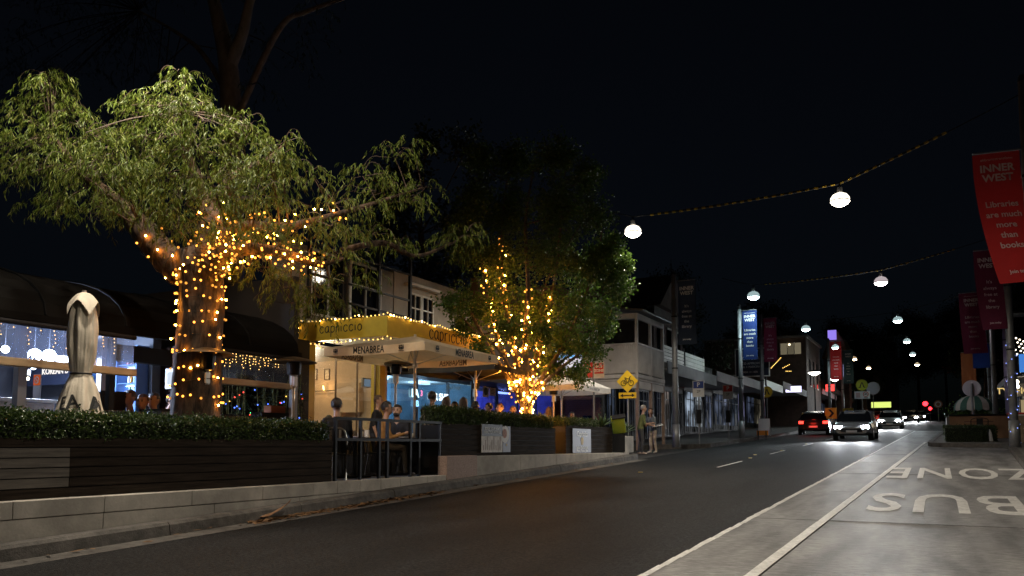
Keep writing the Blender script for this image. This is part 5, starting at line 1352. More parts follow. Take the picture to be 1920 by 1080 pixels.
for x in (-12.55, -12.2): MB().box((x - .02, 8.96, 1.9), (x + .02, 9.42, 2.3)).build('upright', DARK, t)
# small flood light at the foot of the gum
q = atx(412, 790, -9.75); t = thing('garden_spot', 'small white garden spot at the foot of the gum', 'lamp', q)
for k in (-.045, .045): MB().ball(q + Vector((0, k, 0)), .028, 8).build('lens', emit('garden_white', (1, .97, .9), 8), t, smooth=True)
MB().cyl(q - Vector((0, 0, .25)), q - Vector((0, 0, .03)), .02).build('spike', DARK, t)

# ================================================================== BAMBOO WITH COLOURED LIGHTS
STEMG = mat('bamboo_stem', (.12, .14, .04), .5, var=.2, scale=6)
for i, y in enumerate((11.3, 11.75, 12.15, 12.6, 13.1, 13.6)):
    x = -12.3 + .15 * (i % 2)
    t = thing('bamboo', 'slim potted bamboo behind the blind, number %s from the gum trunk' % ('one', 'two', 'three', 'four', 'five', 'six')[i], 'plant', (x, y, .8), group='bamboo screen')
    MB().box((x - .18, y - .18, .8), (x + .18, y + .18, 1.3)).build('pot', DARK, t)
    b = MB(); P = []; D = []
    for k in range(6):
        a = Vector((x + rnd.uniform(-.12, .12), y + rnd.uniform(-.12, .12), 1.25)); e = a + Vector((rnd.uniform(-.15, .15), rnd.uniform(-.15, .15), rnd.uniform(1.1, 1.8)))
        b.tube([a, a.lerp(e, .5), e], [.009, .008, .004], 5)
        for j in range(60):
            f = rnd.uniform(.15, 1); P.append(tuple(a.lerp(e, f) + Vector((rnd.gauss(0, .07), rnd.gauss(0, .07), 0)))); D.append((rnd.gauss(0, .6), rnd.gauss(0, .6), -.5))
    b.build('stems', STEMG, t); leaves('leaves', P, D, np.full(len(P), .11), np.full(len(P), .016), DARKLEAF, t, i)
cols = [(.1, .2, 1), (1, .08, .05), (.1, 1, .25), (.1, .2, 1), (1, .55, .08)]
CBL = [bulb_mesh(.014, emit('party_%d' % k, c, 3)) for k, c in enumerate(cols)]
string('coloured party lights in the bamboo', [(-12.05 + rnd.uniform(-.05, .05), rnd.uniform(11.2, 13.7), rnd.uniform(1.75, 2.5)) for _ in range(34)], [[(-12.08, 11.2, 2.5), (-12.08, 12.5, 2.35), (-12.08, 13.7, 2.5)]], CBL)
q = atx(515, 768, -11.8); t = thing('terracotta_box', 'small terracotta planter box beside the bamboo', 'pot', (-11.8, q.y, 1.5))
MB().box((-11.9, q.y - .2, q.z - .07), (-11.7, q.y + .2, q.z + .07)).build('box', mat('terracotta', (.35, .13, .06), .8), t, bevel=.008)
MB().box((-11.88, q.y - .18, q.z + .06), (-11.72, q.y + .18, q.z + .075)).build('soil', BARK, t)
MB().box((-11.95, q.y - .5, .8), (-11.65, q.y + .5, q.z - .07)).build('stand', DARK, t)

# ================================================================== AGAVES, DELIVERY BAG, POSTERS
AG = mat('agave_leaf', (.10, .16, .07), .5, var=.2, scale=4)
def agave(label, c, r, n=18):
    t = thing('agave', label, 'plant', c, group='agave plants')
    for k in range(n):
        a = k * 2.4; e = R(25 + 55 * (k / n)); d = Vector((math.cos(a) * math.cos(e), math.sin(a) * math.cos(e), math.sin(e))); s_ = Vector((-math.sin(a), math.cos(a), 0)); up_ = s_.cross(d)
        b = MB(); L = r * rnd.uniform(.8, 1.05); pts = []
        for f, w_ in ((0, .035), (.35, .06), (.7, .04), (1, .002)):
            q = Vector((0, 0, .02)) + d * L * f - Vector((0, 0, .10 * L * f * f)); pts.append((q - s_ * w_ * r * 1.6, q + up_ * -.012, q + s_ * w_ * r * 1.6))
        vs = [p for tr in pts for p in tr]; fs = []
        for i in range(3): fs += [(i * 3, i * 3 + 1, i * 3 + 4, i * 3 + 3), (i * 3 + 1, i * 3 + 2, i * 3 + 5, i * 3 + 4)]
        b.add(vs, fs); b.build('leaf', AG, t, smooth=True, world=False)
    return t
q = atx(1128, 805, -9.3); agave('agave at the end of the low hedge', (-9.3, q.y, 1.95), .5)
q = atx(1165, 820, -9.2); agave('larger agave beside the lime delivery bag', (-9.2, q.y, 1.72), .62, 22)
pt_ = thing('stone_trough', 'low stone trough holding the larger agave', 'trough', (-9.2, q.y, 1.17)); MB().box((-9.5, q.y - .45, 1.165), (-8.95, q.y + .5, 1.7)).build('trough', WALLC, pt_, bevel=.02); MB().box((-9.45, q.y - .4, 1.69), (-9.0, q.y + .45, 1.715)).build('soil', BARK, pt_)
q = atx(1015, 775, -9.75); agave('agave behind the foot of the fairy lit tree', (-9.75, q.y, 1.95), .45)
q = atx(1182, 796, -9.05)
LIME = mat('lime_bag', (.42, .55, .05), .6)
t = thing('delivery_bag', 'tilted lime green and black insulated delivery bag', 'bag', (-9.05, 25.0, 1.2), R(20))
c = Vector((0, 0, q.z - 1.2 - .02))
MB().obox(c, (.42, .42, .5), (R(18), R(-8), 0)).build('bag', LIME, t, world=False, bevel=.02)
for k in (-1, 1): MB().obox(c + Vector((k * .0, 0, .0)), (.435, .05, .515), (R(18), R(-8), 0)).build('black_panel', DARK, t, world=False) if k == 1 else MB().obox(c + Vector((.0, -.085, .24)), (.44, .44, .03), (R(18), R(-8), 0)).build('lid', DARK, t, world=False)
MB().box((-.2, -.25, 0), (.2, .25, c.z - .3)).build('stand', DARK, t, world=False)
def poster_base(label, y0, y1, z0, z1, x=-9.03, m=None):
    t = thing('poster', label, 'poster', (x, (y0 + y1) / 2, z0)); MB().box((x, y0, z0), (x + .012, y1, z1)).build('panel', m, t); return t
PX = -9.035 + .012
ya, yb = atx(903, 820, -9.02).y, atx(942, 820, -9.02).y; yc = atx(957, 820, -9.02).y
z0, z1 = atx(930, 848, -9.02).z, atx(930, 796, -9.02).z
t = poster_base('function poster with dark heading and pale room picture on the planter', ya, yb, z0, z1, m=mat('poster_pale', (.5, .46, .42), .6, var=.25, scale=7))
zc = z0 + (z1 - z0) * .58
MB().box((-9.017, ya, zc), (-9.013, yb, z1)).build('heading_panel', mat('poster_dark', (.03, .035, .045), .5), t)
for s_, f in (('BOOK YOUR NEXT', .84), ('FUNCTION WITH US', .72)): lettering(s_, WH, t, (-9.011, (ya + yb) / 2, z0 + (z1 - z0) * f), FACE_X, .085, .001, 0, .95)
b = MB()
for k in range(9): b.box((-9.016, ya + .06 + k * (yb - ya - .1) / 9, z0 + .05), (-9.0145, ya + .1 + k * (yb - ya - .1) / 9, z0 + .16 + .12 * ((k * 7) % 3)))
b.build('picture_shapes', mat('poster_shapes', (.28, .22, .19), .6), t)
t = poster_base('food poster with a white plate beside the function poster', yb + .02, yc, z0, z1 - .03, m=mat('poster_slate', (.16, .17, .22), .5))
b = MB(); b.lathe((-9.016, yb + .12, z1 - .22), [(0, 0), (.2, 0), (.2, .002), (0, .003)], 24, rot=(0, R(90), 0)); b.build('plate_print', mat('plate_print', (.6, .58, .56), .6), t)
b = MB(); b.lathe((-9.012, yb + .1, z1 - .2), [(0, 0), (.11, 0), (.11, .002), (0, .003)], 12, rot=(0, R(90), 0)); b.build('food_print', mat('food_print', (.35, .17, .12), .7, var=.6, scale=40), t)
b = MB(); b.lathe((-9.016, (yb + yc) / 2, z0 + .17), [(0, 0), (.03, 0), (.03, .002), (0, .003)], 12, rot=(0, R(90), 0)); b.build('logo_print', mat('logo_gold', (.5, .35, .12), .6), t)
ya, yb = atx(1074, 827, -9.02).y, atx(1108, 827, -9.02).y; z0, z1 = atx(1090, 849, -9.02).z, atx(1090, 804, -9.02).z
t = poster_base('grey blue restaurant poster with a small gold emblem on the planter', ya, yb, z0, z1, m=mat('poster_blue', (.17, .18, .24), .5))
lettering('Capriccio', WH, t, (-9.014, (ya + yb) / 2, z0 + (z1 - z0) * .78), FACE_X, .2, .001, .002)
b = MB(); b.prism([(-9.016, (ya + yb) / 2 + px_, z0 + (z1 - z0) * (.5 + py_)) for px_, py_ in ((-.07, -.16), (.07, -.16), (.1, .05), (.06, .14), (-.06, .14), (-.1, .05))], (.003, 0, 0)); b.build('emblem', mat('logo_gold', (.5, .35, .12), .6), t)
for s_, f in (('Italian Restaurant', .22), ('Pizza | Pasta | Etc', .09)): lettering(s_, WH, t, (-9.014, (ya + yb) / 2, z0 + (z1 - z0) * f), FACE_X, .12, .001)
# ================================================================== PEOPLE
def capsule(b, p0, p1, r0, r1, n=10):
    p0 = Vector(p0); p1 = Vector(p1); d = (p1 - p0); L = d.length; d = d.normalized() if L > 1e-6 else Vector((0, 0, 1))
    pts = []; rd = []
    for k in (0, .5, .87): pts.append(p0 - d * r0 * math.sqrt(max(0, 1 - k * k)) * (1 if k else 1)); rd.append(max(r0 * k, .001))
    pts.append(p0); rd.append(r0); pts.append(p1); rd.append(r1)
    for k in (.87, .5, 0): pts.append(p1 + d * r1 * math.sqrt(max(0, 1 - k * k))); rd.append(max(r1 * k, .001))
    b.tube(pts, rd, n)
SKIN = [mat('skin_a', (.42, .24, .16), .5), mat('skin_b', (.5, .3, .21), .5), mat('skin_c', (.3, .16, .1), .5)]
HAIRD = mat('hair_dark', (.018, .012, .01), .45, var=.3, scale=30, bump=.5, bscale=70, stretch=(6, 6, 1))
HAIRB = mat('hair_brown', (.07, .035, .018), .45, var=.3, scale=30, bump=.5, bscale=70, stretch=(6, 6, 1))
HAIRG = mat('hair_grey', (.3, .28, .26), .5, var=.3, scale=30)
EYE_ = mat('eye_dark', (.02, .015, .012), .2); LIP = mat('lip', (.3, .11, .09), .5)
def person(label, loc, rz, seated=True, shirt=(.02, .02, .025), trousers=(.03, .03, .04), skin=0, hair=None, long_hair=False, beard=False, lean=.08, scale=1., arms='table', head_turn=0., group=None, sleeves=True, shoes=(.05, .04, .04)):
    sh = .46
    pz = sh + .10 if seated else .93
    ch = Vector((0, lean, pz + .36)); nk = Vector((0, lean * 1.25, pz + .52)); hd = Vector((0, lean * 1.25 + .02, pz + .685))
    B = []     # (p0,p1,r0,r1,mat)
    for s in (-1, 1):
        B.append(((s * .075, 0, pz), (s * .085, lean, pz + .36), .115, .115, 1))
        B.append(((s * .05, lean, pz + .40), (s * .185, lean, pz + .425), .075, .065, 1))
        hip = Vector((s * .09, .0, pz - .02))
        if seated:
            kn = Vector((s * .12, .43, sh + .05)); an = Vector((s * .13, .40 + .06 * s, .09))
        else:
            kn = Vector((s * .095, .03 + .02 * s, .50)); an = Vector((s * .1, -.02 + .05 * s, .09))
        B.append((hip, kn, .095, .065, 2)); B.append((kn, an, .06, .045, 2)); B.append((an + Vector((0, .0, -.03)), an + Vector((s * .02, .15, -.045)), .042, .034, 3))
        shd = Vector((s * .20, lean, pz + .415))
        if arms == 'table': el = shd + Vector((s * .05, .10, -.27)); wr_ = el + Vector((-s * .06, .24, .07))
        elif arms == 'hold': el = shd + Vector((s * .04, .04, -.29)); wr_ = el + Vector((-s * .10, .25, .04))
        else: el = shd + Vector((s * .05, -.03, -.29)); wr_ = el + Vector((0, .08, -.25))
        B.append((shd, el, .055, .043, 1)); B.append((el, wr_, .042, .03, 1 if sleeves else 0)); d = (wr_ - el).normalized()
        B.append((wr_, wr_ + d * .075, .03, .034, 0))
        B[-1] += (s, d)
    B.append(((0, lean, pz + .43), nk + Vector((0, .01, .06)), .06, .052, 0))
    B.append((hd + Vector((0, .025, -.055)), hd + Vector((0, -.005, .035)), .068, .088, 0))
    B.append((hd + Vector((0, -.025, .01)), hd + Vector((0, -.02, .03)), .085, .085, 0))
    b = MB()
    for q in B: capsule(b, q[0], q[1], q[2], q[3])
    me = bpy.data.meshes.new('tmp'); me.from_pydata(b.v, [], b.f); o = bpy.data.objects.new('tmp', me); COL.objects.link(o)
    md = o.modifiers.new('r', 'REMESH'); md.mode = 'VOXEL'; md.voxel_size = .021; md.use_smooth_shade = True
    ms = o.modifiers.new('s', 'SMOOTH'); ms.iterations = 3; ms.factor = .5
    dg = bpy.context.evaluated_depsgraph_get(); dg.update(); m2 = bpy.data.meshes.new_from_object(o.evaluated_get(dg)); bpy.data.objects.remove(o)
    nv = len(m2.vertices); co = np.empty(nv * 3, np.float32); m2.vertices.foreach_get('co', co); V = co.reshape(-1, 3).tolist()
    F = [tuple(p.vertices) for p in m2.polygons]
    C = np.array([np.mean([V[i] for i in f], axis=0) for f in F]); best = np.full(len(F), 9.); mi = np.zeros(len(F), int)
    for q in B:
        p0 = np.array(q[0]); p1 = np.array(q[1]); d = p1 - p0; tt = np.clip(((C - p0) @ d) / max(1e-9, d @ d), 0, 1)[:, None]
        rr_ = q[2] + (q[3] - q[2]) * tt[:, 0]; dist = np.linalg.norm(C - (p0 + d * tt), axis=1) - rr_
        k = dist < best; best[k] = dist[k]; mi[k] = q[4]
    bb = MB(); bb.v = [tuple(v) for v in V]; bb.f = F; bb.m = mi.tolist()
    hM = Matrix.Rotation(head_turn, 3, 'Z')
    def H_(x, y, z): return hd + hM @ Vector((x, y, z))
    # face
    bb.tube([H_(0, .083, .03), H_(0, .098, .0), H_(0, .108, -.022), H_(0, .085, -.032)], [.008, .011, .015, .008], 6, 0)
    for s in (-1, 1):
        bb.ball(H_(s * .032, .076, .018), .012, 6, 4); bb.ball(H_(s * .088, -.01, -.005), .026, 6, 0, (.4, .8, 1.2)); bb.ball(H_(s * .033, .08, .042), .016, 6, 5, (1.2, .5, .3))
    bb.ball(H_(0, .08, -.058), .02, 6, 6, (1.2, .5, .3))
    for q in B:
        if len(q) > 5:
            s, d = q[5], q[6]; w0 = Vector(q[1]); side = d.cross(Vector((0, 0, 1))).normalized()
            for k, L in enumerate((.062, .07, .066, .052)):
                a = w0 + side * (k - 1.5) * .019 + d * .02; e = a + d * L * .55 + Vector((0, 0, -.012)); f = e + d * L * .4 + Vector((0, 0, -.03)); bb.tube([a, e, f], [.0095, .009, .006], 5, 0)
            a = Vector(q[0]) + side * (-s) * .03 + d * .02; bb.tube([a, a + side * (-s) * .03 + d * .03, a + side * (-s) * .03 + d * .065], [.011, .01, .007], 5, 0)
    key = 'cloth_%02x%02x%02x' % tuple(int(255 * c) for c in shirt); sm = mat(key, shirt, .85, var=.25, scale=9, bump=.5, bscale=14)
    tm = mat('cloth_%02x%02x%02x' % tuple(int(255 * c) for c in trousers), trousers, .85, var=.2, scale=9, bump=.5, bscale=14)
    hm = hair or HAIRD
    o = bb.build('person', [SKIN[skin], sm, tm, mat('shoe_%d' % int(shoes[0] * 100), shoes, .6), EYE_, hm, LIP], None, smooth=True)
    o.location = loc; o.rotation_euler = (0, 0, rz); o.scale = (scale,) * 3
    tag(o, label, 'person', group)
    hb = MB(); vs = []; n = 18; m = 12; hr = random.Random(len(label))
    for i in range(m + 1):
        th = math.pi * i / m
        for j in range(n):
            a = 2 * math.pi * j / n; x, y, z = math.sin(th) * math.cos(a), math.sin(th) * math.sin(a), math.cos(th)
            r = 1 + .05 * math.sin(5 * a + 3 * th) + hr.uniform(-.02, .02)
            zz = z * .112 * r
            if long_hair and z < 0 and y < .35: zz = z * .36 * r; x *= 1.12 + .25 * -z; y = y * (.8 + .25 * -z) - .12 * -z
            vs.append(H_(x * .099 * r, y * .108 * r - .014, zz + .022))
    fs = []
    for i in range(m):
        for j in range(n):
            a = 2 * math.pi * (j + .5) / n; th = math.pi * (i + .5) / m; y, z = math.sin(th) * math.sin(a), math.cos(th)
            lim = -.1 if not long_hair else -2
            if y > .42 and z < .52: continue
            if z < lim - .45 * (y < -.3) : continue
            fs.append((i * n + j, (i + 1) * n + j, (i + 1) * n + (j + 1) % n, i * n + (j + 1) % n))
    hb.add(vs, fs); hb.build('hair', hm, o, smooth=True, world=False)
    if beard:
        q = MB().ball((0, 0, 0), .066, 12, 0, (1, .75, .75)); q.v = [tuple(H_(x, y + .045, z - .07)) for x, y, z in q.v]; q.build('beard', hm, o, smooth=True, world=False)
    return o
def on(u, X, z): q = atx(u, 780, X); return (X, q.y, z)
AWAY, RIGHT, LEFTW, TOCAM = R(27), R(-63), R(117), R(207)
person('diner in black top seen from behind at the railing', on(632, -9.45, .8), AWAY + R(15), hair=HAIRD, scale=1.05, shirt=(.012, .012, .015), trousers=(.2, .18, .14), head_turn=R(-20))
person('person in black t-shirt standing behind the tan shirted diner', on(702, -10.7, .8), RIGHT, seated=False, hair=HAIRB, shirt=(.008, .008, .01), scale=.96, arms='down', sleeves=False, lean=.06)
person('diner in tan shirt and pale trousers turned to the right', on(714, -9.65, .8), RIGHT + R(10), shirt=(.34, .17, .05), trousers=(.4, .33, .24), hair=HAIRD, scale=1.06)
person('bearded diner in black sweatshirt facing the street', on(748, -10.15, .8), TOCAM + R(-10), shirt=(.012, .013, .02), beard=True, hair=HAIRD, scale=1.06, skin=1)
person('broad diner in dark shirt seen from behind right of the umbrella pole', on(806, -9.95, 1.17), AWAY + R(-20), shirt=(.03, .028, .03), hair=HAIRD, scale=1.04)
person('long haired diner seen from behind above the short hedge', on(836, -10.0, 1.17), AWAY, shirt=(.05, .03, .02), hair=HAIRB, long_hair=True, scale=.98)
person('diner half hidden between two long haired diners', on(853, -11.0, 1.17), TOCAM, shirt=(.08, .05, .03), hair=HAIRD, scale=.98)
person('diner with long hair and pale brown top behind the hedge', on(871, -10.0, 1.17), AWAY + R(20), shirt=(.2, .11, .07), hair=HAIRB, long_hair=True, scale=1.0)
person('dark haired diner low behind the hedge', on(891, -10.0, 1.17), AWAY, shirt=(.03, .03, .03), hair=HAIRD, scale=.95)
person('diner in profile looking left in front of the violet shop', on(924, -10.3, 1.17), LEFTW, shirt=(.04, .04, .05), hair=HAIRD, skin=0, scale=.97)
person('diner in grey blue shirt behind the one in profile', on(944, -10.6, 1.17), LEFTW + R(30), shirt=(.12, .14, .2), hair=HAIRB, skin=0)
person('diner near the foot of the fairy lit tree', on(962, -11.0, 1.17), TOCAM, shirt=(.2, .14, .12), hair=HAIRB, skin=1)
person('woman in tan top seen from behind under the white umbrella', on(1030, -9.75, 1.17), AWAY, shirt=(.45, .28, .14), hair=HAIRB, long_hair=True, scale=.96)
person('dark haired woman facing the street under the white umbrella', on(1069, -10.2, 1.17), TOCAM + R(30), shirt=(.03, .03, .03), hair=HAIRD, long_hair=True, scale=.92, skin=1)
person('person in blue shirt seated by the bottle shelf', on(254, -12.2, .8), LEFTW + R(60), shirt=(.08, .12, .4), hair=HAIRB, skin=0, scale=1.12)
person('bare headed diner in dark top between blue shirt and gum trunk', on(272, -11.9, .8), TOCAM, shirt=(.05, .05, .06), hair=HAIRB, skin=1, scale=1.06)
person('diner in black jacket nearest the gum trunk at left', on(297, -12.1, .8), TOCAM + R(-20), shirt=(.02, .02, .02), hair=HAIRD, skin=1, scale=1.1)
person('person leaning in dark clothes behind the seated diners at left', on(286, -13.2, .8), RIGHT, seated=False, shirt=(.06, .06, .065), hair=HAIRD, scale=.9, lean=.3, arms='hold')
person('bar attendant with light brown hair behind the stone counter', (-16.0, 9.4, .8), LEFTW + R(70), seated=False, shirt=(.25, .22, .2), hair=HAIRB, skin=1, scale=.98, arms='hold')
person('dark seated figure inside the restaurant by the left yellow pillar', (-14.9, 17.9, .86), AWAY, shirt=(.015, .015, .018), hair=HAIRD)
person('small dark figure seated inside left of the railing diner', (-14.7, 18.6, .86), TOCAM, shirt=(.03, .02, .02), hair=HAIRD, scale=.92)
m1 = person('man in olive polo shirt with dark shorts standing at the lane mouth', (-9.75, 29.3, road_z(29.3) - .03), RIGHT, seated=False, shirt=(.14, .16, .05), trousers=(.06, .06, .065), hair=HAIRG, skin=1, arms='hold', sleeves=False, scale=1.05, shoes=(.45, .35, .3))
m2_ = person('woman with long brown hair and pale skirt beside the man in olive', (-9.55, 30.15, road_z(30.15) - .03), LEFTW + R(35), seated=False, shirt=(.14, .16, .17), trousers=(.5, .4, .3), hair=HAIRB, long_hair=True, skin=1, arms='hold', sleeves=False, scale=.98, shoes=(.55, .5, .45))
q = atx(1246, 790, -9.4); o = thing('menu_card', 'pale menu card held out by the woman with long brown hair', 'card', (-9.4, 29.95, road_z(30) + 1.02))
MB().obox((-9.35, 30.05, road_z(30) + 1.03), (.42, .3, .012), (R(12), R(-10), R(25))).build('card', WH, o)
MB().obox((-9.35, 30.05, road_z(30) + 1.042), (.3, .2, .003), (R(12), R(-10), R(25))).build('print', GREYP, o)
# chairs that show
chair('pale steel chair of the railing diner', *on(628, -9.35, .8), AWAY + R(15))
chair('pale steel chair under the tan shirted diner', *on(706, -9.55, .8), RIGHT)
chair('pale steel chair of the bearded diner', *on(750, -10.3, .8), TOCAM)
chair('empty white chair beside the woman in tan top', *on(1050, -9.9, 1.17), LEFTW, WHITEP)
chair('chair of the broad diner in dark shirt', *on(806, -9.8, 1.17), AWAY)

# ================================================================== STREET LIGHTS ON SPAN WIRES
BL, YE = mat('cable_black', (.01, .01, .01), .6), mat('cable_yellow', (.55, .36, .02), .6)
SHADE = mat('lamp_shade_white', (.6, .62, .6), .5, trans=.3)
def pendant(label, x, y, z, col, power, scale=1., visible_col=None):
    t = thing('street_lamp', label, 'street lamp', (x, y, z), group='street lamps on span wires'); s = scale
    MB().lathe((x, y, z), [(.30 * s, -.02 * s), (.31 * s, 0), (.29 * s, .12 * s), (.22 * s, .22 * s), (.12 * s, .27 * s), (.09 * s, .28 * s)], 24).build('shade', emit('lamp_dome_%02d%02d%02d' % tuple(int(99 * c) for c in (visible_col or col)), visible_col or col, 2.2 if power > 400 else .45), t, smooth=True)
    MB().lathe((x, y, z), [(.315 * s, -.015), (.33 * s, 0), (.315 * s, .015)], 24).build('rim', BLACKM, t)
    MB().lathe((x, y, z), [(0, -.16 * s), (.14 * s, -.14 * s), (.25 * s, -.07 * s), (.285 * s, 0), (0, .01)], 24).build('diffuser', emit('lamp_glass_%02d%02d%02d' % tuple(int(99 * c) for c in (visible_col or col)), visible_col or col, 40), t, smooth=True)
    MB().cyl((x, y, z + .28 * s), (x, y, z + .46 * s), .085 * s, n=12).build('ballast', mat('ballast_grey', (.4, .4, .4), .4, .5), t)
    MB().cyl((x, y, z + .46 * s), (x, y, z + .6 * s), .02, n=6).build('hanger', BLACKM, t)
    lamp('street_light', t, (x, y, z - .24 * s), power, col, 'SPOT', .2, spot=R(166), blend=.35)
    return t
def span(label, pts_, sag, x_from, x_to):
    pts_ = [Vector(q) for q in pts_]; t = thing('span_wire', label, 'cable', pts_[0], group='span wires'); pts = []
    for A, B in zip(pts_[:-1], pts_[1:]):
        n = max(4, int((B - A).length / .11)); pts += [A.lerp(B, k / n) - Vector((0, 0, sag * (B - A).length * 4 * (k / n) * (1 - k / n))) for k in range(n)]
    pts.append(pts_[-1]); MB().tube(pts, .014, 5).build('wire', BL, t)
    sl_ = [k for k in range(len(pts) - 1) if x_from < pts[k].x < x_to]
    if len(sl_) > 2:
        MB().tube([pts[k] for k in sl_], .031, 6).build('black_sleeve', BL, t)
        for k in sl_[::2]: MB().tube([pts[k], pts[k + 1]], .034, 6).build('yellow_sleeve', YE, t)
    return pts
WARM, CYAN, PINK = (1, .89, .73), (.72, .98, 1), (1, .85, .88)
def wire_z(pts, x): return min(pts, key=lambda q: abs(q.x - x)).z
LP = {}
Lc = [('warm street lamp hanging just above the top left of the view', 'nearest warm street lamp over the right lane, above the view'), ('bright warm street lamp at the right edge of the street tree', 'bright warm street lamp in the middle of the sky'), ('cyan street lamp above the blue banner', 'pinkish street lamp below the bright warm one'),
      ('cyan street lamp over the left lane beyond the blue banner', 'cyan street lamp below the pinkish one'), ('pale cyan street lamp of the fourth far span, left', 'pale cyan street lamp of the fourth far span, right'), ('warm orange street lamp above the far red banner', 'small cyan street lamp far up the right lane'), ('small warm street lamp far up the street, left', 'small warm street lamp far up the street, right')]
ys = [7.4, 23.7, 42.3, 61, 80, 99, 121]
for i, y in enumerate(ys):
    zz = [road_z(y) + 7.3, road_z(y) + 7.5]
    if i == 0: zz = [8.35, 8.2]
    if i == 1: zz = [7.85, 8.02]
    xs = (-8.05, -2.15) if i else (-9.1, -2.15)
    span(['span wire overhead, out of view', 'black and yellow span wire between the two bright warm lamps', 'black and yellow span wire with the pinkish lamp', 'span wire of the cyan lamps', 'fourth span wire far up', 'fifth span wire far up', 'sixth span wire far up'][i],
         [(-9.6, y, zz[0] + 1.1), (xs[0], y, zz[0] + (.5 if i < 2 else .6)), (xs[1], y, zz[1] + (.5 if i < 2 else .6)), (kr(min(y, 30)) + .6, y, zz[1] + (2.3 if i == 1 else 1.7))], .012, -7.6 if i in (1, 2) else 50, .4 if i == 1 else 1.)
    for j, x in enumerate(xs):
        col = WARM if i < 2 else ((CYAN, PINK), (CYAN, CYAN), (CYAN, CYAN), ((1, .7, .4), CYAN), ((1, .75, .45), (1, .8, .5)))[i - 2][j]
        pw = [(2000, 1050), (1000, 700), (230, 230), (200, 200), (160, 160), (150, 120), (120, 120)][i][j]
        pendant(Lc[i][j], x, y, zz[j], col, pw, .84 if i < 2 else 1.)

# ================================================================== POLES AND BANNERS
def banner(label, x, y, zt, h, wd, col, words, side=1, sway=0., twist=0., group='library banners'):
    """cloth hung from an arm at its top; local x runs along the cloth"""
    t = thing('banner', label, 'banner', (x, y, zt - h), twist, group)
    m = mat('banner_%02x%02x%02x' % tuple(int(255 * c) for c in col), col, .8, var=.06, scale=4, bump=.1, bscale=6, trans=.3)
    def S_(u_, v_): # u across 0..1, v down 0..1
        return Vector((side * (u_ * wd) + sway * v_ * v_, .05 * math.sin(v_ * 5 + u_ * 2) * v_ - .04 * math.sin(u_ * 3.1), h * (1 - v_)))
    b = MB(); nu, nv = 6, 18
    b.add([S_(i / nu, j / nv) for j in range(nv + 1) for i in range(nu + 1)], [(j * (nu + 1) + i, j * (nu + 1) + i + 1, (j + 1) * (nu + 1) + i + 1, (j + 1) * (nu + 1) + i) for j in range(nv) for i in range(nu)])
    b.build('cloth', m, t, smooth=True, world=False)
    ink = mat('banner_white', (.7, .68, .66), .8)
    for s_, vv, sz, bo in words:
        me = text_mesh(s_, sz, 0, bo, 1.0).copy(); mxw = max((abs(q.co.x) for q in me.vertices), default=1)
        k = min(1, wd * .46 / mxw)
        for q in me.vertices:
            uu = .5 + q.co.x * k / wd; v2 = vv - q.co.y * (1 if bo < .005 else 1.0) / h
            if side < 0: uu = 1 - uu
            p = S_(uu, v2); q.co = p + Vector((0, -.018, 0))
        me.materials.clear(); me.materials.append(ink); part('lettering', me, t)
    for zz in (h + .03,): MB().bar((-side * .12, 0, zz), (side * wd, 0, zz), .025, .025).build('arm', POLEM, t, world=False)
    return t
def pole(label, x, y, h, r=.09, m=None, z0=None):
    z0 = road_z(y) + .13 if z0 is None else z0
    t = thing('banner_pole', label, 'pole', (x, y, z0), group='banner poles along the street')
    MB().cyl((x, y, z0), (x, y, z0 + h), r, r * .88, 16).build('shaft', m or POLEM, t, smooth=True)
    MB().cyl((x, y, z0 + h), (x, y, z0 + h + .12), r * .95, r * .7, 12).build('cap', BLACKM, t)
    MB().cyl((x, y, z0), (x, y, z0 + .9), r * 1.35, r * 1.25, 16).build('base', m or POLEM, t, smooth=True)
    for f in (.45, .75): MB().cyl((x, y, z0 + h * f), (x, y, z0 + h * f + .05), r * 1.08, n=14).build('band', BLACKM, t)
    return t
LIBR = [('#librariestransform', .05, .07, 0), ('INNER', .12, .20, .006), ('WEST', .195, .20, .006), ('Libraries', .40, .16, .003), ('are much', .48, .16, .003), ('more', .56, .16, .003), ('than', .64, .16, .003), ('books', .72, .16, .003), ('Join today', .92, .09, .002)]
FREE = [('INNER', .12, .2, .006), ('WEST', .195, .2, .006), ("It's", .40, .15, .002), ('always', .48, .15, .002), ('free at', .56, .15, .002), ('the', .64, .15, .002), ('library', .72, .15, .002), ('Join today', .92, .08, .002)]
RED, BLUE, MAG, TEAL, NAVY = (.42, .02, .02), (.012, .04, .2), (.13, .012, .04), (.03, .07, .08), (.02, .03, .05)
for i, (u, X, vt, col, words, lab, lab2) in enumerate(((1263, -9.2, 515, NAVY, FREE, 'tall dark pole right of the white verandah', 'black banner on the pole right of the verandah'), (1386, -9.0, 575, BLUE, LIBR, 'blue grey pole left of the blue banner', 'bright blue library banner on the left side'), (1426, -9.0, 590, MAG, FREE, 'blue grey pole right of the blue banner', 'magenta banner right of the blue banner'),
                                                (1552, -9.0, 625, RED, LIBR, 'far pole beside the red banner on the left side', 'bright red banner far up the left side'), (1577, -9.0, 645, TEAL, FREE, 'farther pole next to the dark teal banner', 'dark teal banner far up the left side'))):
    q = atx(u, vt, X); g0 = road_z(q.y) + .13; h = min(q.z - g0, 8.2)
    pole(lab, X, q.y, h, .115 if i < 3 else .14)
    hb = 2.55 if i < 3 else 3.6
    banner(lab2, X + .16, q.y, g0 + h - (.25 if i else .3), hb, .72 if i < 3 else 1.0, col, words)
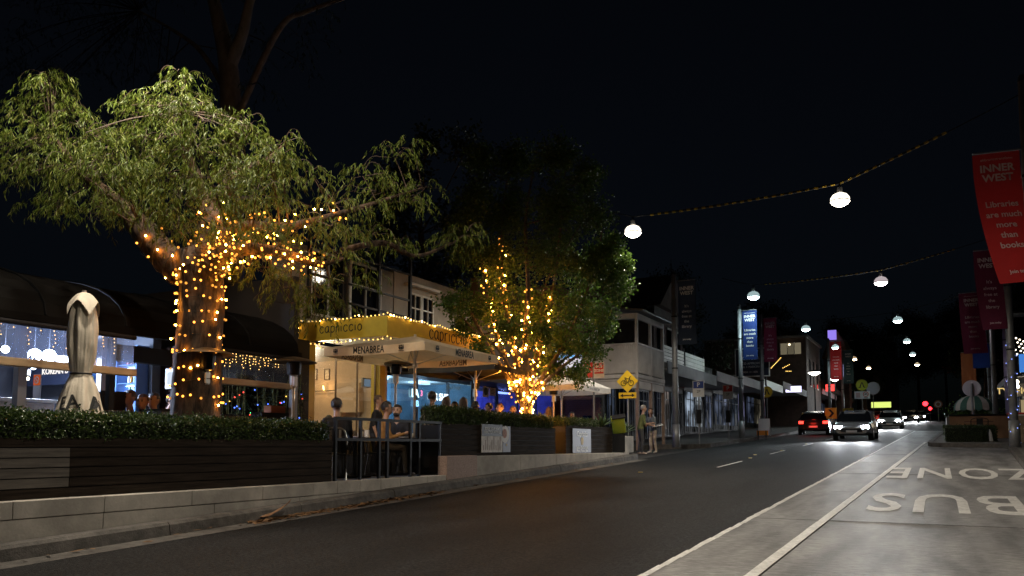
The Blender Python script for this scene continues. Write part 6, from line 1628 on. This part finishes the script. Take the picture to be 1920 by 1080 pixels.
# right side
PR_ = [('red', 1.68, 18.3, 7.45, RED, LIBR), ('mag', 2.15, 31.5, 0, MAG, FREE), ('mag2', 2.55, 42.5, 0, MAG, LIBR), ('blue', 2.9, 55, 0, BLUE, FREE), ('dk', 3.2, 68, 0, (.2, .06, .02), FREE)]
RL = [('steel pole at the right picture edge', 'big red library banner leaning at the right edge'), ('steel pole behind the outdoor chair on the right', 'dim magenta banner behind the big red one'), ('slim pole left of the purple lit pole', 'magenta library banner lower right of the big red one'), ('third slim pole on the right side', 'small blue banner on the right side'), ('fourth slim pole on the right side', 'faint rust coloured banner far up the right side')]
pole(RL[0][0], 1.70, 18.3, 7.6, .1, z0=road_z(18.3) + .14)
qt = atd(1908, 282, 16.3); qb = atd(1905, 525, 16.0)
bt = banner(RL[0][1], 1.58, 18.25, aty(1908, 283, 18.25).z, 2.56, .80, RED, LIBR, side=-1, sway=.38, twist=R(6))
pole(RL[1][0], 2.25, 32.0, 7.2, .13)
banner(RL[1][1], 2.08, 31.95, aty(1860, 470, 32).z, 2.7, .8, MAG, FREE, side=-1, sway=.2)
pole(RL[2][0], 2.3, 42.5, 7.2, .11)
banner(RL[2][1], 2.0, 42.4, aty(1845, 548, 42.4).z, 2.75, .95, MAG, LIBR, side=-1, sway=.12)
pole(RL[3][0], 2.75, 51, 7.2, .12)
banner(RL[3][1], 2.6, 50.9, aty(1850, 645, 51).z, 1.3, .8, BLUE, [], side=-1)
pole(RL[4][0], 2.9, 58, 7.2, .12)
banner(RL[4][1], 2.5, 66, aty(1840, 660, 66).z, 2.6, .9, (.2, .06, .02), [], side=-1)
PURP = mat('lilac_pole', (.45, .38, .6), .5)  # purple light falling on the pole is put into its colour
pole('pale pole with purple light painted on, right of the banner poles', 3.35, 50, 6.5, .2, PURP)

# ================================================================== TRAFFIC SIGNS
YS = mat('sign_yellow', (.75, .48, .02), .45); YGREEN = mat('sign_lime', (.65, .7, .03), .45); RS = mat('sign_red', (.6, .03, .03), .45); WS = mat('sign_white_sheet', (.8, .8, .8), .45); BKS = mat('sign_back', (.35, .4, .48), .4, .3)
ORS = mat('sign_orange', (.75, .25, .02), .45)
def sign_post(name, label, x, y, h, z0=None, r=.03):
    z0 = road_z(y) + .13 if z0 is None else z0
    t = thing(name, label, 'sign', (x, y, z0)); MB().cyl((x, y, z0), (x, y, z0 + h), r, n=10).build('post', POLEM, t); return t
def disc(t, c, r, m, mb=None, name='plate', th=.012):
    MB().lathe((c[0], c[1], c[2]), [(0, 0), (r, 0), (r, th), (0, th)], 32, rot=(R(90), 0, 0)).build(name, m, t)
def facing(t, rz): t.rotation_euler = (0, 0, rz)
# cycle crossing sign (faces the camera)
q = atx(1177, 715, -9.0); t = sign_post('cycle_sign', 'yellow diamond bicycle sign with double arrow plate beneath', -9.0, q.y, q.z - 1.17 + .3, 1.17)
y = q.y - .04; s = .37
MB().prism([(-9.0, y, q.z - s), (-9.0 + s, y, q.z), (-9.0, y, q.z + s), (-9.0 - s, y, q.z)], (0, .008, 0)).build('diamond_plate', YS, t)
b = MB(); yy = y - .006
for cx in (-.13, .13): b.lathe((-9.0 + cx, yy, q.z - .06), [(.075, 0), (.095, 0), (.095, .003), (.075, .003)], 20, rot=(R(90), 0, 0))
def bs(p, r_, wd=.018): b.bar((-9.0 + p[0], yy, q.z + p[1]), (-9.0 + r_[0], yy, q.z + r_[1]), .004, wd)
for p_, r_ in (((-.13, -.06), (-.06, .08)), ((-.06, .08), (.08, .08)), ((.08, .08), (0, -.06)), ((0, -.06), (-.06, .08)), ((0, -.06), (-.13, -.06)), ((.13, -.06), (.07, .13)), ((.07, .13), (.13, .15)), ((-.1, .11), (-.03, .11))): bs(p_, r_)
b.build('bicycle_symbol', INK, t)
MB().box((-9.3, y, q.z - .56), (-8.7, y + .008, q.z - .37)).build('arrow_plate', YS, t)
b = MB(); zc = q.z - .465; b.box((-9.17, yy, zc - .015), (-8.83, yy + .003, zc + .015))
for k in (-1, 1): b.prism([(-9.0 + k * .25, yy, zc), (-9.0 + k * .15, yy, zc + .06), (-9.0 + k * .15, yy, zc - .06)], (0, .003, 0))
b.build('double_arrow', INK, t)
# no stopping / bus zone plates
q = atx(1113, 694, -9.4); t = sign_post('parking_sign', 'red no stopping and bus zone plates beside the verandah', -9.4, q.y, q.z - 1.17 + .25, 1.17)
y = q.y - .035
MB().box((-9.72, y, q.z - .24), (-9.42, y + .006, q.z + .24)).build('plate', RS, t); MB().box((-9.38, y, q.z - .26), (-9.04, y + .006, q.z + .22)).build('plate', WS, t)
lettering('NO', WS, t, (-9.57, y - .003, q.z + .1), FACE_Y, .12, .001, .003); lettering('STOPPING', WS, t, (-9.57, y - .003, q.z - .05), FACE_Y, .06, .001, .001)
MB().box((-9.36, y - .003, q.z - .12), (-9.06, y - .001, q.z + .2)).build('red_panel', RS, t)
lettering('BUS', WS, t, (-9.21, y - .005, q.z + .11), FACE_Y, .13, .001, .004); lettering('ZONE', WS, t, (-9.21, y - .005, q.z - .03), FACE_Y, .11, .001, .004)
# blue parking plates
for i, (u, v, X) in enumerate(((1310, 729, -9.1), (1365, 735, -9.1))):
    q = atx(u, v, X); t = sign_post('parking_sign', ['blue and white parking plate right of the dark pole', 'red and white parking plate before the blue banner pole'][i], X, q.y, q.z - road_z(q.y) + .2)
    MB().box((X - .25, q.y - .04, q.z - .35), (X + .25, q.y - .032, q.z + .35)).build('plate', WS, t); MB().box((X - .22, q.y - .044, q.z + .02), (X + .22, q.y - .041, q.z + .32)).build('panel', [mat('sign_blue', (.02, .06, .3), .5), RS][i], t)
    lettering('P', WS, t, (X, q.y - .046, q.z + .17), FACE_Y, .26, .001, .006); lettering('2P', INK, t, (X, q.y - .042, q.z - .12), FACE_Y, .16, .001)
    MB().box((X - .12, q.y - .05, q.z - 1.5), (X + .12, q.y - .033, q.z - .9)).build('timetable_case', DARK, t)
def walk_symbol(t, x, y, z, s):
    b = MB()
    def pg(p): b.prism([(x + a * s, y, z + c * s) for a, c in p], (0, .003, 0))
    pg([(-.12, .55), (.04, .55), (-.22, -.42), (-.42, -.34)]); pg([(-.46, -.36), (-.2, -.46), (-.16, -.58), (-.66, -.5), (-.62, -.4)])
    pg([(.0, .55), (.14, .55), (.44, -.3), (.24, -.42)]); pg([(.24, -.42), (.46, -.32), (.7, -.5), (.62, -.58), (.3, -.5)])
    b.build('walking_legs', INK, t)
for i, (u, v, X, r, m) in enumerate(((1438, 735, -8.95, .34, YS), (1616, 722, -5.3, .46, YGREEN))):
    q = atx(u, v, X); t = sign_post('crossing_sign', ['round yellow walking legs sign below the magenta banner', 'round lime walking legs sign above the speed sign'][i], X, q.y, q.z - road_z(q.y) + .3)
    disc(t, (X, q.y - .035, q.z), r, m); MB().lathe((X, q.y - .05, q.z), [(r * .93, 0), (r * .97, 0), (r * .97, .003), (r * .93, .003)], 32, rot=(R(90), 0, 0)).build('border', INK, t); walk_symbol(t, X, q.y - .052, q.z, r * .85)
    if i == 1:
        q2 = atx(1620, 743, X); MB().box((X - .58, q.y - .045, q2.z - .3), (X + .58, q.y - .035, q2.z + .3)).build('speed_plate', WS, t)
        MB().lathe((X + .27, q.y - .05, q2.z + .06), [(.16, 0), (.21, 0), (.21, .003), (.16, .003)], 24, rot=(R(90), 0, 0)).build('red_ring', RS, t)
        lettering('40', INK, t, (X + .27, q.y - .05, q2.z + .06), FACE_Y, .24, .001, .004); lettering('AREA', INK, t, (X + .27, q.y - .05, q2.z - .22), FACE_Y, .12, .001, .003); MB().box((X - .45, q.y - .05, q2.z - .2), (X - .15, q.y - .047, q2.z + .2)).build('figure_panel', mat('pale_pink_panel', (.6, .4, .4), .5), t)
q = atx(1637, 728, -4.9); t = sign_post('traffic_sign', 'plain grey back of a round sign on the traffic island', -4.9, q.y, q.z - road_z(q.y) + .2); disc(t, (-4.9, q.y - .035, q.z), .55, BKS)
q = atx(1822, 728, 1.2); t = sign_post('traffic_sign', 'large plain back of a round sign in front of the striped umbrella', 1.2, q.y, q.z - road_z(q.y) + .1) if False else None
q = aty(1822, 728, 46); t = sign_post('traffic_sign', 'large plain back of a round sign in front of the striped umbrella', q.x, 46, q.z - road_z(46) + .1, r=.05); disc(t, (q.x, 46.06, q.z), .40, mat('sign_back_pale', (.5, .5, .55), .4))
for i, (u, v, m, k) in enumerate(((1558, 775, YS, 1), (1590, 775, YS, 1), (1619, 779, ORS, -1))):
    X = -5.9 + .55 * i; q = atx(u, v, X); t = sign_post('chevron_sign', ['yellow chevron board on the island, left', 'yellow chevron board on the island, middle', 'orange chevron board on the island, right'][i], X, q.y, q.z - road_z(q.y))
    MB().box((X - .34, q.y - .05, q.z - .34), (X + .34, q.y - .04, q.z + .34)).build('plate', m, t)
    b = MB(); b.prism([(X + k * a, q.y - .056, q.z + c) for a, c in ((-.16, .24), (.0, .24), (.2, 0), (.0, -.24), (-.16, -.24), (.04, 0))], (0, .004, 0)); b.build('chevron', INK, t)
isl = struct(MB().prism([(-6.3, 56, road_z(56) + .0), (-5.6, 54.5, road_z(54.5)), (-4.9, 56, road_z(56)), (-4.7, 72, road_z(72)), (-6.3, 72, road_z(72))], (0, 0, .14)).build('traffic_island', KERBM))
q = atx(1443, 790, -8.6); t = thing('pavement_board', 'blank white pavement board below the walking legs sign', 'sign', (-8.9, q.y, road_z(q.y) + .14))
for k in (-1, 1): MB().obox((-8.9, q.y + k * .16, road_z(q.y) + .62), (.62, .02, 1.0), (R(k * 16), 0, 0)).build('panel', WS, t)
MB().obox((-8.9, q.y, road_z(q.y) + 1.1), (.64, .05, .03)).build('hinge', POLEM, t)
# orange work barrier boards near it
q = atx(1446, 810, -8.2); t = thing('barrier_board', 'small orange barrier board low on the road by the pavement board', 'barrier', (-8.3, q.y - 2, road_z(q.y - 2)))
MB().box((-8.6, q.y - 2.02, road_z(q.y - 2) + .25), (-8.0, q.y - 1.98, road_z(q.y - 2) + .5)).build('board', ORS, t)
for x in (-8.5, -8.1): MB().box((x - .02, q.y - 2.15, road_z(q.y - 2)), (x + .02, q.y - 2.03, road_z(q.y - 2) + .5)).build('leg', DARK, t)
# post top lamps on the left footpath
for i, (u, v) in enumerate(((1527, 702), (1565, 713))):
    q = atx(u, v, -8.95); t = thing('post_lamp', ['bright post top lamp, nearer of the two on the left footpath', 'bright post top lamp, farther of the two on the left footpath'][i], 'street lamp', (-8.95, q.y, road_z(q.y) + .13))
    MB().cyl((-8.95, q.y, road_z(q.y) + .13), (-8.95, q.y, q.z - .1), .07, .05).build('post', BLACKM, t)
    MB().lathe((-8.95, q.y, q.z - .1), [(0, 0), (.12, 0), (.5, .22), (.48, .26), (0, .28)], 20).build('bowl', emit('post_lamp_bowl', (1, .97, .85), 9), t, smooth=True)
    MB().lathe((-8.95, q.y, q.z + .19), [(.5, 0), (.46, .08), (.2, .16), (0, .18)], 20).build('cap', BLACKM, t)
    lamp('post_light', t, (-8.5, q.y - .6, q.z - .3), 70, (1, .95, .85), radius=.3)
# small garland on the low shop roof
FE3 = [bulb_mesh(.035, FAIRY2)]
A = atx(1446, 690, -10.2); B_ = atx(1464, 671, -10.2)
string('short garland rising above the low pale shop roof', [A.lerp(B_, k / 9) for k in range(10)] + [atx(1468 + 3 * k, 690 - 1.6 * k, -10.2) for k in range(5)] + [atx(1474 + 3 * k, 696, -10.2) for k in range(4)], [[A, B_]], FE3)
# ================================================================== CARS
TYRE = mat('tyre', (.015, .015, .015), .8); RIM = mat('rim', (.4, .4, .42), .3, .9); CGLASS = mat('car_glass', (.01, .012, .014), .05)
def car(label, x, y, rz, paint, head=False, tail=False, beam=0, group='cars on the street'):
    z = road_z(y); t = thing('car', label, 'car', (x, y, z), rz, group)
    t.rotation_euler = (math.atan(S) * math.cos(rz), 0, rz)
    # local: front towards +y ; cross-sections along the length
    sec = [(-2.15, .80, .35, .62, .78), (-2.08, .86, .28, .66, .92), (-1.6, .90, .24, .70, .98), (-.6, .92, .22, .72, .98), (.7, .92, .22, .70, .96), (1.5, .90, .22, .66, .88), (1.95, .84, .26, .60, .76), (2.15, .72, .34, .54, .64)]
    b = MB(); n = 10
    rings = []
    for yy, w_, zb, zm, zt in sec:
        rings.append([(-w_ * .82, yy, zb), (-w_, yy, zb + .1), (-w_ * 1.01, yy, zm), (-w_ * .93, yy, zt - .04), (-w_ * .8, yy, zt), (w_ * .8, yy, zt), (w_ * .93, yy, zt - .04), (w_ * 1.01, yy, zm), (w_, yy, zb + .1), (w_ * .82, yy, zb)])
    vs = [v for r in rings for v in r]; fs = [(i * n + j, i * n + (j + 1) % n, (i + 1) * n + (j + 1) % n, (i + 1) * n + j) for i in range(len(sec) - 1) for j in range(n)]
    fs += [tuple(range(n)), tuple((len(sec) - 1) * n + j for j in range(n))[::-1]]
    pm_ = mat('car_%02x%02x%02x' % tuple(int(255 * c) for c in paint), paint, .25, .4, spec=.6)
    body = b.add(vs, fs).build('body', pm_, t, smooth=True, world=False); body.modifiers.new('e', 'EDGE_SPLIT').split_angle = R(38)
    cs = [(-1.95, .74, .95, 1.0), (-1.55, .70, .95, 1.34), (-.8, .69, .95, 1.46), (.1, .69, .95, 1.45), (.55, .72, .95, 1.28), (1.15, .76, .93, .95)]
    b = MB(); rings = []
    for yy, w_, zb, zt in cs: rings.append([(-w_ * 1.1, yy, zb), (-w_ * (1.1 - .25 * (zt - zb)), yy, zt - .04), (-w_ * .72, yy, zt), (w_ * .72, yy, zt), (w_ * (1.1 - .25 * (zt - zb)), yy, zt - .04), (w_ * 1.1, yy, zb)])
    n = 6; vs = [v for r in rings for v in r]; fs = [(i * n + j, i * n + (j + 1) % n, (i + 1) * n + (j + 1) % n, (i + 1) * n + j) for i in range(len(cs) - 1) for j in range(n)]
    b.add(vs, fs + [tuple(range(n)), tuple((len(cs) - 1) * n + j for j in range(n))[::-1]]); b.build('cabin_glass', CGLASS, t, smooth=False, world=False)
    b = MB(); b.prism([(-.5, -1.5, 1.36), (.5, -1.5, 1.36), (.52, -.8, 1.475), (.52, .1, 1.465), (.5, .5, 1.32), (-.5, .5, 1.32), (-.52, .1, 1.465), (-.52, -.8, 1.475)], (0, 0, .02)); b.build('roof', pm_, t, world=False)
    for s in (-1, 1):
        for yy in (-.75, .25): MB().bar((s * .80, yy, .95), (s * .69, yy - .03, 1.44), .03, .07).build('pillar', pm_, t, world=False)
        for yy in (-1.35, 1.3):
            w_ = MB().cyl((s * .70, yy, .31), (s * .93, yy, .31), .31, n=20).build('wheel', TYRE, t, world=False); MB().cyl((s * .931, yy, .31), (s * .945, yy, .31), .2, n=14).build('rim', RIM, w_, world=False)
        MB().obox((s * .98, .75, .98), (.16, .1, .12)).build('mirror', pm_, t, world=False)
        MB().obox((s * .62, 2.05, .66), (.32, .16, .15), (0, 0, s * -.35)).build('headlight', emit('headlamp_on', (.9, .95, 1), 60) if head else mat('headlamp_off', (.5, .5, .5), .1), t, world=False)
        MB().obox((s * .70, -2.09, .80), (.28, .14, .16), (0, 0, s * .25)).build('taillight', emit('tail_on', (1, .03, .02), 6) if tail else mat('tail_off', (.15, .01, .01), .2), t, world=False)
    MB().box((-.25, 2.13, .40), (.25, 2.165, .51)).build('number_plate', WS, t, world=False); MB().box((-.25, -2.17, .48), (.25, -2.14, .59)).build('number_plate', WS, t, world=False)
    MB().box((-.5, 2.08, .42), (.5, 2.16, .58)).build('grille', DARK, t, world=False)
    if beam:
        for s in (-1, 1):
            L = bpy.data.lights.new('headlight_beam', 'SPOT'); L.energy = beam; L.color = (.92, .96, 1); L.spot_size = R(46); L.spot_blend = .9; L.shadow_soft_size = .08
            o = bpy.data.objects.new('headlight_beam', L); COL.objects.link(o); o.parent = t; o.location = (s * .62, 2.22, .66); o.rotation_euler = (R(90 - 3.2), 0, R(-5))
    if tail:
        L = bpy.data.lights.new('tail_glow', 'POINT'); L.energy = 14; L.color = (1, .04, .02); L.shadow_soft_size = .2
        o = bpy.data.objects.new('tail_glow', L); COL.objects.link(o); o.parent = t; o.location = (0, -2.5, .8)
    return t
car('dark car with lit tail lights driving away in the left lane', -7.05, 56.5, R(4), (.015, .016, .02), tail=True)
car('oncoming silver car with bright headlights, nearest', -3.75, 46, R(179), (.3, .31, .32), head=True, beam=1500)
car('oncoming white car with bright headlights behind the silver one', -3.4, 74, R(180), (.6, .6, .6), head=True, beam=2500)
car('oncoming dark car with headlights far up the street', -2.9, 112, R(180), (.05, .05, .06), head=True, beam=3000)
car('oncoming grey car with headlights farthest up the street', -2.2, 128, R(181), (.2, .2, .22), head=True, beam=2500)
car('dark red car with tail lights far up the left lane', -6.8, 118, R(0), (.12, .01, .01), tail=True)

# ================================================================== ISLAND ON THE RIGHT
def rz0(y): return road_z(y) + .15
q0 = atz(1768, 824, 1.6)
hy0, hy1 = 37.2, 39.4
def ux(u, y): return aty(u, 800, y).x
hA = hedge('square clipped hedge on the kerb island at right', ux(1768, 37.2), ux(1846, 37.2), 37.2, 39.0, rz0(37.2), rz0(37.2) + .62, dens=1400, seed=8)
hB = hedge('smaller clipped hedge block beside the white marker post', ux(1849, 37.4), ux(1866, 37.4), 37.4, 39.0, rz0(37.4), rz0(37.4) + .60, dens=1400, seed=9)
wx0, wx1 = ux(1781, 42.2), ux(1893, 42.2); wz = rz0(42.2)
t = thing('low_wall', 'low tan rendered wall with black cap on the right island', 'wall', ((wx0 + wx1) / 2, 42.3, wz))
MB().box((wx0, 42.2, wz), (wx1, 42.4, wz + .98)).build('wall', mat('tan_render', (.5, .29, .16), .8, var=.12, scale=2, dirt=.2), t)
MB().box((wx0 - .05, 42.12, wz + .98), (wx1 + .05, 42.46, wz + 1.06)).build('cap', DARK, t)
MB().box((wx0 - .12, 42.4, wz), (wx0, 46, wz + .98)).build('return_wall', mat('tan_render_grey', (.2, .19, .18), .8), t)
cx_ = ux(1837, 40.6); t = thing('metal_armchair', 'black metal cafe armchair with solid back panel on the island', 'chair', (cx_, 40.6, rz0(40.6)), R(0))
MB().box((-.2, -.2, .43), (.2, .2, .46)).build('seat', BLACKM, t, world=False, bevel=.01)
for sx in (-1, 1):
    for sy in (-1, 1): MB().tube([(sx * .18, sy * .18, .44), (sx * .22, sy * .22, 0)], .016, 6).build('leg', BLACKM, t, world=False)
b = MB(); b.tube(smooth_path([(-.3, .2, .44), (-.32, .1, .72), (-.3, -.18, .84), (-.12, -.24, .9), (.12, -.24, .9), (.3, -.18, .84), (.32, .1, .72), (.3, .2, .44)], 5), .016, 6); b.build('arm_hoop', BLACKM, t, world=False)
MB().box((-.12, -.25, .46), (.12, -.235, .88)).build('back_panel', BLACKM, t, world=False)
tx = ux(1835, 41.4); t = thing('cafe_table', 'small cafe table behind the black armchair', 'table', (tx, 41.4, rz0(41.4)))
MB().box((tx - .55, 41.1, rz0(41.4) + .72), (tx + .55, 41.8, rz0(41.4) + .75)).build('table_top', mat('table_red_brown', (.2, .08, .05), .4), t); MB().cyl((tx, 41.4, rz0(41.4)), (tx, 41.4, rz0(41.4) + .72), .04).build('pedestal', BLACKM, t)
sx0 = ux(1897, 36.0); t = thing('sandstone_pier', 'square sandstone pier at the right picture edge', 'pier', (sx0 + .5, 36.4, rz0(36.2)))
SAND = mat('sandstone', (.34, .26, .18), .85, var=.2, scale=5, bump=.3, dirt=.3)
for k, (a, c) in enumerate(((0, .33), (.335, .66), (.665, 1.0))): MB().box((sx0, 36.0, rz0(36.2) + a), (sx0 + 1.1, 36.9, rz0(36.2) + c)).build('stone', SAND, t, bevel=.015)
MB().box((sx0 - .08, 35.95, rz0(36.2) + 1.06), (sx0 + 1.1, 36.95, rz0(36.2) + 1.12)).build('cap_rail', RS, t)
MB().box((sx0 - .04, 35.98, rz0(36.2) + 1.0), (sx0 + 1.1, 36.9, rz0(36.2) + 1.06)).build('cap', WHITEP, t)
px_ = ux(1858, 36.9); t = thing('marker_post', 'short pointed white marker post by the island hedge', 'post', (px_, 36.9, rz0(36.9)))
MB().tube([(px_, 36.9, rz0(36.9)), (px_ - .03, 36.9, rz0(36.9) + .35), (px_ - .05, 36.9, rz0(36.9) + .5)], [.07, .055, .01], 8).build('post', mat('grey_white', (.4, .4, .4), .6), t)
MB().cyl((px_, 36.9, rz0(36.9)), (px_, 36.9, rz0(36.9) + .04), .1, n=10).build('foot', KERBM, t)
# striped umbrella beyond the wall
q = aty(1826, 756, 50); uc = Vector((q.x, 50, rz0(50)))
t = thing('striped_umbrella', 'round green and cream striped umbrella beyond the low wall', 'umbrella', uc)
r_, zt_, ze_ = .95, aty(1826, 741, 50).z, aty(1826, 765, 50).z; nseg = 16
for k in range(nseg):
    b = MB(); m_ = 5
    for i in range(m_):
        for f0, f1 in ((i / m_, (i + 1) / m_),):
            def V(f, a): rr_ = r_ * math.sin(f * math.pi / 2); zz = ze_ + (zt_ - ze_) * math.cos(f * math.pi / 2); return (uc.x + rr_ * math.cos(a), uc.y + rr_ * math.sin(a), zz)
            a0, a1 = 2 * math.pi * k / nseg, 2 * math.pi * (k + 1) / nseg; b.quad(V(f0, a0), V(f1, a0), V(f1, a1), V(f0, a1))
    a0, a1 = 2 * math.pi * k / nseg, 2 * math.pi * (k + 1) / nseg; am = (a0 + a1) / 2
    P_ = lambda a, z: (uc.x + r_ * math.cos(a), uc.y + r_ * math.sin(a), z)
    b.add([P_(a0, ze_), P_(a1, ze_), P_(a1, ze_ - .1), P_(am, ze_ - .17), P_(a0, ze_ - .1)], [(0, 4, 3, 2, 1)])
    b.build('panel', (mat('umb_green', (.06, .16, .12), .8), mat('umb_cream', (.6, .58, .52), .8))[k % 2], t)
MB().cyl(uc, (uc.x, uc.y, zt_ + .1), .03).build('pole', ALU, t)
P = [(uc.x + rnd.gauss(0, .6), 51 + rnd.gauss(0, .3), rz0(51) + .9 + abs(rnd.gauss(0, .35))) for _ in range(900)]
t = thing('shrub', 'leafy shrub under the striped umbrella', 'plant', (uc.x, 51, rz0(51))); leaves('foliage', P, [(rnd.gauss(0, 1), rnd.gauss(0, 1), .3) for _ in P], np.full(len(P), .12), np.full(len(P), .07), BROAD, t, 5)
MB().box((uc.x - .9, 50.7, rz0(51)), (uc.x + .9, 51.3, rz0(51) + .8)).build('tub', DARK, t)
# fairy lights on the right pole and pergola
string('cold blue fairy lights wound on the right hand pole', [(2.25 + .16 * math.cos(k * 1.3), 32.0 + .16 * math.sin(k * 1.3), road_z(32) + .3 + k * .12) for k in range(28)], [[(2.25 + .15 * math.cos(k * .6), 32 + .15 * math.sin(k * .6), road_z(32) + .3 + k * .055) for k in range(62)]], [bulb_mesh(.018, emit('blue_bulb', (.25, .35, 1), 2))])
string('white fairy lights under the pergola roof at the right edge', [(aty(1884 + (k % 6) * 7 + (k // 6) * 3, 634 + (k // 6) * 8 + (k % 3) * 3, 69)) for k in range(24)], None, [bulb_mesh(.06, emit('pergola_bulb', (1, .85, .65), 5))])

# ================================================================== FAR END OF THE STREET
def far_tree(label, x, y, h, r, seed, m=DARKLEAF, n=None, group='dark trees at the end of the street'):
    z0 = road_z(y); t = thing('tree', label, 'tree', (x, y, z0), group=group); rr_ = random.Random(seed); b = MB()
    P, ri = bark_tube(b, [(x, y, z0), (x + rr_.uniform(-.2, .2), y, z0 + h * .35), (x + rr_.uniform(-.5, .5), y, z0 + h * .7)], [.3, .24, .12], 8, .05, seed); b.build('trunk', BARK, t, smooth=True)
    cl = [(Vector((x + rr_.gauss(0, r * .45), y + rr_.gauss(0, r * .4), z0 + h * rr_.uniform(.45, .95))), r * rr_.uniform(.25, .45)) for _ in range(18)]
    crown_broad(t, cl, list(zip(P, ri)), seed, 7 if y > 70 else 14, m, (.22, .4) if y > 70 else (.12, .22), .6, twig=False); return t
for i, (x, y, h, r) in enumerate(((-11, 142, 17, 6), (-3, 175, 20, 9), (6, 150, 17, 7), (5.5, 118, 13, 5), (13, 96, 15, 6), (-22, 120, 16, 7), (-17.5, 27, 12.5, 3.2), (-18, 62, 12, 4), (2, 210, 24, 12), (-9, 128, 9, 3), (12, 130, 18, 8))):
    far_tree(['dark tree beyond the far left shops', 'tall dark tree closing the end of the street', 'dark tree on the right far up the street', 'lower dark tree right of the traffic light', 'dark tree behind the right hand shops', 'dark tree behind the brick block', 'dark tree standing behind the violet shop', 'dark tree behind the low pale shop', 'farthest dark tree on the street axis', 'small tree lit by the far warm lamps', 'dark tree at the far right'][i], x, y, h, r, 80 + i)
# traffic light and round roadwork sign
q = aty(1735, 757, 116); t = thing('traffic_light', 'traffic light showing red far up the street', 'traffic light', (q.x, 116, road_z(116)))
MB().cyl((q.x, 116.2, road_z(116)), (q.x, 116.2, q.z + .3), .07).build('post', BLACKM, t); MB().box((q.x - .22, 116, q.z - .9), (q.x + .22, 116.19, q.z + .35)).build('housing', BLACKM, t)
MB().ball((q.x, 115.95, q.z), .3, 12).build('red_lens', emit('red_signal', (1, .02, .03), 7), t, smooth=True)
for k, c in ((-.34, (.05, .035, .01)), (-.66, (.01, .04, .03))): MB().ball((q.x, 115.98, q.z + k), .13, 10).build('dark_lens', mat('lens%d' % int(-k * 100), c, .2), t, smooth=True)
q = aty(1744, 766, 112); t = thing('traffic_light', 'lower red signal right of the main traffic light', 'traffic light', (q.x, 112, road_z(112))); MB().ball(q, .2, 10).build('red_lens', emit('red_signal', (1, .02, .03), 7), t, smooth=True); MB().cyl((q.x, 112.2, road_z(112)), (q.x, 112.2, q.z + .3), .06).build('post', BLACKM, t)
q = aty(1759, 758, 100); t = sign_post('round_sign', 'small round orange brown sign right of the red signal', q.x, 100, q.z - road_z(100), r=.05); disc(t, (q.x, 99.9, q.z), .42, mat('sign_brown', (.4, .16, .08), .5)); MB().lathe((q.x, 99.87, q.z), [(.2, 0), (.3, 0), (.3, .01), (.2, .01)], 20, rot=(R(90), 0, 0)).build('ring', WS, t)
q = aty(1652, 759, 90); t = thing('box_sign', 'yellow green lit box sign over a shop up the street', 'sign', q); MB().box((q.x - .9, 90, q.z - .28), (q.x + .9, 90.15, q.z + .28)).build('panel', emit('lime_box_sign', (.75, .9, .2), 1.1), t); MB().box((q.x - .05, 90.02, road_z(90)), (q.x + .05, 90.12, q.z - .28)).build('post', DARK, t)
